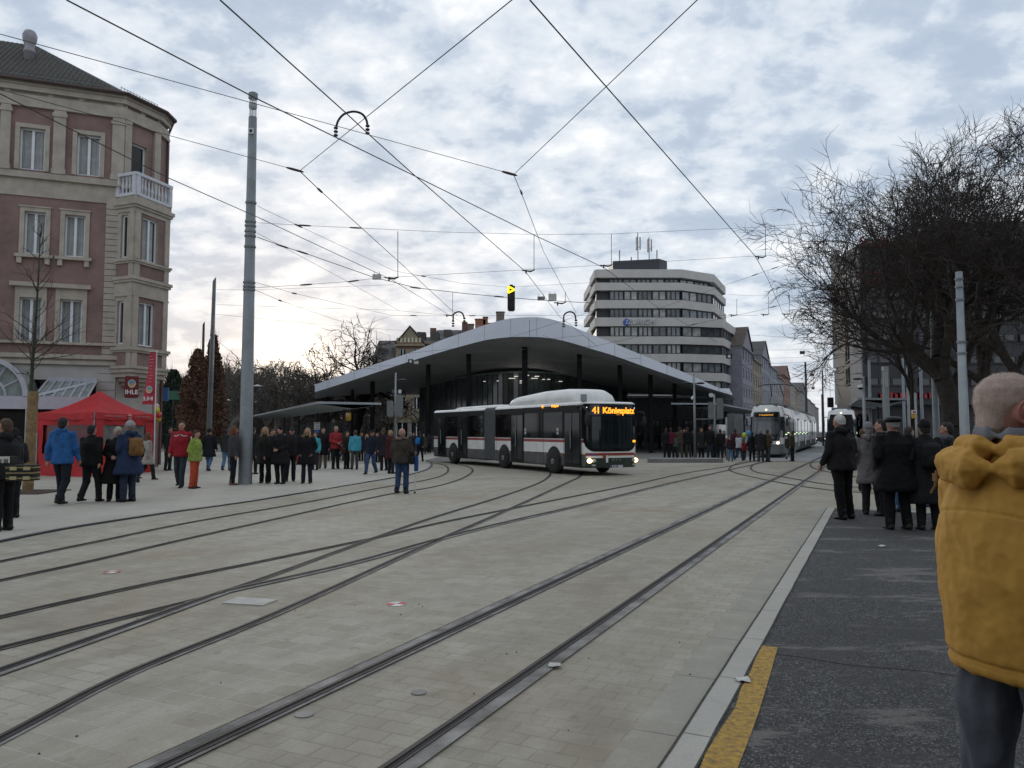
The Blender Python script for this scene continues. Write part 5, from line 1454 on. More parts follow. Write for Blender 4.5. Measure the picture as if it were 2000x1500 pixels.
for i, (px, ty, D_, lb) in enumerate(((1701, 703, 50, "thin grey pole in front of the dark offices, left of the square column"), (1767, 700, 52, "grey pole right of the square light column"), (1776, 702, 55, "second grey pole right of the square light column"), (1802, 680, 48, "grey pole between the bare tree and the square column"), (1829, 590, 36, "darker pole beside the trunk of the big bare tree"))):
    pole(lb, px, 880, ty, .10 if i < 4 else .16, .08 if i < 4 else .12, M_polegrey, D_, group="thin poles before the dark offices")
for px, ty, D_, lb in ((1218, 640, 90, "thin pole standing in front of the office block above the roof"), (1390, 652, 88, "grey twin pole right of the double lamp"), (1398, 655, 88, "second grey twin pole right of the double lamp")):
    pass
# square light column
def sqcolumn(label, px, py0, D_, wpx):
    g = Vector((xat(px, 842.01, D_), D_, 0)); top = zat(py0, D_); t = thing("light_column", label, "street lamp", g)
    r_ = wpx * D_ / 3000; b = MB(); b.rbox(-r_, r_, -r_, r_, 0, top - .8, .02); b.build("shaft", M_steel, t)
    b = MB(); b.rbox(-r_ * 1.02, r_ * 1.02, -r_ * 1.02, r_ * 1.02, top - .18, top, .02)
    for x in (-r_, r_ - .02):
        for y in (-r_, r_ - .02): b.box(x, x + .02, y, y + .02, top - .8, top - .18)
    b.build("lamp_cap", M_steel, t)
    b = MB(); b.box(-r_ + .025, r_ - .025, -r_ + .025, r_ - .025, top - .8, top - .18); b.build("lamp_glass", mat("lamp_frosted", (.32, .34, .34), .3), t)
sqcolumn("square grey light column with a frosted head behind the grey haired woman", 1732, 716, 30, 10)
def arm_pole(label, px, ty, D_, arms, sign=None):
    g = Vector((xat(px, 842.01, D_), D_, 0)); top = zat(ty, D_); t = thing("street_lamp", label, "street lamp", g)
    b = MB(); b.lathe([(.09, 0), (.055, top)], (0, 0, 0), 12); b.build("shaft", M_steel, t, True)
    for (dx, y_, sz) in arms:
        z_ = zat(y_, D_); b = MB(); s_ = 1 if dx > 0 else -1
        b.tube([(0, 0, z_), (dx * .5, 0, z_ + .02)], .03, 6); b.ell((dx * .62, 0, z_ + .02), abs(dx) * .42, .22, sz, 14, 6); b.build("lamp_head", M_dark, t, True)
    return t, g
t, g = arm_pole("twin disc street lamp on the tram stop island", 1357, 727, 46, ((-.62, 749, .07), (.62, 749, .07)))
b = MB(); z_ = zat(775, 46); b.tube([(0, 0, z_ + .1), (-.1, 0, z_)], .04, 5); b.ell((-.12, 0, z_ - .08), .09, .09, .1, 10, 6); b.build("loudspeaker", M_white, t)
t, g = arm_pole("slim lamp pole with sign backs behind the crowd, left of the bus", 772, 728, 50, ((.7, 743, .08),))
def signback(par, px0, px1, y0, y1, D_, gx, dy, m, name="sign_back"):
    b = MB(); b.rbox(xat(px0, 842.01, D_) - gx, xat(px1, 842.01, D_) - gx, dy, dy + .06, zat(y1, D_), zat(y0, D_), .08, axis='y'); b.build(name, m, par)
signback(t, 756, 768.5, 783, 814, 50, g.x, -.14, M_pg); signback(t, 773, 787, 771, 813, 50, g.x, -.2, M_pg); signback(t, 778, 784, 761, 769, 50, g.x, -.2, M_white, "number_sign"); signback(t, 767, 770, 761, 769, 50, g.x, -.2, M_white, "number_sign")
tw = thing("traffic_sign_group", "pair of grey traffic sign backs on a post left of the tram", "traffic sign", (xat(1396, 842.01, 47), 47, 0)); gx = xat(1396, 842.01, 47)
b = MB(); b.lathe([(.07, 0), (.06, zat(770, 47))], (0, 0, 0), 10); b.build("post", M_steel, tw, True)
signback(tw, 1383, 1394, 785, 818, 47, gx, -.12, M_pg); signback(tw, 1399, 1412, 778, 818, 47, gx, -.16, M_pg); signback(tw, 1385, 1393, 768, 776, 47, gx, -.16, M_white, "number_sign")
b = MB(); b.box(xat(1359, 842.01, 47) - gx, xat(1410, 842.01, 47) - gx, -.05, .0, zat(819.5, 47), zat(817.5, 47)); b.build("cross_bar", M_steel, tw)
tw = thing("marker_post", "slim red and white banded post beside the boy in jeans", "post", (xat(1419, 842.01, 44), 44, 0))
b = MB(); b.lathe([(.05, 0), (.05, zat(815, 44))], (0, 0, 0), 10); b.build("post", M_steel, tw, True)
b = MB(); b.lathe([(.056, .9), (.056, 1.25)], (0, 0, 0), 10); b.build("red_band", mat("sign_red2", (.4, .03, .03), .5), tw)
b = MB(); b.lathe([(.058, 1.25), (.058, 1.4)], (0, 0, 0), 10); b.build("white_band", M_white, tw)
# low stone island edge
p0, p1 = G(1268, 904), G(1416, 904)
t = thing("island_kerb", "low pale stone edge of the tram stop island where the crowd stands", "kerb", p0)
b = MB(); dx = p1 - p0; b.prism([(0, 0), (dx.x * .97, 0), (dx.x, .3), (dx.x, 1.6), (.4, 1.6), (0, .5)], 0, .21); b.build("stone", mat("island_stone", (.2, .2, .19), .85, 0, .15, 2), t)
# bus stop flags
def stopflag(label, postx, x0, x1, y0, y1, D_, by=None, ptop=None):
    g = Vector((xat(postx, 842.01, D_), D_, 0)); t = thing("stop_sign_post", label, "bus stop sign", g)
    b = MB(); b.lathe([(.045, 0), (.045, zat(ptop or y0, D_))], (0, 0, 0), 10); b.build("post", M_steel, t, True)
    b = MB(); b.rbox(xat(x0, 842.01, D_) - g.x, xat(x1, 842.01, D_) - g.x, -.03, .03, zat(y1, D_), zat(y0, D_), .03, axis='y'); b.build("flag", mat("stop_yellow", (.50, .27, .03), .5), t)
    b = MB(); xm = (xat(x0, 842.01, D_) + xat(x1, 842.01, D_)) / 2 - g.x; zm = (zat(y0, D_) + zat(y1, D_)) / 2
    b.box(xm - .1, xm + .1, -.045, -.03, zm + .02, zm + .16, 0); b.box(xm - .06, xm + .06, -.05, -.044, zm + .05, zm + .12, 1); b.build("symbol", [M_white, mat("sign_red2", (.4, .03, .03))], t)
stopflag("yellow stop flag on a post behind the man in the red jacket", 671, 672.5, 685, 806, 821, 52)
stopflag("yellow stop flag on a post behind the beret man at the right", 1790, 1781.5, 1790, 801, 817, 30, ptop=767)
# security camera pole
t, g = arm_pole("thin pole with a white dome camera beside the dark offices", 1689, 735, 33, ((-.42, 741, .05),))
b = MB(); z_ = zat(755, 33); b.tube([(0, 0, z_ + .1), (-.12, 0, z_ + .05)], .035, 6); b.lathe([(.05, .08), (.1, .06), (.12, 0), (.12, -.05)], (-.14, 0, z_), 14); b.build("camera_housing", M_white, t, True)
b = MB(); b.ell((-.14, 0, z_ - .06), .09, .09, .08, 12, 6); b.build("camera_dome", M_bblack, t, True)
# blue and white board in the crowd, kiosk lights, advertising column
t = thing("held_placard", "white lined placard with a blue foot above the crowd", "placard", (xat(619, 842.01, 42), 42, 0))
z0, z1 = zat(839, 42), zat(825, 42); b = MB(); b.box(-.16, .16, -.02, .02, z0, z1, 0); b.box(-.12, .12, -.02, .02, z0 - .18, z0, 1)
for k in range(4): b.box(-.13, .13, -.024, -.02, z0 + .05 + k * .09, z0 + .075 + k * .09, 2)
b.build("board", [M_white, mat("placard_blue", (.05, .14, .4)), M_dark], t); b = MB(); b.tube([(0, 0, 0), (0, 0, z0)], .02, 6); b.build("stick", M_steel, t)
# park globe lamps among the trees left
for px, py, D_, i in ((501, 754, 75, 0), (446, 782, 85, 1), (501, 785, 95, 2), (425, 819, 100, 3)):
    t = thing("park_lamp", ["park lamp with pale dish shade, highest right of the thick pole", "park lamp left of the thick pole before the bare trees", "small park lamp right of the thick pole, lower one", "far small park lamp beside the brown column trees"][i], "park lamp", (xat(px, 842.01, D_), D_, 0), 0, "park lamps")
    z_ = zat(py, D_); b = MB(); b.lathe([(.06, 0), (.04, z_)], (0, 0, 0), 8); b.build("post", M_dark, t)
    b = MB(); b.lathe([(.02, .15), (.45, .02), (.47, -.03), (.1, -.06)], (0, 0, z_), 14); b.build("lamp_shade", mat("lamp_pale", (.4, .42, .42), .4), t, True)
# ---------------------------------------------------------------- red tent
Dt = 29.5
ta = G(73, 928); tb = G(186, 931.5); tcn = G(304, 921)
ta = Vector((xat(73, 842.01, 28.6), 28.6, 0)); tb = Vector((xat(184, 842.01, 27.6), 27.6, 0)); tc_ = Vector((xat(303, 842.01, 31.2), 31.2, 0))
td = ta + (tc_ - tb)
tent = thing("market_tent", "bright red pop-up tent with pointed roof, side walls and clear windows", "tent", tb)
q = [p - tb for p in (ta, tb, tc_, td)]; cen = (q[0] + q[2]) / 2
zE = zat(806, 28.5); zV = zat(820, 28.5); zA = zat(763, 29.8)
M_red = mat("tent_red", (.42, .018, .022), .75, 0, .1, 2, .3, 6)
b = MB()
for i in range(4):
    a, c = q[i], q[(i + 1) % 4]; rows = []
    for j in range(7):
        t_ = j / 6; z_ = zE + (zA - zE) * (t_ ** 1.25); sag = -.07 * math.sin(math.pi * t_)
        rows.append([a.lerp(cen, t_).lerp(c.lerp(cen, t_), k / 8) + Vector((0, 0, z_ + sag - .05 * math.sin(math.pi * k / 8) * (1 - t_))) for k in range(9)])
    b.loft(rows, False, False)
b.build("tent_roof", M_red, tent, True)
b = MB()
for i in range(4):
    a, c = q[i], q[(i + 1) % 4]; o = ((c - a).cross(Vector((0, 0, 1)))).normalized() * .04
    b.loft([[a.lerp(c, k / 16) + o * (1 + .5 * math.sin(k * 2.1)) + Vector((0, 0, zV + .02 * math.sin(k))) for k in range(17)], [a.lerp(c, k / 16) + o * .5 + Vector((0, 0, zE + .01 - .05 * math.sin(math.pi * k / 16))) for k in range(17)]], False, False)
b.build("valance", M_red, tent, True)
def tentwall(i, hole, m_hole, name):
    a, c = q[i], q[(i + 1) % 4]; wd = (c - a).length; F = Frame(a, c - a)
    b = MB(); nx_, nz_ = 36, 18
    for j in range(nz_):
        for k in range(nx_):
            u0, u1 = wd * k / nx_, wd * (k + 1) / nx_; z0_, z1_ = zV * 1.02 * j / nz_, zV * 1.02 * (j + 1) / nz_
            if hole and hole[0] < (u0 + u1) / 2 / wd < hole[1] and hole[2] < (z0_ + z1_) / 2 / zV < hole[3]: continue
            f = lambda u, z_: F.M @ Vector((u, .03 * math.sin(u * 5 + z_ * 2.3) + .02 * math.sin(z_ * 6 - u * 3), z_))
            b.face([f(u0, z0_), f(u1, z0_), f(u1, z1_), f(u0, z1_)])
    b.build("side_wall", M_red, tent, True)
    if hole:
        b = MB(); b.face([F.M @ Vector(p) for p in ((wd * hole[0] - .05, .06, zV * hole[2] - .05), (wd * hole[1] + .05, .06, zV * hole[2] - .05), (wd * hole[1] + .05, .06, zV * hole[3] + .05), (wd * hole[0] - .05, .06, zV * hole[3] + .05))])
        b.build(name, m_hole, tent)
tentwall(0, (.12, .88, .38, .92), mat("tent_film", (.10, .012, .015), .2, 0, .2, 2, spec=.6), "tent_window")
tentwall(1, (.15, .82, .38, .92), mat("tent_film_clear", (.19, .19, .18), .15, 0, .3, 1.3, spec=.6), "tent_window")
tentwall(2, None, None, ""); tentwall(3, None, None, "")
b = MB()
for p in q: b.box(p.x - .02, p.x + .02, p.y - .02, p.y + .02, 0, zE)
b.build("leg", M_steel, tent)
F = Frame(q[1], q[2] - q[1]); wd = (q[2] - q[1]).length
M_tl = mat("tent_letter", (.42, .16, .17), .6, 0, 0)
for tx, u in (("WWW.AUGSBURG.DE", wd * .28), ("STADT AUGSBURG", wd * .74)):
    o = text_obj("lettering", tx, .12, M_tl, tent, (0, 0, 0), depth=.004); o.matrix_local = F.M @ Matrix.Translation((u, -.10, (zV + zE) / 2)) @ Matrix.Rotation(R(90), 4, 'X')
b = MB(); b.lathe([(.03, 0), (.09, .02), (.06, .09), (.1, .15), (.02, .24)], (0, 0, 0), 10, M=F.M @ Matrix.Translation((wd * .52, -.06, (zV + zE) / 2 - .12))); b.build("emblem", M_tl, tent)
# beach flag
gx = Vector((xat(302, 842.01, 30.6), 30.6, 0)); fl = thing("advertising_flag", "tall red bakery flag with emblem and mirrored lettering on a white pole beside the tent", "flag", gx)
b = MB(); b.tube([(0, 0, 0), (0, 0, zat(684, 30.6))], [.03, .018], 8); b.tube([(0, 0, zat(686, 30.6)), (-.32, 0, zat(686.5, 30.6))], .012, 5); b.build("flag_pole", M_white, fl)
zt_, zb3 = zat(687, 30.6), zat(790, 30.6); xl0, xl1 = xat(289, 842.01, 30.6) - gx.x, xat(277, 842.01, 30.6) - gx.x
rows = []
for j in range(15):
    t_ = j / 14; z_ = zt_ + (zb3 - zt_) * t_; l_ = xl0 + (xl1 - xl0) * t_
    rows.append([Vector((l_ + (-.03 - l_) * k / 6, .04 * math.sin(t_ * 5 + k * .5), z_)) for k in range(7)])
b = MB(); b.loft(rows, False, False); b.build("flag_cloth", mat("flag_red", (.40, .035, .055), .7, 0, .08, 2), fl, True)
o = text_obj("lettering", "IHLE", .21, M_ltr, fl, (0, 0, 0), depth=.004, bold=.004); o.matrix_local = Matrix.Translation((-.28, -.05, zat(779, 30.6))) @ Matrix.Rotation(R(90), 4, 'X') @ Matrix.Diagonal((-1, 1, 1, 1))
logo_disc(fl, Matrix.Translation((-.24, -.06, zat(761, 30.6))), .13)
b = MB()
for i in range(9):
    z_ = zat(697 + i * 6.2, 30.6); b.box(-.26, -.26 + rnd.uniform(.08, .17), -.05, -.045, z_, z_ + .035)
b.build("small_print", mat("flag_print", (.5, .18, .2), .6), fl)
# balloons and blue sign behind the tent
for i, (px, py, c, lb) in enumerate(((306, 802, (.5, .42, .03), "yellow balloon beside the flag pole, upper one"), (310, 811, (.45, .04, .03), "red balloon in the bunch beside the tent"), (309, 817, (.5, .42, .03), "yellow balloon in the bunch beside the tent, lower one"), (305, 795, (.5, .35, .36), "pale pink balloon above the yellow one beside the tent"))):
    p = P(px, py, 33 + i * .05); t = thing("balloon", lb, "balloon", p, 0, "balloons beside the tent"); b = MB(); b.ell((0, 0, 0), .13, .13, .16, 14, 10); b.tube([(0, 0, -.15), (.02, 0, -.6)], .006, 4); b.build("skin", mat("balloon_%d" % i, c, .3, 0, 0), t, True)
p = P(313, 770, 40); t = thing("shop_sign", "small bright blue hanging sign past the corner house", "sign", p); b = MB(); b.box(-.42, .42, -.06, .06, -.35, .35); b.build("panel", mat("blue_sign", (.06, .16, .38), .4), t)
b = MB(); b.lathe([(.10, -.01), (.17, -.01), (.17, .01), (.10, .01)], (0, 0, 0), 16, M=Matrix.Translation((0, -.08, 0)) @ Matrix.Rotation(R(90), 4, 'X')); b.build("emblem", M_redl, t)
b = MB(); b.box(-1.6, -.42, -.02, .02, .2, .25); b.build("bracket", M_dark, t)
p = P(338, 772, 60); t = thing("shop_sign", "dim green sign in front of the dark evergreen", "sign", p); b = MB(); b.box(-.6, .6, -.05, .05, -.35, .35); b.build("panel", mat("green_sign", (.01, .10, .05), .5), t); b = MB(); b.box(-.03, .03, 0, .06, -p.z, -.3); b.build("post", M_dark, t)
# ================================================================ OVERHEAD WIRES
M_wire = mat("wire_dark", (.035, .03, .03), .6, .3, 0)
M_ins = mat("insulator_brown", (.07, .04, .035), .5, .2, .1)
def wire(label, pts, r, knots=(), sag=0.0, cat="overhead wire", name="overhead_wire", group="tram overhead wires"):
    """pts: (px, py, z) pixels lifted to the height z, or (px, py, None, Y)"""
    w_ = [PZ(p[0], p[1], p[2]) if p[2] is not None else P(p[0], p[1], p[3]) for p in pts]
    o0 = w_[0].copy()
    t = thing(name, label, cat, o0, 0, group)
    b = MB(); l = [p - o0 for p in w_]; seg = []
    for a, c in zip(l, l[1:]):
        n = 6
        for k in range(n): u = k / n; seg.append(a.lerp(c, u) - Vector((0, 0, sag * 4 * u * (1 - u))))
    seg.append(l[-1]); b.tube(seg, r * .78, 5); b.build("wire", M_wire, t)
    for kt in knots:
        i, u = int(kt), kt - int(kt); a, c = l[i], l[min(i + 1, len(l) - 1)]; p = a.lerp(c, u); d_ = (c - a); 
        if d_.length < 1e-6: d_ = l[i] - l[i - 1]
        d_ = d_.normalized() * .22
        b = MB(); b.tube([p - d_, p - d_ * .8, p - d_ * .3, p + d_ * .3, p + d_ * .8, p + d_], [.008, .022, .028, .028, .022, .008], 6); b.build("insulator", M_ins, t)
    return t
def hanger(label, top, bot, z, D_=None):
    a = P(top[0], top[1], D_); c = P(bot[0], bot[1], D_)
    t = thing("wire_hanger", label, "wire hanger", a, 0, "hangers holding the contact wires"); b = MB(); b.tube([(0, 0, 0), c - a], .012, 5); b.build("rod", M_wire, t)
    b = MB(); e_ = c - a; b.tube([e_ + Vector((.03, 0, 0)), e_ + Vector((-.12, 0, -.06)), e_ + Vector((-.45, 0, -.02))], [.02, .035, .02], 6); b.tube([e_ + Vector((-.3, 0, 0)), e_ + Vector((-.3, 0, -.14))], .03, 6); b.build("clamp", M_ins, t)
cz = 5.9
wire("contact wire from the upper left corner down to the office block", [(130, 0, cz), (500, 192, cz), (825, 351, cz), (1045, 460, cz), (1180, 523, cz), (1285, 601, None, 33), (1400, 668, None, 42)], .011)
wire("contact wire from the top edge through the black arch to the yellow arrow signal", [(430, 0, cz), (676, 221, cz), (720, 262, cz), (800, 334, cz), (1026, 530, cz), (1092, 617, None, 36), (1166, 676, None, 46)], .011)
wire("contact wire from the top middle running down right towards the street", [(1035, 0, cz), (1183, 168, cz), (1475, 500, cz), (1500, 545, None, 27), (1530, 615, None, 38), (1600, 676, None, 55), (1640, 700, None, 70)], .011)
wire("contact wire from the left edge past the thick pole to the station roof", [(-30, 168, cz), (330, 348, cz), (505, 425, cz), (766, 547, cz), (905, 632, None, 42)], .010)
wire("span wire from the left edge over the thick pole to the upper right knot", [(-20, 61, 7.2), (500, 203, 7.2), (1003, 341, 7.2)], .008, (1.98,))
wire("span wire from the corner house to the knot right of the thick pole", [(-10, 172, 7.4), (335, 266, 7.4), (585, 334, 7.4)], .008, (1.96,))
wire("slanting wire from the left knot up through the black arch to the top edge", [(585, 334, 7.4), (720, 225, 6.9), (1002, -2, 6.6)], .009)
wire("slanting wire from the upper right knot to the top edge", [(1003, 341, 7.2), (1183, 170, 6.9), (1370, -8, 6.8)], .009)
wire("heavy feeder wire from the left knot down to the ring above the roof", [(585, 334, 7.4), (625, 372, 7.2), (780, 512, None, 28), (893, 616, None, 40)], .013, (1.0,))
wire("wire dropping from the upper right knot to the second ring above the roof", [(1003, 341, 7.2), (1018, 376, 7.2), (1062, 492, None, 26), (1126, 613, None, 38)], .010, (1.0,))
yp = p5.y
wire("upper span wire from the thick pole across to the bare tree", [(503, 435, None, yp), (605, 441, None, 24), (695, 445, None, 25), (860, 453, None, 26), (1050, 458, None, 28), (1190, 457, None, 29), (1496, 443, None, 32), (1700, 425, None, 34)], .008, (.9, 2.0))
wire("wire from the thick pole sloping down past the signal", [(502, 402, None, yp), (583, 441, None, 25), (770, 529, None, 31), (900, 553, None, 36), (993, 561, None, 40), (1155, 552, None, 46)], .008, (1.0, 2.4))
wire("heavy wire pair carrying the yellow arrow signal", [(502, 463, None, yp), (552, 481, None, 24), (600, 496, None, 24.5), (728, 541, None, 26), (812, 562, None, 27), (905, 573, None, 28), (992, 581, None, 28.5), (1052, 586, None, 29), (1160, 592, None, 31)], .014, (1.0, 1.8, 4.0, 5.8))
wire("thin wire from the thick pole down to the left ring", [(502, 455, None, yp), (670, 545, None, 30), (780, 607, None, 38), (890, 617, None, 42)], .008)
wire("span wire rising from the thick pole to the right across the signal", [(500, 562, None, yp), (598, 556, None, 24), (690, 549, None, 25), (735, 543, None, 25.5), (775, 541, None, 26), (1026, 527, None, 29), (1190, 517, None, 31), (1475, 500, None, 33), (1640, 491, None, 35)], .008, (1.0, 2.0))
wire("wire from the thick pole to the small tree top", [(500, 552, None, yp), (575, 573, None, 27), (765, 616, None, 38)], .008, (1.0,))
wire("lower wire from the thick pole into the distance", [(500, 567, None, yp), (547, 587, None, 26), (648, 622, None, 34), (760, 655, None, 46)], .008, (1.0,))
wire("straight cross span linking the two rings above the roof", [(765, 616, None, 38), (868, 617, None, 40), (1000, 616, None, 42), (1130, 616, None, 42), (1310, 616, None, 44), (1480, 616, None, 46)], .009, (.4, 1.4))
wire("wire from the dark pole to the cross span", [(423, 566, None, 45), (497, 566, None, 46), (640, 561, None, 48), (770, 556, None, 50)], .010)
wire("faint wire from the dark pole behind the thick pole", [(423, 595, None, 45), (600, 601, None, 50), (780, 606, None, 55)], .010)
wire("faint lower wire from the dark pole", [(423, 614, None, 45), (640, 635, None, 55), (870, 652, None, 66)], .010)
wire("low wire from the dark pole through the bare trees", [(423, 664, None, 45), (468, 701, None, 47), (560, 707, None, 50), (735, 721, None, 58)], .014)
wire("thin wire across the sunset sky", [(500, 695, None, 50), (660, 650, None, 54), (765, 617, None, 58)], .009)
wire("wire crossing in front of the office block towards the tree", [(900, 690, None, 44), (1160, 607, None, 44), (1285, 603, None, 44), (1540, 514, None, 42), (1700, 470, None, 40)], .010, (2.75, 2.9))
wire("second wire crossing the office block to the tree", [(1100, 690, None, 46), (1325, 640, None, 45), (1480, 607, None, 43), (1640, 566, None, 40), (1860, 520, None, 34)], .010, (1.2, 2.2))
wire("long wire over the street to the dark offices", [(1400, 715, None, 60), (1600, 706, None, 56), (1640, 698, None, 52), (1780, 660, None, 44)], .012)
for i, (a, c, y0, y1) in enumerate(((1420, 1690, 650, 655), (1430, 1650, 680, 676), (1440, 1640, 697, 690), (1420, 1640, 575, 571), (1445, 1640, 762, 760), (1445, 1640, 790, 786), (1440, 1640, 735, 737))):
    wire(["span wire above the gabled houses", "span wire over the far street, second from the top", "span wire over the far street, third from the top", "high thin span right of the office block", "low span wire over the far street", "lowest span wire over the far street", "middle span wire over the far street"][i], [(a, y0, None, 60 + i * 6), (c, y1, None, 60 + i * 6)], .012, sag=.25)
wire("vertical run of contact wire above the tram", [(1530, 615, None, 38), (1610, 698, None, 75), (1612, 760, None, 120), (1606, 800, None, 200)], .012)
for i, (a, y0, D0, c, y1, D1) in enumerate(((1155, 676, 46, 870, 690, 44), (1250, 700, 46, 700, 716, 46), (1140, 655, 44, 700, 700, 44), (1290, 735, 48, 1060, 655, 42))):
    wire(["faint wire crossing the silvery roof from the left ring", "wire following the lower edge of the silvery roof", "wire rising across the left wing of the roof", "wire crossing the right wing of the roof"][i], [(a, y0, None, D0), (c, y1, None, D1)], .010, (.5,))
for i, (tp, bt, D_) in enumerate((((777, 452), (777, 541), 26), ((1043, 458), (1043, 527), 28.5), ((1194, 457), (1194, 517), 29.5), ((1495, 443), (1495, 500), 32), ((884, 571), (884, 614), 40), ((1439, 584), (1439, 614), 44), ((1501, 579), (1501, 613), 44), ((1542, 575), (1542, 612), 44), ((1104, 570), (1104, 590), 30), ((1034, 625), (1034, 660), 44))):
    hanger(["hanger nearest the thick pole", "hanger above the arrow signal", "hanger over the office block penthouse", "hanger under the upper span near the bare tree", "hanger beside the left ring", "hanger right of the office block, first of three", "hanger right of the office block, middle of three", "hanger right of the office block, third of three", "short hanger beside the white plates", "hanger in front of the roof crown"][i], tp, bt, 0, D_)
# arches bridging the crossing wires
def arch(label, pts, D_, r, group=None):
    o0 = P(*pts[0], D_); t = thing("wire_bridge", label, "wire bridge", o0, 0, group); b = MB(); q_ = crs([P(x, y, D_) - o0 for x, y in pts], 6); b.tube(q_, r, 8); b.build("hoop", M_black, t, True)
    b = MB()
    for p, k in ((q_[0], 1), (q_[-1], 1)):
        for j in range(3): b.ell(p + Vector((0, 0, -.0 - j * r * 3.2)), r * 2, r * 2, r * 1.3, 8, 5)
    b.build("insulator", M_ins, t)
arch("large black arch bridging the two crossing contact wires", [(656, 250), (661, 235), (672, 223), (690, 218), (706, 222), (715, 233), (718, 246)], 11, .017)
arch("small black arch above the left of the roof, near the chimneys", [(885, 627), (886, 614), (895, 609), (903, 612), (907, 622)], 40, .04, "small rings above the roof")
arch("small black arch above the right of the roof, near the office block", [(1101, 628), (1102, 615), (1112, 609), (1122, 613), (1125, 626)], 40, .04, "small rings above the roof")
# signals and plates hanging in the wires
p = P(998.5, 582, 28.5); t = thing("tram_signal", "black hanging tram signal with lit yellow arrow, in the middle of the wires", "tram signal", p)
b = MB(); b.rbox(-.14, .14, -.1, .12, -.46, .45, .03, axis='y'); b.rbox(-.06, .06, -.05, .05, .45, .5, .02); b.rbox(-.1, .1, -.05, .05, -.5, -.46, .02); b.build("housing", M_dark, t)
M_yl = mat("signal_yellow", (.8, .6, .05), .4, 0, 0, emit=(1, .75, .02), estr=1.6)
b = MB()
tri = [(-.085, .10), (-.085, -.10), (.10, 0)]
for i in range(3):
    a, c = tri[i], tri[(i + 1) % 3]; b.tube([(a[0] * 1.25, -.19, .28 + a[1] * 1.2), (c[0] * 1.25, -.19, .28 + c[1] * 1.2)], .034, 6)
b.build("arrow", M_yl, t)
b = MB()
for z_ in (.28, 0, -.28): b.lathe([(.11, 0), (.125, .0), (.125, .06), (.11, .06)], (0, 0, 0), 16, M=Matrix.Translation((0, -.10, z_)) @ Matrix.Rotation(R(90), 4, 'X'))
b.build("lens_hood", M_black, t)
def plate(label, px, py, w_, h_, D_, m, txt=None, hang=.0):
    p = P(px, py, D_); t = thing("wire_plate", label, "sign plate", p, 0, "plates hanging in the wires"); b = MB(); hw, hh = w_ * D_ / 3000, h_ * D_ / 3000; b.rbox(-hw, hw, -.015, .015, -hh, hh, hw * .1, axis='y'); b.tube([(-hw * .6, 0, hh), (-hw * .6, 0, hh + .1 + hang)], .008, 4); b.tube([(hw * .6, 0, hh), (hw * .6, 0, hh + .1 + hang)], .008, 4); b.build("plate", m, t)
    if txt: text_obj("lettering", txt, hh * 1.3, M_dark, t, (0, -.02, 0), depth=.003)
plate("white square plate right of the arrow signal", 1079, 581, 16, 15, 29.5, mat("plate_w", (.5, .5, .48), .6))
plate("small grey plate with lettering beside the arrow signal", 1057, 583, 15, 8, 29.2, mat("plate_g", (.3, .31, .31), .6), "RE 4")
plate("white plate in the wires right of the thick pole", 736, 541, 17, 11, 26, mat("plate_w", (.5, .5, .48), .6))
plate("black plate on the left wing of the silver roof", 802, 706, 10, 9, 55, M_dark, None)
plate("pale plate beside the black one on the left wing of the roof", 813, 708, 9, 5, 55, mat("plate_w", (.5, .5, .48)))
plate("black plate with white ring in front of the office block corner", 1424, 696, 12, 9, 50, M_dark)
plate("small dark plate over the street", 1567, 688.5, 10, 6, 70, M_dark)
plate("tiny grey plate low over the street", 1588, 758, 6, 5, 90, mat("plate_g", (.3, .31, .31)))
plate("small reddish plate over the street between the poles", 1586, 732, 9, 5, 90, mat("plate_r", (.25, .1, .09), .6))
for px, py, D_ in ((802, 706, 55), (1424, 696, 50)):
    p = P(px, py, D_); b = MB(); b.lathe([(.07, 0), (.1, 0), (.1, .01), (.07, .01)], (0, 0, 0), 14, M=Matrix.Translation((0, -.03, 0)) @ Matrix.Rotation(R(90), 4, 'X'))
    par = [o for o in scene.objects if o.name.startswith("wire_plate") and (o.location - p).length < .01][0]; b.build("ring_mark", M_white, par)
b = None
p = P(1622, 786, 85); t = thing("hanging_signal", "dark box signal hanging at the far end of the street", "signal", p); b = MB(); b.rbox(-.32, .32, -.1, .1, -.55, .55, .05, axis='y'); b.tube([(0, 0, .5), (0, 0, 2.2)], .02, 4); b.build("box", M_dark, t)
t, top, g = pole("pole carrying the dark box signal at the far end of the street", 1607, 860, 770, .1, .08, M_dark, 85)
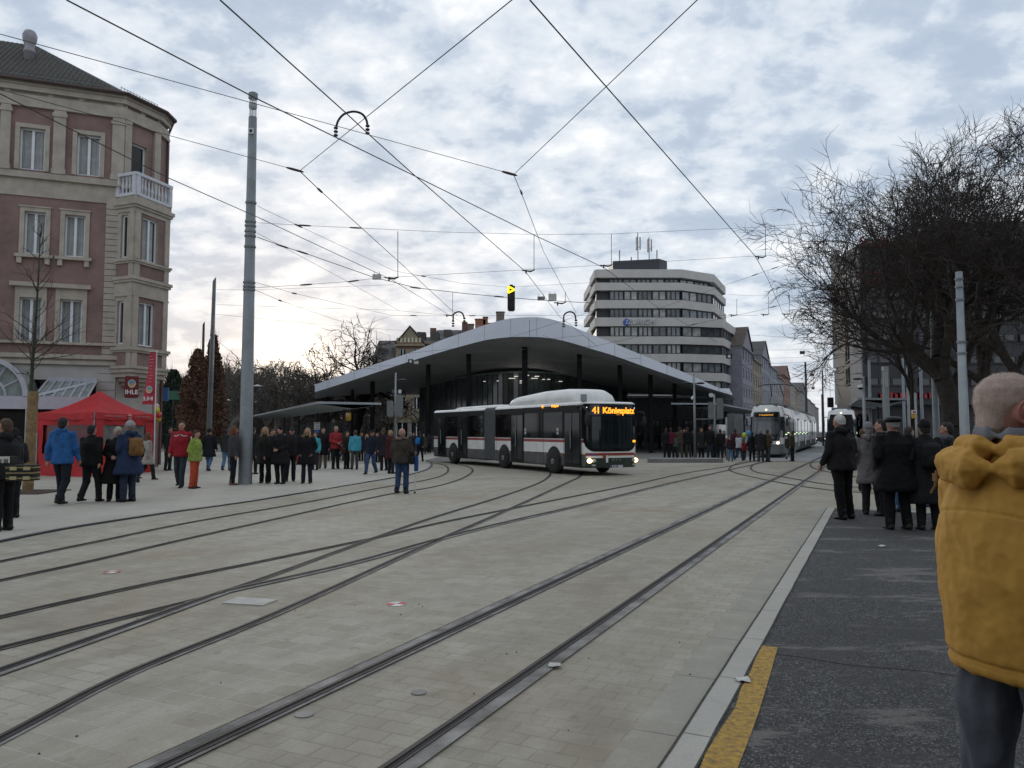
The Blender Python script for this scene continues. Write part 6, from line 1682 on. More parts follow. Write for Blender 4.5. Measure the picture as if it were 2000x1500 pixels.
# ================================================================ TREES
M_bark = mat("bark_dark", (.035, .029, .024), .95, 0, .3, 3, .4, 20)
M_bark2 = mat("bark_grey", (.10, .085, .072), .95, 0, .3, 3, .4, 20)
M_twig = mat("twig_brown", (.042, .033, .028), .95, 0, .2, 4)
def twig_tube(b, a, c, r0, r1, n=3):
    d = (c - a)
    if d.length < 1e-5: return
    d.normalize(); u = d.cross(Vector((0, 0, 1)) if abs(d.z) < .9 else Vector((1, 0, 0))).normalized(); v = d.cross(u)
    i = len(b.v)
    for p, r in ((a, r0), (c, r1)):
        for k in range(n):
            q = p + (u * math.cos(6.28318 * k / n) + v * math.sin(6.28318 * k / n)) * r; b.v.append((q.x, q.y, q.z))
    for k in range(n):
        b.f.append((i + k, i + (k + 1) % n, i + n + (k + 1) % n, i + n + k)); b.mi.append(b.m)
def grow(bt, bc, p, d, L_, r, lvl, rg, cfg):
    """recursive limb: thick limbs go to the trunk builder, thin ones to the crown builder"""
    nseg = 5 if lvl < 2 else (4 if lvl < 4 else 3); st_ = L_ / nseg; pts = [(p, r)]
    wig = cfg['wig'] * (1 + .25 * lvl)
    for k in range(nseg):
        d = (d + Vector((rg.gauss(0, wig), rg.gauss(0, wig), rg.gauss(0, wig) + cfg['up'] * (1 if lvl < 3 else .6)))).normalized()
        p = p + d * st_; pts.append((p, r * (1 - (k + 1) / nseg * (.38 if lvl < cfg['maxl'] else .8))))
    tgt = bt if lvl <= cfg['tl'] else bc; ns = 8 if lvl == 0 else (6 if lvl < 2 else (4 if lvl < 3 else 3))
    for (a, ra), (c, rc) in zip(pts, pts[1:]): twig_tube(tgt, a, c, ra, rc, ns)
    if lvl >= cfg['maxl']: return
    nb = cfg['nb'][min(lvl, len(cfg['nb']) - 1)]
    for j in range(nb):
        t = 1 if j == 0 else rg.uniform(cfg['low'] if lvl else cfg['low0'], 1)
        i = min(nseg - 1, int(t * nseg)); f = t * nseg - i if t < 1 else 1
        a, ra = pts[i]; c, rc = pts[i + 1]; q = a.lerp(c, min(1, f)); rr = ra + (rc - ra) * min(1, f)
        sp = cfg['spread'] * (0.5 if j == 0 else 1) * rg.uniform(.7, 1.25)
        ax = d.cross(Vector((rg.uniform(-1, 1), rg.uniform(-1, 1), rg.uniform(-1, 1)))).normalized()
        nd = (Matrix.Rotation(sp, 3, ax) @ d).normalized()
        if nd.z < cfg.get('minz', -.3) and lvl < 3: nd.z = abs(nd.z) * .3; nd.normalize()
        grow(bt, bc, q, nd, L_ * cfg['lr'] * rg.uniform(.75, 1.15), max(cfg['rmin'], rr * (.78 if j == 0 else cfg['rr'])), lvl + 1, rg, cfg)
BIG = dict(wig=.10, up=.05, tl=2, maxl=7, nb=[5, 3, 3, 3, 3, 3, 2], low=.3, low0=.55, spread=.62, lr=.74, rr=.58, rmin=.010)
def bare_tree(label, base, h, r, seed, cfg=BIG, trunkL=.24, lean=(0, 0), group="bare trees", mt=None, mc=None, name="bare_tree"):
    rg = random.Random(seed); t = thing(name, label, "tree", base, 0, group); bt, bc = MB(), MB()
    d = Vector((lean[0], lean[1], 1)).normalized()
    grow(bt, bc, Vector((0, 0, -.05)), d, h * trunkL, r, 0, rg, cfg)
    zs_l = sorted(v[2] for v in bt.v + bc.v); s = h / zs_l[int(len(zs_l) * .99)]
    for b_ in (bt, bc): b_.v = [(x * s, y * s, z_ * s) for x, y, z_ in b_.v]
    bt.build("trunk", mt or M_bark, t, True); bc.build("crown", mc or M_twig, t)
    return t
def gp(px, D_): return Vector((xat(px, 842.01, D_), D_, 0))
# the large plane tree on the right and its neighbours
def hh(py, D_): return zat(py, D_)
CF = dict(BIG); CF.update(nb=[6, 4, 4, 4, 3, 3, 3], wig=.10, up=.035, spread=.62, lr=.76, rmin=.008, low0=.62, low=.35, minz=.05)
bare_tree("large bare many-limbed tree at the right, its twigs reaching over the street", gp(1880, 33), hh(300, 33), .36, 11, CF, .24, (-.04, 0))
CF2 = dict(CF); CF2.update(nb=[5, 4, 3, 3, 3, 3, 3])
bare_tree("bare tree at the right edge behind the man in the yellow jacket", gp(1985, 31), hh(330, 31), .33, 23, CF2, .22, (.04, 0))
bare_tree("leaning bare tree between the two large ones at the right", gp(1925, 40), hh(305, 40), .24, 37, dict(CF2), .22, (.1, -.03))
bare_tree("bare tree in front of the dark offices, left of the large tree", gp(1790, 46), hh(470, 46), .15, 41, dict(CF2, maxl=5), .24, (-.12, 0))
# young tree on the plaza with its wooden guard
YT = dict(wig=.05, up=.05, tl=1, maxl=4, nb=[9, 4, 3, 2], low=.25, low0=.28, spread=.85, lr=.46, rr=.3, rmin=.004, minz=-.2)
g0 = G(54, 962)
yt = thing("young_tree", "slim leafless young tree with its trunk wrapped in reed matting, standing on the plaza", "tree", g0)
rg = random.Random(5); bt, bc = MB(), MB(); hy = zat(455, g0.y)
pts = []; x = 0
for k in range(13):
    pts.append((Vector((.03 * math.sin(k * .8) + .06 * k / 12 * (1 if k > 6 else .4), .02 * math.cos(k), hy * k / 12)), .075 * (1 - k / 12.6) + .006))
for (a, ra), (c, rc) in zip(pts, pts[1:]): twig_tube(bt, a, c, ra, rc, 8)
for j in range(34):
    k = rg.uniform(4.6, 12); i = int(min(k, 11)); q = pts[i][0].lerp(pts[i + 1][0], k - i); an = rg.uniform(0, 6.28); ln = 1.75 * (1 - (k - 4) / 10) * rg.uniform(.6, 1.1)
    d = Vector((math.cos(an), math.sin(an), .35 + (k - 4) * .09)).normalized()
    grow(bc, bc, q, d, ln, .013, 2, rg, dict(YT, nb=[3, 3, 4, 3, 2], maxl=4, lr=.5, wig=.1, rmin=.0035, tl=-1))
bt.build("trunk", mat("green_bark", (.045, .05, .03), .9, 0, .3, 3), yt, True); bc.build("crown", M_twig, yt)
b = MB(); zt_ = zat(764, g0.y); n = 12; rings = []
for j in range(15):
    z_ = zt_ * j / 14; rings.append([Vector(((.125 + .012 * (j % 2)) * math.cos(R(30 * k)) + .05 * j / 14, (.125 + .012 * (j % 2)) * math.sin(R(30 * k)), z_)) for k in range(n)])
b.loft(rings); b.build("trunk_guard", mat("reed_mat", (.22, .15, .075), .9, 0, .2, 8, .5, 60), yt)
b = MB(); b.prism([(-.75, -.75), (.75, -.75), (.75, .75), (-.75, .75)], .009, .03); b.build("soil_bed", mat("soil", (.05, .03, .022), .95), yt)
# brown columnar hornbeams
def leaf_mass(b, fn, n, sz, rg):
    for i in range(n):
        p = fn(rg); u = Vector((rg.gauss(0, 1), rg.gauss(0, 1), rg.gauss(0, 1))).normalized(); v = u.cross(Vector((rg.gauss(0, 1), rg.gauss(0, 1), rg.gauss(0, 1)))).normalized(); s = sz * rg.uniform(.6, 1.3)
        b.face([p - u * s, p + v * s * .6, p + u * s, p - v * s * .6])
M_lb = [mat("leaf_brown_a", (.16, .085, .052), .9, 0, .2, 2), mat("leaf_brown_b", (.10, .055, .036), .9, 0, .2, 2)]
def column_tree(label, px, D_, ytop, wpx, seed, mats, group, dens=5200, name="column_tree", pw=1.0, bark=True, sz=.09):
    rg = random.Random(seed); t = thing(name, label, "tree", gp(px, D_), 0, group); h = zat(ytop, D_); w_ = wpx * D_ / 2600
    b = MB(); b.tube([(0, 0, 0), (.03, 0, h * .5), (0, 0, h * .93)], [.14, .09, .02], 7); b.build("trunk", M_bark2, t, True)
    bumps = [(rg.uniform(.1, 1), rg.uniform(0, 6.28), rg.uniform(.6, 1.15)) for _ in range(26)]
    def fn(rg_):
        while True:
            tz = rg_.random() ** .9; an = rg_.uniform(0, 6.28)
            env = (min(1, tz * 5) ** .5) * (1 - max(0, tz - .45) / .56) ** (.5 * pw)
            for bz, ba, bs in bumps:
                if abs(tz - bz) < .07 and abs((an - ba + 3.14) % 6.28 - 3.14) < .8: env *= bs
            rr_ = w_ * env * (rg_.random() ** .35)
            if rr_ > 0: return Vector((rr_ * math.cos(an), rr_ * math.sin(an), .6 + (h - .6) * tz))
    b = MB()
    for k in range(2): b.m = k; leaf_mass(b, fn, dens // 2, sz, rg)
    b.m = 0
    for k in range(90):
        p = fn(rg); c = p + Vector((p.x * .25, p.y * .25, rg.uniform(.4, 1.0))); twig_tube(b, p, c, .015, .005)
    b.build("crown", mats, t); return t
cg = "brown leaved columnar trees"
column_tree("brown leaved column tree directly behind the dark pole", 414, 50, 655, 46, 1, M_lb, cg, 9000)
column_tree("broad brown column tree left of the dark pole", 383, 54, 682, 52, 2, M_lb, cg, 9500)
column_tree("smaller brown column tree beside the dark evergreen", 362, 60, 735, 34, 3, M_lb, cg, 5000)
M_ev = [mat("evergreen_a", (.012, .022, .014), .9, 0, .2, 2), mat("evergreen_b", (.022, .036, .022), .9, 0, .2, 2)]
column_tree("dark evergreen tree at the corner of the pink house", 336, 66, 722, 50, 4, M_ev, None, 8000, "evergreen_tree", .8)
column_tree("dark evergreen tree behind the flag", 316, 72, 752, 40, 6, M_ev, None, 5000, "evergreen_tree", .8)
# the park: bare trees one can tell apart
PK = dict(BIG); PK.update(maxl=6, nb=[4, 3, 3, 3, 3, 2], wig=.13, spread=.6, rmin=.018, lr=.76)
pk = [(446, 78, 700, 3), (478, 92, 708, 5), (520, 80, 712, 9), (548, 88, 706, 12), (575, 82, 722, 14), (600, 90, 716, 19), (626, 84, 730, 26), (530, 104, 716, 27), (500, 110, 702, 31), (462, 105, 715, 35), (432, 100, 720, 36), (655, 95, 755, 40), (590, 108, 725, 42), (700, 100, 770, 44)]
lab = ["wide pale crown left of the thick pole", "thin crown just behind the thick pole", "crown right of the thick pole", "tall dark crown under the sunset", "rounded crown right of the sunset", "crown in the right half of the park", "crown near the tip of the silver roof", "farther crown behind the sunset trees", "farther crown behind the thick pole", "farther crown left of the thick pole", "crown between brown trees and thick pole", "low crown under the tip of the roof", "far crown between two darker ones", "bare tree seen under the left wing of the roof"]
for (px, D_, yt_, sd__), lb in zip(pk, lab):
    bare_tree("bare park tree, " + lb, gp(px, D_), zat(yt_, D_), .3, sd__, PK, .2, (0, 0), "bare trees in the park", M_bark2, M_bark2)
# undergrowth that closes the park behind the stop
b = MB(); rg = random.Random(77)
for i in range(24000):
    x = rg.uniform(-62, -18); y = 96 + rg.uniform(0, 18); hmax = 10.6 * (.72 + .28 * math.sin(x * .45) * math.sin(x * .17 + 1)); z_ = hmax * rg.random() ** .8
    p = Vector((x, y, z_)); c = p + Vector((rg.gauss(0, .5), rg.gauss(0, .3), rg.uniform(.3, 1.3))); twig_tube(b, p, c, .05, .015)
for i in range(5000):
    x = rg.uniform(-62, -18); p = Vector((x, 104 + rg.uniform(0, 8), rg.uniform(0, 3.2))); u = Vector((rg.gauss(0, 1), rg.gauss(0, .4), rg.gauss(0, 1))).normalized() * .35; v = Vector((0, 0, 1)).cross(u).normalized() * .3 + Vector((0, 0, .15)); b.face([p - u, p + v, p + u, p - v])
o = b.build("undergrowth", mat("undergrowth_brown", (.085, .07, .06), .95, 0, .25, .5)); tag(o, "tangle of bare bushes closing off the park behind the stop", kind='stuff')
# the knobbly tree left of the station roof
KN = dict(wig=.14, up=.05, tl=2, maxl=6, nb=[5, 4, 3, 3, 3, 3], low=.35, low0=.5, spread=.72, lr=.76, rr=.66, rmin=.026, minz=.0)
bare_tree("knobbly bare tree standing alone left of the silver roof against the sky", gp(688, 76), zat(640, 76), .5, 8, KN, .30, (-.06, 0), None, M_bark, M_bark)
for px, D_, yt_, sd__, lb in ((710, 92, 778, 51, "seen under the left wing, beside the sign backs"), (760, 95, 775, 52, "seen between the columns left of the glass hall"), (812, 90, 780, 55, "seen next to the glass hall")):
    bare_tree("small bare street tree " + lb, gp(px, D_), zat(yt_, D_), .16, sd__, dict(PK, maxl=5), .3, (0, 0), "street trees behind the station", M_bark, M_bark)
# ================================================================ PEOPLE
# one 1.76 m figure facing +y is posed from a joint table; limbs are lofted along the joints and fused into one skin
PCACHE = {}
def capsule(b, pts, rad, n=10):
    """pts: joints; rad: (rx, ry) or r per joint; rounded ends"""
    pts = [Vector(p) for p in pts]; rad = [(r, r) if not isinstance(r, tuple) else r for r in rad]
    d0 = (pts[1] - pts[0]).normalized(); d1 = (pts[-1] - pts[-2]).normalized()
    P_, R_ = [], []
    for k in (1, .8, .45): P_.append(pts[0] - d0 * rad[0][0] * k * .8); s = math.sqrt(max(0.0, 1 - k * k)) + .12; R_.append((rad[0][0] * min(1, s), rad[0][1] * min(1, s)))
    P_ += pts; R_ += rad
    for k in (.45, .8, 1): P_.append(pts[-1] + d1 * rad[-1][0] * k * .8); s = math.sqrt(max(0.0, 1 - k * k)) + .12; R_.append((rad[-1][0] * min(1, s), rad[-1][1] * min(1, s)))
    rings = []
    for i, p in enumerate(P_):
        d = (P_[min(i + 1, len(P_) - 1)] - P_[max(i - 1, 0)]).normalized()
        x = Vector((1, 0, 0)); x = (x - d * x.dot(d))
        if x.length < .2: x = Vector((0, 1, 0)) - d * d.y
        x.normalize(); y = d.cross(x)
        rings.append([p + x * R_[i][0] * math.cos(6.28318 * k / n) + y * R_[i][1] * math.sin(6.28318 * k / n) for k in range(n)])
    b.loft(rings)
def zrings(b, rows, n=16, lean=None):
    """torso-like loft from (z, rx, ry, x, y)"""
    rings = []
    for r in rows:
        z_, rx, ry = r[:3]; cx, cy = (r[3], r[4]) if len(r) > 3 else (0, 0)
        rings.append([Vector((cx + rx * (abs(math.cos(a)) ** .85) * (1 if math.cos(a) > 0 else -1), cy + ry * (abs(math.sin(a)) ** .9) * (1 if math.sin(a) > 0 else -1), z_)) for a in [6.28318 * k / n for k in range(n)]])
    b.loft(rings)
POSES = {
 # side: elbow, wrist ; legs: knee, ankle (x mirrored for left with sign)
 'stand': dict(RE=(.235, -.01, 1.13), RW=(.245, .03, .89), LE=(-.235, -.01, 1.13), LW=(-.245, .03, .89), RK=(.10, .01, .49), RA=(.11, -.01, .09), LK=(-.10, .01, .49), LA=(-.11, -.01, .09)),
 'wide': dict(RE=(.25, -.02, 1.13), RW=(.26, .06, .90), LE=(-.24, 0, 1.13), LW=(-.22, .10, .91), RK=(.13, .02, .49), RA=(.17, -.01, .09), LK=(-.13, .02, .49), LA=(-.17, .02, .09)),
 'walk': dict(RE=(.235, -.09, 1.15), RW=(.24, -.08, .92), LE=(-.235, .05, 1.14), LW=(-.23, .17, .93), RK=(.09, .17, .52), RA=(.09, .24, .11), LK=(-.09, -.02, .48), LA=(-.09, -.28, .16)),
 'walk2': dict(RE=(.235, .04, 1.14), RW=(.24, .14, .92), LE=(-.235, -.08, 1.15), LW=(-.24, -.08, .91), RK=(.09, .0, .48), RA=(.09, -.20, .13), LK=(-.09, .12, .51), LA=(-.09, .15, .10)),
 'pocket': dict(RE=(.27, -.07, 1.14), RW=(.19, .08, .95), LE=(-.27, -.07, 1.14), LW=(-.19, .08, .95), RK=(.10, .02, .49), RA=(.12, -.01, .09), LK=(-.10, .01, .49), LA=(-.12, .0, .09)),
 'hold': dict(RE=(.24, .0, 1.13), RW=(.06, .22, 1.06), LE=(-.24, .0, 1.13), LW=(-.06, .22, 1.04), RK=(.09, .02, .49), RA=(.10, -.01, .09), LK=(-.09, .01, .49), LA=(-.10, .0, .09)),
 'photo': dict(RE=(.22, .22, 1.26), RW=(.07, .33, 1.50), LE=(-.22, .20, 1.26), LW=(-.07, .33, 1.50), RK=(.10, .01, .49), RA=(.11, -.01, .09), LK=(-.10, .01, .49), LA=(-.11, .0, .09)),
 'reach': dict(RE=(.24, -.02, 1.14), RW=(.21, .16, .95), LE=(-.26, -.01, 1.13), LW=(-.27, .13, .93), RK=(.10, .03, .49), RA=(.13, .02, .09), LK=(-.09, -.02, .49), LA=(-.09, -.06, .09)),
 'back': dict(RE=(.26, -.09, 1.13), RW=(.06, -.17, .98), LE=(-.26, -.09, 1.13), LW=(-.06, -.17, .96), RK=(.10, .02, .49), RA=(.13, .0, .09), LK=(-.10, .0, .49), LA=(-.12, .0, .09)),
 'crutch': dict(RE=(.27, -.05, 1.14), RW=(.25, .14, .93), LE=(-.25, -.02, 1.13), LW=(-.24, .10, .91), RK=(.09, .05, .49), RA=(.10, .0, .09), LK=(-.09, .0, .48), LA=(-.09, -.13, .11)),
 'play': dict(RE=(.27, .02, 1.14), RW=(.20, .30, 1.02), LE=(-.27, .02, 1.14), LW=(-.20, .32, .98), RK=(.09, .02, .49), RA=(.10, .0, .09), LK=(-.09, .01, .49), LA=(-.10, .0, .09)),
}
SH = {'R': (.185, -.01, 1.425), 'L': (-.185, -.01, 1.425)}
HIP = {'R': (.09, 0, .91), 'L': (-.09, 0, .91)}
def hand(b, W, E, side, curl=.5):
    W, E = Vector(W), Vector(E); d = (W - E).normalized(); s = 1 if side == 'R' else -1
    pn = Vector((-s, .15, 0)); pn = (pn - d * pn.dot(d)).normalized(); wd = d.cross(pn)
    c = W + d * .05
    capsule(b, [W - d * .01, W + d * .04, W + d * .085], [(.026, .024), (.034, .02), (.036, .018)], 8)
    for k in range(4):
        o = wd * (-.030 + .020 * k); ln = (.062, .074, .070, .055)[k]; p0 = W + d * .085 + o; 
        d1 = (d + pn * curl * .5).normalized(); d2 = (d + pn * curl * 1.3).normalized(); p1 = p0 + d1 * ln * .5; p2 = p1 + d2 * ln * .5
        capsule(b, [p0, p1, p2], [.0098, .009, .0075], 6)
    fw_ = wd * (1 if wd.y > 0 else -1)
    p0 = W + d * .03 + fw_ * .028; capsule(b, [p0, p0 + (d + fw_ * .9).normalized() * .035, p0 + (d * 1.3 + fw_ * .6).normalized() * .068], [.012, .010, .008], 6)
HEADC = Vector((0, .015, 1.635))
def head(b):
    h = HEADC
    zrings(b, [(h.z - .118, .022, .022, 0, .05), (h.z - .108, .040, .045, 0, .035), (h.z - .08, .054, .072, 0, .015), (h.z - .045, .064, .088, 0, .005), (h.z, .073, .094, 0, 0), (h.z + .04, .076, .097, 0, -.004), (h.z + .075, .068, .086, 0, -.006), (h.z + .10, .048, .06, 0, -.008), (h.z + .118, .02, .026, 0, -.01)], 16)
    capsule(b, [h + Vector((0, .088, .022)), h + Vector((0, .106, -.018))], [.010, .015], 8)
    capsule(b, [h + Vector((-.035, .078, .032)), h + Vector((.035, .078, .032))], [.012, .012], 6)
    capsule(b, [h + Vector((-.018, .082, -.052)), h + Vector((.018, .082, -.052))], [.010, .010], 6)
    for s in (1, -1): b.ell(h + Vector((s * .078, -.008, -.008)), .010, .020, .032, 8, 6); b.ell(h + Vector((s * .042, .055, -.035)), .022, .022, .02, 8, 6)
    capsule(b, [(0, -.015, 1.44), (0, 0, 1.55)], [.060, .052], 10)
def foot(b, A, yaw=0, s=1):
    A = Vector(A); q = A + Vector((0, 0, -.05))
    capsule(b, [q + Vector((0, -.05, 0)), q + Vector((0, .05, -.005)), q + Vector((0, .15, -.018))], [(.042 * s, .04 * s), (.046 * s, .036 * s), (.04 * s, .022 * s)], 10)
    capsule(b, [A + Vector((0, -.02, .06)), A + Vector((0, -.02, -.02))], [.045 * s, .04 * s], 8)
TMP = []
def remesh(b, vox, smooth=3, wr=0, wsc=9, seed=0, cut=None):
    me = bpy.data.meshes.new("m"); me.from_pydata(b.v, [], b.f)
    o = bpy.data.objects.new("m", me); scene.collection.objects.link(o)
    md = o.modifiers.new("r", 'REMESH'); md.mode = 'VOXEL'; md.voxel_size = vox; md.use_smooth_shade = True
    if smooth: ms = o.modifiers.new("s", 'SMOOTH'); ms.iterations = smooth; ms.factor = .5
    dg = bpy.context.evaluated_depsgraph_get(); m2 = bpy.data.meshes.new_from_object(o.evaluated_get(dg))
    scene.collection.objects.unlink(o); bpy.data.objects.remove(o); bpy.data.meshes.remove(me)
    if wr:
        off = Vector((seed * 3.1, seed * 1.7, 0))
        nrm = [v.normal.copy() for v in m2.vertices]
        for v, n_ in zip(m2.vertices, nrm):
            q = Vector((v.co.x, v.co.y, v.co.z * .55)) * wsc + off
            v.co += n_ * (noise.noise(q) * wr + (.5 - abs(noise.noise(q * 2.1 + Vector((5, 2, 1))))) * wr * .8)
    m2.polygons.foreach_set("use_smooth", [True] * len(m2.polygons)); m2.update()
    return m2
def part_mesh(kind, pose, vox, var=0):
    key = (kind, pose, vox, var)
    if key in PCACHE: return PCACHE[key]
    J = POSES[pose]; b = MB(); wr, wsc, sm = 0, 9, 3
    if kind == 'body':
        hb = MB(); head(hb); Mr = Matrix.Rotation(-R(33) if pose == 'near' else 0, 4, 'Z'); b.raw([Mr @ Vector(v) for v in hb.v], hb.f)
        zrings(b, [(.84, .12, .09), (.92, .155, .11), (1.0, .15, .105), (1.10, .14, .10), (1.22, .155, .115), (1.34, .17, .115), (1.42, .165, .10), (1.46, .11, .08), (1.49, .06, .06)])
        for s in 'RL':
            capsule(b, [SH[s], J[s + 'E']], [.052, .040]); capsule(b, [J[s + 'E'], J[s + 'W']], [.040, .027]); hand(b, J[s + 'W'], J[s + 'E'], s, .9 if pose in ('hold', 'photo', 'play') else .5)
            capsule(b, [HIP[s], J[s + 'K']], [.085, .056]); capsule(b, [J[s + 'K'], J[s + 'A']], [.056, .036]); foot(b, J[s + 'A'], 0, .9)
        vox = min(vox, .012) if vox < .02 else vox; sm = 2
    elif kind.startswith('jacket') or kind.startswith('coat'):
        zl = {'jacket': .82, 'coat': .60, 'coatlong': .42}[kind.split('_')[0]]; fl = 1 if kind.startswith('jacket') else 1.25
        g = 1.0 + .08 * (var % 3)
        zrings(b, [(zl, .205 * fl * g, .15 * fl * g), (zl + .05, .21 * fl * g, .158 * fl * g), (max(zl + .08, .98), .195 * g, .15 * g), (1.12, .185 * g, .145 * g), (1.24, .188 * g, .150 * g), (1.33, .192 * g, .146 * g), (1.41, .178, .125), (1.46, .125, .10), (1.50, .088, .082, 0, -.005), (1.525, .078, .078, 0, -.005)], 20)
        for s in 'RL': capsule(b, [SH[s], J[s + 'E']], [.072, .062]); capsule(b, [J[s + 'E'], Vector(J[s + 'W']) - (Vector(J[s + 'W']) - Vector(J[s + 'E'])).normalized() * .01], [.062, .047])
        if 'hood' in kind: capsule(b, [(-.09, -.07, 1.50), (0, -.135, 1.47), (.09, -.07, 1.50)], [(.05, .05), (.062, .062), (.05, .05)])
        wr, wsc = .016, 8
    elif kind == 'fur':
        capsule(b, [(-.10, .05, 1.48), (-.12, -.06, 1.49), (0, -.14, 1.47), (.12, -.06, 1.49), (.10, .05, 1.48)], [.034, .042, .046, .042, .034]); wr, wsc = .02, 22
    elif kind == 'trousers':
        for s in 'RL':
            A = Vector(J[s + 'A']); capsule(b, [HIP[s], J[s + 'K']], [(.10, .11), (.072, .076)]); capsule(b, [J[s + 'K'], A + Vector((0, 0, -.01))], [(.072, .076), (.062, .066)])
        zrings(b, [(.82, .15, .11), (.90, .17, .125), (1.0, .165, .12), (1.05, .155, .115)]); wr, wsc = (.024, 7) if pose == 'near' else (.013, 10)
    elif kind in ('shoeR', 'shoeL'): foot(b, J[kind[-1] + 'A'], 0, 1.12)
    elif kind == 'hair_short':
        h = HEADC; zrings(b, [(h.z - .09, .05, .026, 0, -.07), (h.z - .05, .068, .045, 0, -.055), (h.z - .01, .077, .062, 0, -.04), (h.z + .03, .081, .084, 0, -.022), (h.z + .075, .077, .092, 0, -.010), (h.z + .11, .057, .07, 0, -.008), (h.z + .13, .024, .03, 0, -.01)], 18); wr, wsc = .010, 24
    elif kind == 'hair_crop':
        h = HEADC; zrings(b, [(h.z - .05, .05, .025, 0, -.076), (h.z - .01, .076, .064, 0, -.034), (h.z + .03, .081, .085, 0, -.02), (h.z + .075, .073, .085, 0, -.012), (h.z + .105, .052, .062, 0, -.01), (h.z + .124, .02, .024, 0, -.01)], 18); wr, wsc = .003, 40
    elif kind == 'hair_fringe':
        h = HEADC; zrings(b, [(h.z - .07, .05, .02, 0, -.08), (h.z - .02, .079, .045, 0, -.055), (h.z + .02, .082, .055, 0, -.045), (h.z + .045, .06, .03, 0, -.07)], 18); wr, wsc = .003, 40
    elif kind == 'hair_long':
        h = HEADC; zrings(b, [(h.z - .20, .085, .05, 0, -.06), (h.z - .12, .098, .065, 0, -.05), (h.z - .04, .094, .07, 0, -.04), (h.z + .03, .092, .09, 0, -.022), (h.z + .08, .084, .096, 0, -.008), (h.z + .115, .06, .07, 0, -.006), (h.z + .134, .02, .03, 0, -.01)], 18)
        for s in (1, -1): capsule(b, [h + Vector((s * .078, .03, .03)), h + Vector((s * .09, .03, -.08)), h + Vector((s * .09, .04, -.19))], [.02, .028, .02], 8)
        wr, wsc = .010, 26
    elif kind == 'beanie':
        h = HEADC; zrings(b, [(h.z + .0, .084, .098, 0, -.012), (h.z + .03, .092, .106, 0, -.008), (h.z + .06, .090, .104, 0, -.008), (h.z + .105, .072, .084, 0, -.01), (h.z + .14, .04, .046, 0, -.012), (h.z + .152, .014, .016, 0, -.012)], 18); wr, wsc = .006, 22
    elif kind == 'cap':
        h = HEADC; zrings(b, [(h.z + .035, .086, .102, 0, 0), (h.z + .055, .094, .112, 0, .0), (h.z + .085, .090, .106, 0, -.004), (h.z + .115, .066, .076, 0, -.006), (h.z + .13, .02, .03, 0, -.008)], 18)
        zrings(b, [(h.z + .035, .065, .05, 0, .10), (h.z + .05, .066, .052, 0, .10)], 14)
    elif kind == 'beret':
        h = HEADC; zrings(b, [(h.z + .03, .082, .096, 0, -.012), (h.z + .055, .110, .118, 0, -.014), (h.z + .085, .118, .126, 0, -.014), (h.z + .115, .095, .10, 0, -.012), (h.z + .13, .04, .045, 0, -.012)], 18)
    elif kind == 'scarf':
        zrings(b, [(1.455, .10, .10, 0, 0), (1.49, .112, .112, 0, .01), (1.53, .098, .10, 0, .012), (1.55, .075, .078, 0, .01)], 18); wr, wsc = .012, 16
    elif kind == 'backpack':
        zrings(b, [(1.0, .12, .07, 0, -.21), (1.04, .15, .095, 0, -.22), (1.2, .155, .10, 0, -.23), (1.34, .14, .09, 0, -.21), (1.39, .10, .05, 0, -.19)], 18)
        for s in (1, -1): capsule(b, [(s * .10, -.15, 1.36), (s * .12, .02, 1.455), (s * .14, .14, 1.36), (s * .16, .12, 1.16), (s * .12, -.12, 1.05)], [.02] * 5, 6)
        zrings(b, [(1.02, .09, .04, 0, -.31), (1.08, .10, .05, 0, -.32), (1.17, .09, .04, 0, -.31)], 14); wr, wsc = .008, 14
    elif kind == 'strap':
        capsule(b, [(-.12, .13, 1.42), (-.15, 0, 1.475), (-.10, -.13, 1.42), (.06, -.165, 1.2), (.19, -.12, 1.0), (.20, .0, .95)], [.016] * 6, 6)
    elif kind == 'bag':
        zrings(b, [(.78, .05, .13, .27, .0), (.80, .06, .15, .27, 0), (.94, .055, .14, .27, 0), (1.0, .04, .12, .27, 0)], 14)
    elif kind == 'skirtbag': 
        W = Vector(J['RW']); zrings(b, [(W.z - .48, .035, .13, W.x + .02, W.y), (W.z - .46, .055, .15, W.x + .02, W.y), (W.z - .25, .05, .15, W.x + .02, W.y), (W.z - .16, .03, .12, W.x + .02, W.y)], 14)
        capsule(b, [(W.x + .02, W.y - .06, W.z - .18), (W.x + .01, W.y, W.z - .06), (W.x + .02, W.y + .06, W.z - .18)], [.01] * 3, 5)
    elif kind == 'eyes':
        h = HEADC
        for s in (1, -1): b.ell(h + Vector((s * .031, .088, .008)), .013, .008, .007, 8, 6)
    elif kind == 'glasses':
        h = HEADC
        for s in (1, -1):
            b.tube([h + Vector((s * .033 + .022 * math.cos(R(30 * k)), .106, .006 + .018 * math.sin(R(30 * k)))) for k in range(13)], .0025, 4); b.tube([h + Vector((s * .055, .104, .01)), h + Vector((s * .082, 0, .005))], .0025, 4)
    elif kind == 'mouth':
        h = HEADC; b.ell(h + Vector((0, .094, -.052)), .024, .006, .007, 8, 6)
    if kind in ('eyes', 'mouth', 'glasses'):
        me = bpy.data.meshes.new(kind); me.from_pydata(b.v, [], b.f); me.polygons.foreach_set("use_smooth", [True] * len(me.polygons))
    else: me = remesh(b, vox, sm, wr, wsc, var)
    if not me.materials: me.materials.append(None)
    PCACHE[key] = me; return me
def addpart(par, name, kind, pose, vox, m, var=0, label=None):
    me = part_mesh(kind, pose, vox, var)
    o = bpy.data.objects.new(name, me); scene.collection.objects.link(o); o.parent = par
    o.material_slots[0].link = 'OBJECT'; o.material_slots[0].material = m
    if label: o['label'] = label
    return o
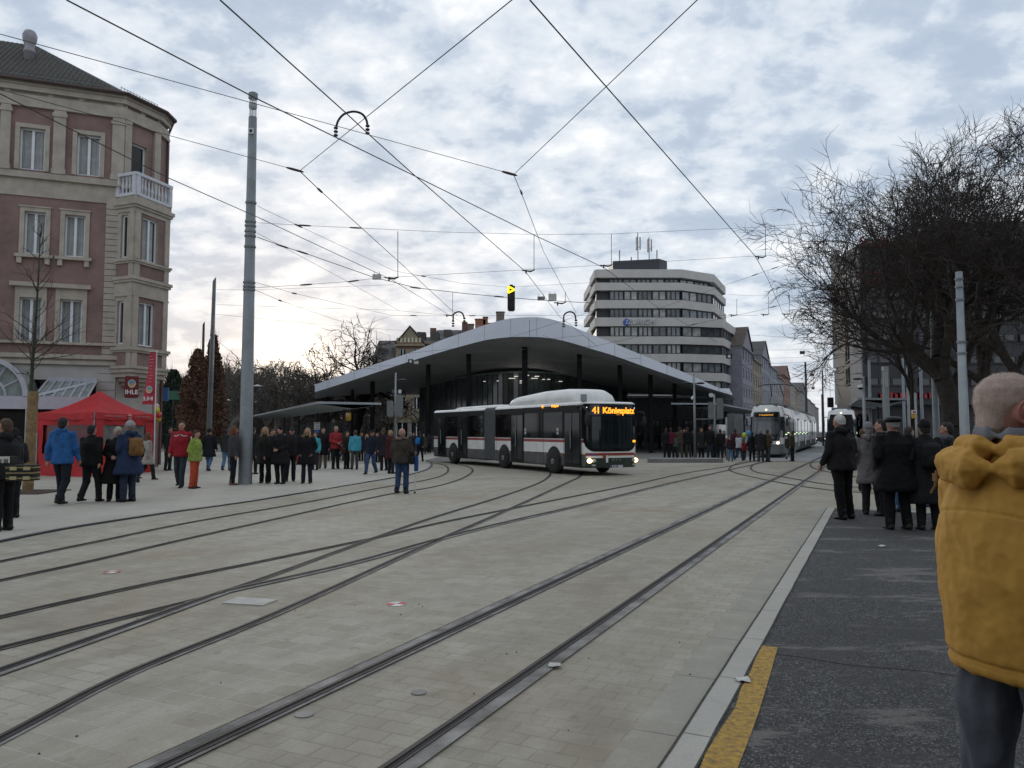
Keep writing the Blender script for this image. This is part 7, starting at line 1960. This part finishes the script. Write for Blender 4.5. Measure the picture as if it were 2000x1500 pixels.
SKIN = mat("skin", (.40, .22, .16), .6, 0, .08, 20); SKIN2 = mat("skin_warm", (.36, .18, .13), .6, 0, .1, 20)
EYE = mat("eye_dark", (.04, .03, .03), .3); LIP = mat("lip", (.25, .09, .08), .5)
HC = dict(black=(.012, .010, .010), dark=(.028, .018, .012), brown=(.07, .04, .022), blond=(.34, .23, .11), grey=(.22, .21, .20), white=(.46, .45, .43), red=(.13, .045, .02), bald=(.3, .2, .15))
K0 = (.010, .010, .012)
def person(label, px, feet, headtop, yaw, pose='stand', top=K0, kind='jacket', legs=(.015, .016, .02), hair='dark', hs='hair_short', hat=None, hatc=K0, extra=(), shoes=(.012, .011, .010), group=None, lean=0, flip=False, asph=False, wide=1.0, D_=None, voxk=None, skin=None):
    """yaw 0 = back to the camera, 180 = facing it, 90 = facing right"""
    zg = .03 if asph else .008
    g = PZ(px, feet, zg) if D_ is None else Vector((xat(px, 842, D_), D_, zg))
    hgt = zat(headtop, g.y) - zg; s = hgt / 1.765
    t = thing("person", label, "person", (g.x, g.y, zg), -R(yaw), group)
    t.scale = (s * wide * (-1 if flip else 1), s * wide ** .5, s)
    t.rotation_euler = (R(lean + rnd.uniform(-2, 1.2)), R(rnd.uniform(-1.6, 1.6)), -R(yaw + rnd.uniform(-6, 6)))
    D__ = g.y; vx = voxk or (.013 if D__ < 18 else (.018 if D__ < 32 else .026))
    var = rnd.randrange(3) if D__ < 25 else 0
    sk = skin or (SKIN if rnd.random() < .6 else SKIN2)
    bo = addpart(t, "body", 'body', pose, vx, sk)
    if 90 < yaw % 360 < 270 or D__ < 20: addpart(t, "eyes", 'eyes', 'stand', vx, EYE); addpart(t, "mouth", 'mouth', 'stand', vx, LIP)
    addpart(t, "trousers", 'trousers', pose, vx, cloth(legs), var)
    addpart(t, "coat" if kind.startswith('coat') else "jacket", kind, pose, vx, cloth(top), var)
    for q in 'RL': addpart(t, "shoe", 'shoe' + q, pose, vx, cloth(shoes, .5))
    if hs: addpart(t, "hair", hs, 'stand', min(vx, .018), mat("hair_" + hair, HC[hair], .75, 0, .2, 25, .4, 90))
    if hat: addpart(t, "hat", hat, 'stand', min(vx, .018), cloth(hatc))
    for nm, kd, c in extra: addpart(t, nm, kd, pose if kd in ('skirtbag',) else 'stand', min(vx, .02), cloth(c))
    return t
JEAN = (.035, .07, .14); JEANL = (.08, .15, .26); JEAND = (.022, .032, .055)
# --- accordion players at the left edge
g = G(4, 1037)
acc = person("musician in black at the left edge, playing a black accordion with white keys", 4, 1037, 817, -75, 'play', (.018, .018, .02), 'jacket_hood', K0, 'brown', 'hair_short')
t = thing("accordion", "black accordion with white keys and gilded bellows held by the musician", "accordion", (xat(30, 842, acc.location.y - .5), acc.location.y - .52, 1.12), R(6))
b = MB(); b.rbox(-.34, .02, -.1, .1, .02, .13, .02); b.build("keyboard_case", M_black, t)
b = MB()
for i in range(14): b.box(-.335 + i * .024, -.335 + i * .024 + .021, -.125, -.10, .03, .13)
b.build("white_keys", mat("key_white", (.62, .6, .56), .4), t)
b = MB()
for i in range(13):
    if i % 7 not in (2, 6): b.box(-.318 + i * .024, -.318 + i * .024 + .012, -.132, -.12, .03, .09)
b.build("black_keys", M_black, t)
b = MB()
for i in range(9): b.rbox(-.06 + .002 * i, .36, -.12 - .006 * (i % 2), .12, .0 - .028 * (i + 1), .0 - .028 * i - .006, .015, 1 if i % 3 == 1 else 0, axis='z')
b.build("bellows", [M_black, mat("bellows_gilt", (.32, .25, .12), .45, .3, .2, 8)], t)
b = MB()
for z_ in (-.05, -.20):
    for x in (.02, .22): b.box(x, x + .10, -.14, -.12, z_ - .035, z_ + .02)
b.build("gilt_plate", mat("gilt_bright", (.5, .45, .25), .35, .4), t)
person("second musician in a dark cap leaning over behind the accordion player", 20, 1012, 837, -60, 'play', (.03, .028, .035), 'jacket', K0, 'dark', 'hair_crop', 'beanie', K0, skin=SKIN2)
# --- left group on the plaza
person("man in a bright blue hooded jacket walking away in front of the red tent", 118, 986, 815, 3, 'walk2', (.022, .10, .27), 'jacket_hood', (.010, .013, .02), 'black', 'hair_short', wide=1.05)
person("man in a black jacket walking away, right of the man in bright blue", 176, 981, 829, 10, 'walk2', (.007, .007, .008), 'jacket', (.012, .013, .016), 'black', 'hair_short', wide=1.06, flip=True)
person("woman in a long black coat and cream knitted hat in front of the tent", 222, 979, 834, 165, 'hold', (.008, .007, .008), 'coatlong', K0, 'grey', 'hair_short', 'beanie', (.36, .33, .27))
person("man in a navy jacket and pale grey cap with a tan rucksack on his back", 249, 980, 822, -58, 'hold', (.018, .032, .075), 'coat_hood', (.022, .034, .06), 'grey', 'hair_crop', 'beanie', (.27, .27, .27), (("backpack", 'backpack', (.17, .085, .03)),), wide=1.08)
person("woman in a short cream coat walking past the right wall of the tent", 285, 938, 845, 40, 'walk', (.30, .28, .245), 'coat', (.02, .02, .022), 'red', 'hair_long', extra=(("shoulder_strap", 'strap', (.1, .09, .08)),))
person("person in black stepping behind the man with the tan rucksack", 262, 946, 842, -60, 'walk', K0, 'jacket', (.02, .035, .05), 'dark')
person("man in a dark green jacket standing right of the flag pole", 327, 919, 834, 110, 'stand', (.014, .02, .018), 'jacket', (.02, .028, .03), 'dark')
m_ = person("man in a red jacket with white shoulder stripes facing the camera", 351, 952, 822, 172, 'walk2', (.27, .016, .025), 'jacket', (.03, .04, .05), 'dark', 'hair_short')
b = MB()
for s in (1, -1):
    b.tube([(s * .02, .128, 1.40), (s * .09, .13, 1.36), (s * .16, .10, 1.37)], .014, 5); b.tube([(s * .225, .0, 1.40), (s * .262, .015, 1.27), (s * .272, .02, 1.12)], .024, 6)
b.build("jacket_stripes", cloth((.5, .52, .56)), m_)
person("child in a lime green patterned jacket and orange trousers beside the red jacket man", 377, 954, 840, 95, 'pocket', (.22, .30, .06), 'jacket', (.42, .07, .03), 'dark', 'hair_short')
person("man with black woollen hat, dark coat and pale jeans walking away by the dark pole", 407, 920, 837, 5, 'walk2', (.012, .013, .017), 'coat', JEANL, 'dark', 'hair_crop', 'beanie', K0, wide=1.08)
person("man in a charcoal jacket and jeans walking away left of the thick pole", 442, 920, 838, -5, 'walk2', (.03, .032, .032), 'jacket_hood', JEANL, 'dark', flip=True)
person("young woman in a grey jacket and brown boots half hidden by the thick pole", 454, 947, 832, 60, 'stand', (.05, .05, .055), 'jacket', K0, 'red', 'hair_long', shoes=(.13, .075, .06))
person("tall figure in black just right of the thick pole", 494, 926, 834, 20, 'stand', K0, 'coat', K0, 'dark')
person("woman with blond curls in a brown fur-trimmed parka facing the camera", 518, 943, 834, 185, 'stand', (.025, .022, .02), 'coat', K0, 'blond', 'hair_long', extra=(("fur_collar", 'fur', (.22, .15, .08)),), wide=1.06)
person("companion in dark trousers close behind the woman with blond curls", 532, 944, 838, 160, 'wide', (.012, .012, .012), 'jacket', K0, 'brown')
person("man in black with a black cap and folded hands facing the camera", 548, 945, 832, 190, 'hold', K0, 'coat', K0, 'dark', 'hair_crop', 'beanie', K0)
person("man in a dark cap with a red panel on his black jacket", 566, 940, 835, 160, 'stand', (.016, .012, .014), 'jacket', (.012, .014, .02), 'dark', 'hair_crop', 'cap', (.02, .02, .022), (("bag", 'bag', (.38, .05, .03)),))
person("blond woman with glasses in a long black coat and boots, nearest of the standing crowd", 599, 944, 836, 185, 'pocket', (.007, .007, .009), 'coat', (.013, .02, .035), 'blond', 'hair_long', extra=(("fur_collar", 'fur', (.12, .07, .035)), ("glasses", 'glasses', K0)))
person("person in a turquoise jacket behind the blond woman", 615, 918, 844, 200, 'stand', (.05, .30, .36), 'jacket', (.02, .022, .03), 'brown')
person("woman in a short black coat and beige trousers", 630, 915, 836, 170, 'stand', (.010, .008, .011), 'coat', (.13, .09, .07), 'red', 'hair_short', wide=1.05)
person("man in a red jacket reading papers in his hands", 655, 916, 832, 140, 'hold', (.26, .025, .03), 'jacket', (.013, .013, .016), 'grey', 'hair_crop', wide=1.06)
person("woman in dark brown with a shoulder bag beside the yellow flag post", 677, 916, 842, 120, 'stand', (.022, .018, .014), 'jacket', K0, 'dark', 'hair_short', extra=(("bag", 'bag', (.05, .02, .018)),))
person("person in a light blue jacket and grey trousers seen from behind", 692, 917, 840, -20, 'stand', (.06, .30, .40), 'jacket', (.055, .055, .05), 'brown', 'hair_short')
person("man in an open navy jacket and jeans striding towards the camera", 724, 927, 840, 195, 'walk', (.010, .014, .028), 'jacket', JEAN, 'dark', 'hair_crop', 'cap', K0, wide=1.1)
person("woman in a dark coat right of the striding man", 750, 919, 836, -30, 'stand', (.018, .015, .022), 'coat', K0, 'brown')
person("woman in a wine red coat left of the man with the crutch", 764, 925, 840, 40, 'stand', (.07, .014, .018), 'coat', (.02, .024, .035), 'blond', 'hair_short')
cm = person("man in a brown jacket and jeans walking away with a crutch across the tracks", 785, 964, 836, 5, 'crutch', (.042, .036, .028), 'jacket', (.025, .05, .11), 'bald', 'hair_fringe', extra=(("shoulder_strap", 'strap', (.02, .018, .015)), ("collar", 'fur', (.16, .13, .10)), ("bag", 'bag', (.012, .012, .014))), wide=1.1)
cl_ = cm.location
cr_ = thing("crutch", "pale forearm crutch with a blue bag hanging from its grip", "crutch", (cl_.x + .33, cl_.y + .05, 0))
b = MB(); b.tube([(0, 0, .008), (.04, 0, .86)], .014, 8); b.build("shaft", M_white, cr_); b = MB(); b.tube([(0, 0, .008), (.003, 0, .06)], .024, 8); b.build("rubber_tip", M_black, cr_)
b = MB(); b.tube([(.04, .02, .84), (.04, .13, .86)], .018, 6); b.tube([(.04, 0, .84), (.02, -.03, 1.08)], .016, 6); b.build("grip", mat("grip_blue", (.03, .06, .2), .6), cr_)
b = MB(); b.rbox(-.01, .09, -.12, .08, .60, .98, .04); o = b.build("hanging_bag", cloth((.02, .06, .22)), cr_)
person("man with a bright blue rucksack beside the rear of the bus", 819, 902, 842, 15, 'walk', (.015, .016, .022), 'jacket', (.012, .014, .02), 'dark', extra=(("backpack", 'backpack', (.02, .16, .42)),))
person("child in red trousers behind the standing crowd", 578, 908, 862, 20, 'stand', (.16, .03, .045), 'jacket', (.30, .03, .04), 'brown')
# --- crowd farther back, left of the bus
bk_l = [(603, 903, 845, (.012, .012, .014)), (645, 900, 846, (.02, .018, .02)), (668, 899, 843, (.3, .3, .32)), (705, 900, 845, (.018, .018, .02)), (716, 905, 848, (.012, .016, .03)), (738, 903, 845, (.03, .022, .02)), (790, 893, 843, (.012, .012, .014)), (800, 899, 844, (.01, .01, .012)), (807, 892, 845, (.02, .02, .024)), (828, 888, 848, (.05, .045, .04)), (838, 886, 848, (.018, .018, .02)), (556, 905, 846, (.035, .015, .02)), (590, 898, 848, (.014, .014, .02)), (640, 895, 849, (.05, .06, .06)), (530, 898, 846, (.014, .012, .012)), (476, 905, 840, (.012, .013, .02)), (698, 893, 849, (.02, .03, .04)), (752, 893, 848, (.014, .014, .015)), (770, 890, 849, (.045, .03, .03)), (512, 903, 845, (.02, .014, .012))]
wh = ["by the placard", "under the middle of the shelter", "in white behind the stop flag", "left of the striding man, farther back", "behind the striding man's shoulder", "between the striding man and the dark coat", "right of the man with the crutch, farther back", "all in black near the bus tail", "left of the blue rucksack", "in grey brown close to the bus tail", "closest to the bus tail", "in dark red left of the blond woman", "farther back left of the placard", "in grey behind the beige trousers", "seen between the two groups of the crowd", "seen left of the thick pole, farther back", "behind the light blue jacket, farther back", "far behind the dark coated woman", "in brown behind the man with the crutch", "behind the woman with blond curls"]
ps = ['stand', 'pocket', 'walk2', 'stand', 'hold', 'stand']
for i, ((px, ft_, hd, c), l_) in enumerate(zip(bk_l, wh)):
    person("person in the rear crowd " + l_, px, ft_, hd, rnd.choice((0, 30, 150, 180, 210, -40, 90)), ps[i % 6], c, ('jacket', 'coat')[i % 2], rnd.choice((K0, (.02, .03, .05), (.04, .05, .07))), rnd.choice(('dark', 'brown', 'grey', 'black', 'blond')), rnd.choice(('hair_short', 'hair_long', 'hair_short')), group="people in the rear crowd left of the bus")
# --- crowd at the island right of the bus
CR = [
 ("figure in black at the left end of the stop island", 1302, 896, 836, 0, 'stand', K0, 'jacket', K0, 'dark'),
 ("person in dark red with a black coat on the stop island", 1312, 896, 835, 20, 'stand', (.09, .012, .022), 'jacket', K0, 'dark'),
 ("small person in grey green on the stop island", 1318, 896, 846, 10, 'stand', (.06, .075, .07), 'jacket', (.015, .02, .03), 'grey'),
 ("person in a brown jacket raising a camera on the stop island", 1328, 896, 834, 30, 'photo', (.06, .045, .035), 'jacket', (.06, .055, .04), 'dark'),
 ("second photographer in black raising both hands, left of the twin lamp", 1345, 896, 834, -20, 'photo', K0, 'jacket', (.04, .036, .03), 'dark'),
 ("woman in charcoal with long fair hair right of the twin lamp", 1370, 896, 836, 160, 'stand', (.02, .02, .022), 'coat', K0, 'red'),
 ("tall man in black with jeans right of the twin lamp", 1387, 896, 831, 175, 'stand', K0, 'jacket', (.02, .03, .045), 'dark'),
 ("broad man in dark clothes under the traffic sign backs", 1407, 896, 838, 5, 'stand', (.013, .014, .012), 'jacket', (.012, .02, .025), 'dark'),
 ("boy in dark red and pale jeans beside the banded post", 1427, 901, 851, 10, 'stand', (.025, .014, .02), 'jacket', JEANL, 'brown'),
 ("girl in a white jacket walking left of the balloons", 1443, 900, 846, 60, 'walk', (.42, .44, .48), 'jacket', (.03, .05, .08), 'red'),
 ("child in red carrying a yellow balloon", 1454, 899, 858, 30, 'walk2', (.20, .02, .028), 'jacket', (.03, .03, .035), 'brown'),
 ("person in black between the balloons and the tram", 1469, 901, 843, 20, 'stand', K0, 'coat', K0, 'dark'),
 ("grey haired man in charcoal in front of the tram nose", 1486, 902, 837, 10, 'stand', (.022, .022, .024), 'coat', (.04, .042, .045), 'grey'),
 ("man in a brown jacket in front of the tram windscreen", 1500, 902, 839, 70, 'hold', (.065, .045, .025), 'jacket', (.05, .05, .045), 'brown'),
 ("person in an olive jacket beside the tram's right headlamp", 1548, 901, 842, -50, 'stand', (.045, .042, .022), 'jacket', K0, 'dark'),
 ("person in pale grey trousers just behind the olive jacket", 1541, 899, 848, 40, 'walk', (.03, .03, .03), 'jacket', (.17, .18, .19), 'dark'),
 ("person in purple among the dark coats left of the tram", 1436, 894, 838, -10, 'stand', (.08, .015, .03), 'jacket', K0, 'dark'),
 ("person in black stooping beside the sign backs", 1397, 896, 847, 60, 'hold', K0, 'jacket', (.02, .02, .022), 'dark'),
 ("person in a dark jacket at the front of the island crowd, behind the raised camera", 1336, 893, 838, 170, 'stand', (.03, .02, .02), 'jacket', K0, 'brown'),
 ("person half seen between the twin lamp and the photographer", 1356, 893, 840, 200, 'stand', (.012, .014, .018), 'jacket', K0, 'black'),
 ("person in dark blue behind the broad man", 1415, 892, 841, 180, 'stand', (.014, .02, .035), 'coat', K0, 'dark'),
]
for l_, px, ft_, hd, yw, po, c, kd, lg, hr in CR:
    ex = (("plastic_bag", 'skirtbag', (.35, .36, .37)),) if 'olive' in l_ else ()
    person(l_, px, ft_, hd, yw, po, c, kd, lg, hr, 'hair_long' if ('woman' in l_ or 'girl' in l_) else 'hair_short', extra=ex)
for px, py, c, l_ in ((1454, 850, (.40, .46, .04), "yellow green balloon held by the child in red"), (1462, 846, (.05, .26, .5), "blue balloon beside the yellow green one")):
    p = P(px, py, 41.5); t = thing("balloon", l_, "balloon", p, 0, "balloons in front of the tram"); b = MB(); b.ell((0, 0, 0), .13, .13, .15, 14, 10); b.tube([(0, 0, -.14), (.02, 0, -.5)], .006, 4); b.build("skin", mat("balloon_b%d" % px, c, .3, 0, 0), t, True)
# dark crowd under the station roof behind the bus
i = 0
spots = [(1262, 873, 846), (1270, 876, 845), (1279, 872, 847), (1288, 877, 846), (1296, 870, 848), (1255, 868, 847), (1365, 872, 848), (1380, 870, 848), (1250, 879, 844), (1310, 868, 848), (1325, 870, 849), (1342, 869, 849)]
wl = ["nearest the bus mirror", "second from the bus under the roof", "third from the bus under the roof", "at the end of the pale kerb", "left of the island's first figure", "half hidden by the bus corner", "seen past the twin lamp", "far behind the tall man in black", "closest to the driver's side of the bus", "far behind the first island figure", "far behind the raised camera", "far back left of the twin lamp"]
for (px, ft_, hd), l_ in zip(spots, wl):
    person("dark figure under the station roof " + l_, px, ft_, hd, rnd.choice((0, 60, 120, 180, 240)), ps[i % 6], rnd.choice((K0, (.014, .016, .03), (.02, .015, .015))), ('jacket', 'coat')[i % 2], K0, rnd.choice(('dark', 'black', 'brown')), group="people under the station roof"); i += 1
# --- group on the asphalt at the right
person("white haired man in a black jacket standing at the left of the right group", 1650, 1014, 809, -18, 'reach', (.012, .011, .012), 'jacket_hood', (.004, .004, .005), 'white', 'hair_crop', asph=True, wide=1.06, shoes=(.006, .006, .007))
person("grey haired woman in a light grey quilted coat", 1706, 1005, 825, 20, 'pocket', (.135, .125, .125), 'coat_hood', (.014, .013, .015), 'grey', 'hair_short', 'beanie', (.17, .175, .175), asph=True, wide=1.03)
person("black haired man in profile between the grey coat and the beret man", 1727, 1007, 819, -60, 'stand', K0, 'jacket', K0, 'black', 'hair_short', asph=True)
person("dark haired person mostly hidden behind the beret man", 1750, 1000, 818, -20, 'stand', (.015, .015, .018), 'jacket', JEANL, 'black', asph=True)
person("man in a long black coat and black beret in the right group", 1756, 1034, 813, 8, 'pocket', (.004, .004, .005), 'coat', (.005, .005, .006), 'grey', 'hair_crop', 'beret', (.006, .006, .007), asph=True, wide=1.12)
person("woman in a long black quilted coat and black knitted hat with a small rucksack", 1815, 1035, 820, 12, 'pocket', (.010, .011, .013), 'coatlong', K0, 'black', 'hair_short', 'beanie', (.008, .008, .010), (("backpack", 'backpack', (.008, .008, .009)),), asph=True, wide=1.0)
person("dark haired man in profile with a white collar behind the woman with the rucksack", 1852, 1020, 825, -60, 'stand', (.012, .012, .014), 'jacket', K0, 'black', 'hair_short', asph=True, extra=(("scarf", 'scarf', (.1, .1, .11)),))
person("person in jeans walking past behind the beret man", 1778, 991, 833, 70, 'walk', K0, 'jacket', JEANL, 'dark', D_=16.5)
person("heads of a dark clad pair seen behind the white haired man", 1690, 960, 837, 30, 'stand', (.02, .018, .018), 'jacket', K0, 'brown')
# ================================================================ THE MAN IN THE YELLOW JACKET (nearest figure)
Y = 2.62; gx = xat(1974, 842, Y)
ym = thing("person", "man with cropped pale hair in a mustard yellow hooded jacket and grey jeans", "person", (gx, Y, .03), -R(70))
zsc = (zat(727, Y) - .03) / 1.765
ym.scale = (zsc, zsc, zsc)
Jm = POSES['near'] = dict(RE=(.29, -.08, 1.15), RW=(.24, .14, 1.0), LE=(-.20, .07, 1.15), LW=(-.13, .20, .98), RK=(.12, .04, .49), RA=(.15, .0, .09), LK=(-.12, -.02, .49), LA=(-.14, -.05, .09))
sk3 = mat("skin_pink", (.36, .17, .13), .55, 0, .1, 30, .15, 200)
vx = .0065
def setm(o, m): o.material_slots[0].link = 'OBJECT'; o.material_slots[0].material = m
addpart(ym, "body", 'body', 'near', .008, sk3)
# a sculpted ear with rim and hollow
b = MB(); h = HEADC
for s in (1, -1):
    c = h + Vector((s * .084, -.004, -.004))
    rim = [c + Vector((s * (.014 + .008 * math.sin(R(a))), -.021 * math.cos(R(a)), .035 * math.sin(R(a)))) for a in range(-100, 200, 20)]
    capsule(b, rim, [.006] * len(rim), 8); b.ell(c + Vector((0, .004, -.002)), .007, .015, .024, 10, 8); b.ell(c + Vector((s * .006, .002, -.030)), .007, .009, .010, 8, 6)
me = remesh(b, .0028, 2); me.materials.append(mat("ear_skin", (.40, .15, .12), .5, 0, .1, 30)); o = bpy.data.objects.new("ears", me); scene.collection.objects.link(o); o.parent = ym
M_hairp = mat("hair_pale_crop", (.46, .36, .31), .85, 0, .2, 45, .25, 260, col2=(.36, .26, .22))
b = MB(); zrings(b, [(h.z - .085, .045, .028, 0, -.072), (h.z - .05, .058, .042, 0, -.056), (h.z - .01, .066, .050, 0, -.046), (h.z + .03, .081, .080, 0, -.024), (h.z + .075, .077, .090, 0, -.010), (h.z + .105, .056, .066, 0, -.008), (h.z + .126, .022, .028, 0, -.01)], 26)
me = remesh(b, .006, 4, .002, 50); me.materials.append(M_hairp); o = bpy.data.objects.new("hair", me); scene.collection.objects.link(o); o.parent = ym
# stubble of hair as fine bristles
b = MB(); rg = random.Random(3)
vs = list(me.vertices)
for v in rg.sample(vs, min(len(vs), 4200)):
    for q in range(2):
        p = v.co + Vector((rg.uniform(-.003, .003), rg.uniform(-.003, .003), rg.uniform(-.003, .003))); d = (v.normal + Vector((rg.gauss(0, .3), rg.gauss(0, .3), rg.gauss(0, .3) - .1))).normalized(); twig_tube(b, p, p + d * rg.uniform(.0015, .0035), .0005, .0003)
b.build("hair_bristles", mat("hair_bristle", (.55, .47, .41), .7, 0, .1), ym)
addpart(ym, "trousers", 'trousers', 'near', .010, mat("jeans_grey", (.085, .095, .115), .85, 0, .35, 7, .15, 300, col2=(.05, .056, .07)))
for q in 'RL': addpart(ym, "shoe", 'shoe' + q, 'near', .012, cloth(K0, .5))
# jacket: loose shell with wrinkles, hem, shoulder seam, bunched hood, drawcord
b = MB(); J = Jm; zl = .80
zrings(b, [(zl - .006, .196, .150), (zl, .203, .156), (zl + .02, .205, .158), (zl + .035, .200, .154), (zl + .05, .210, .162), (.98, .222, .172), (1.10, .230, .182), (1.22, .232, .186), (1.30, .226, .176), (1.37, .205, .155), (1.42, .168, .13), (1.465, .13, .112), (1.50, .10, .095, 0, -.01), (1.52, .088, .088, 0, -.01)], 30)
for s in 'RL': capsule(b, [(SH[s][0] * .84, -.01, 1.365), J[s + 'E']], [.090, .088], 14); capsule(b, [J[s + 'E'], J[s + 'W']], [.088, .066], 14)
me = remesh(b, .0065, 4)
rgv = Vector((3.3, 1.1, 0)); nrm = [v.normal.copy() for v in me.vertices]
for v, n_ in zip(me.vertices, nrm):
    co = v.co; k = min(1, max(.15, (1.46 - co.z) * 3))
    q = Vector((co.x * 7 + co.z * 2.6, co.y * 7 - co.z * 2.0, co.z * 2.2)) + rgv
    fold = 1 - abs(noise.noise(q)) * 2.2; fold2 = 1 - abs(noise.noise(q * 2.3 + Vector((9, 3, 2)))) * 2.4
    arm = 1.5 if abs(co.x) > .24 else 1
    v.co += n_ * (.009 * fold * k * arm + .005 * fold2 * arm + .002 * noise.noise(co * 40))
    for zs_, wz_, dp in ((1.315 - co.x * co.x * .6, .003, .006), (.836, .0035, .005), (.824, .003, .003)):
        if abs(co.z - zs_) < wz_ * 2 and (co.y < 0 or zs_ < .9): v.co -= n_ * dp * (1 - abs(co.z - zs_) / (wz_ * 2))
    if co.y < 0 and abs(abs(co.x) - .17) < .005 and .84 < co.z < 1.31: v.co -= n_ * .004
me.update()
M_must = mat("mustard_cloth", (.50, .27, .045), .8, 0, .14, 5, .12, 330, col2=(.39, .20, .032))
me.materials.append(M_must); o = bpy.data.objects.new("jacket", me); scene.collection.objects.link(o); o.parent = ym
b = MB()
capsule(b, [(-.15, .05, 1.455), (-.165, -.05, 1.465), (-.11, -.145, 1.455), (0, -.185, 1.445), (.11, -.145, 1.455), (.165, -.05, 1.465), (.15, .05, 1.455)], [(.032, .04), (.040, .052), (.044, .060), (.046, .064), (.044, .060), (.040, .052), (.032, .04)], 16)
capsule(b, [(-.11, .05, 1.50), (-.12, -.05, 1.515), (-.07, -.11, 1.515), (0, -.13, 1.51), (.07, -.11, 1.515), (.12, -.05, 1.515), (.11, .05, 1.50)], [.03, .036, .042, .045, .042, .036, .03], 14)
me = remesh(b, .006, 4)
nrm = [v.normal.copy() for v in me.vertices]
for v, n_ in zip(me.vertices, nrm):
    co = v.co; a = math.atan2(co.x, -co.y); q = Vector((a * 1.4, co.z * 26, 1.5)); v.co += n_ * (.005 * (1 - abs(noise.noise(q)) * 2.2) + .003 * noise.noise(co * 50))
me.update(); me.materials.append(M_must); o = bpy.data.objects.new("hood", me); scene.collection.objects.link(o); o.parent = ym
b = MB(); capsule(b, [(-.085, .06, 1.525), (-.095, -.03, 1.55), (-.055, -.088, 1.556), (0, -.104, 1.556), (.055, -.088, 1.556), (.095, -.03, 1.55), (.085, .06, 1.525)], [(.012, .03)] * 7, 10)
me = remesh(b, .006, 3, .003, 12); me.materials.append(cloth((.16, .165, .18))); o = bpy.data.objects.new("collar_lining", me); scene.collection.objects.link(o); o.parent = ym
b = MB(); b.tube([(-.10, -.218, 1.44), (-.10, -.225, 1.39), (-.115, -.228, 1.365)], .0045, 6); b.rbox(-.11, -.09, -.228, -.219, 1.405, 1.43, .004); b.build("drawcord", mat("cord_brown", (.2, .1, .03), .7), ym)
for c in ym.children:
    if c.name.split('.')[0] in ('ears', 'hair', 'hair_bristles'): c.rotation_euler = (0, 0, -R(33))
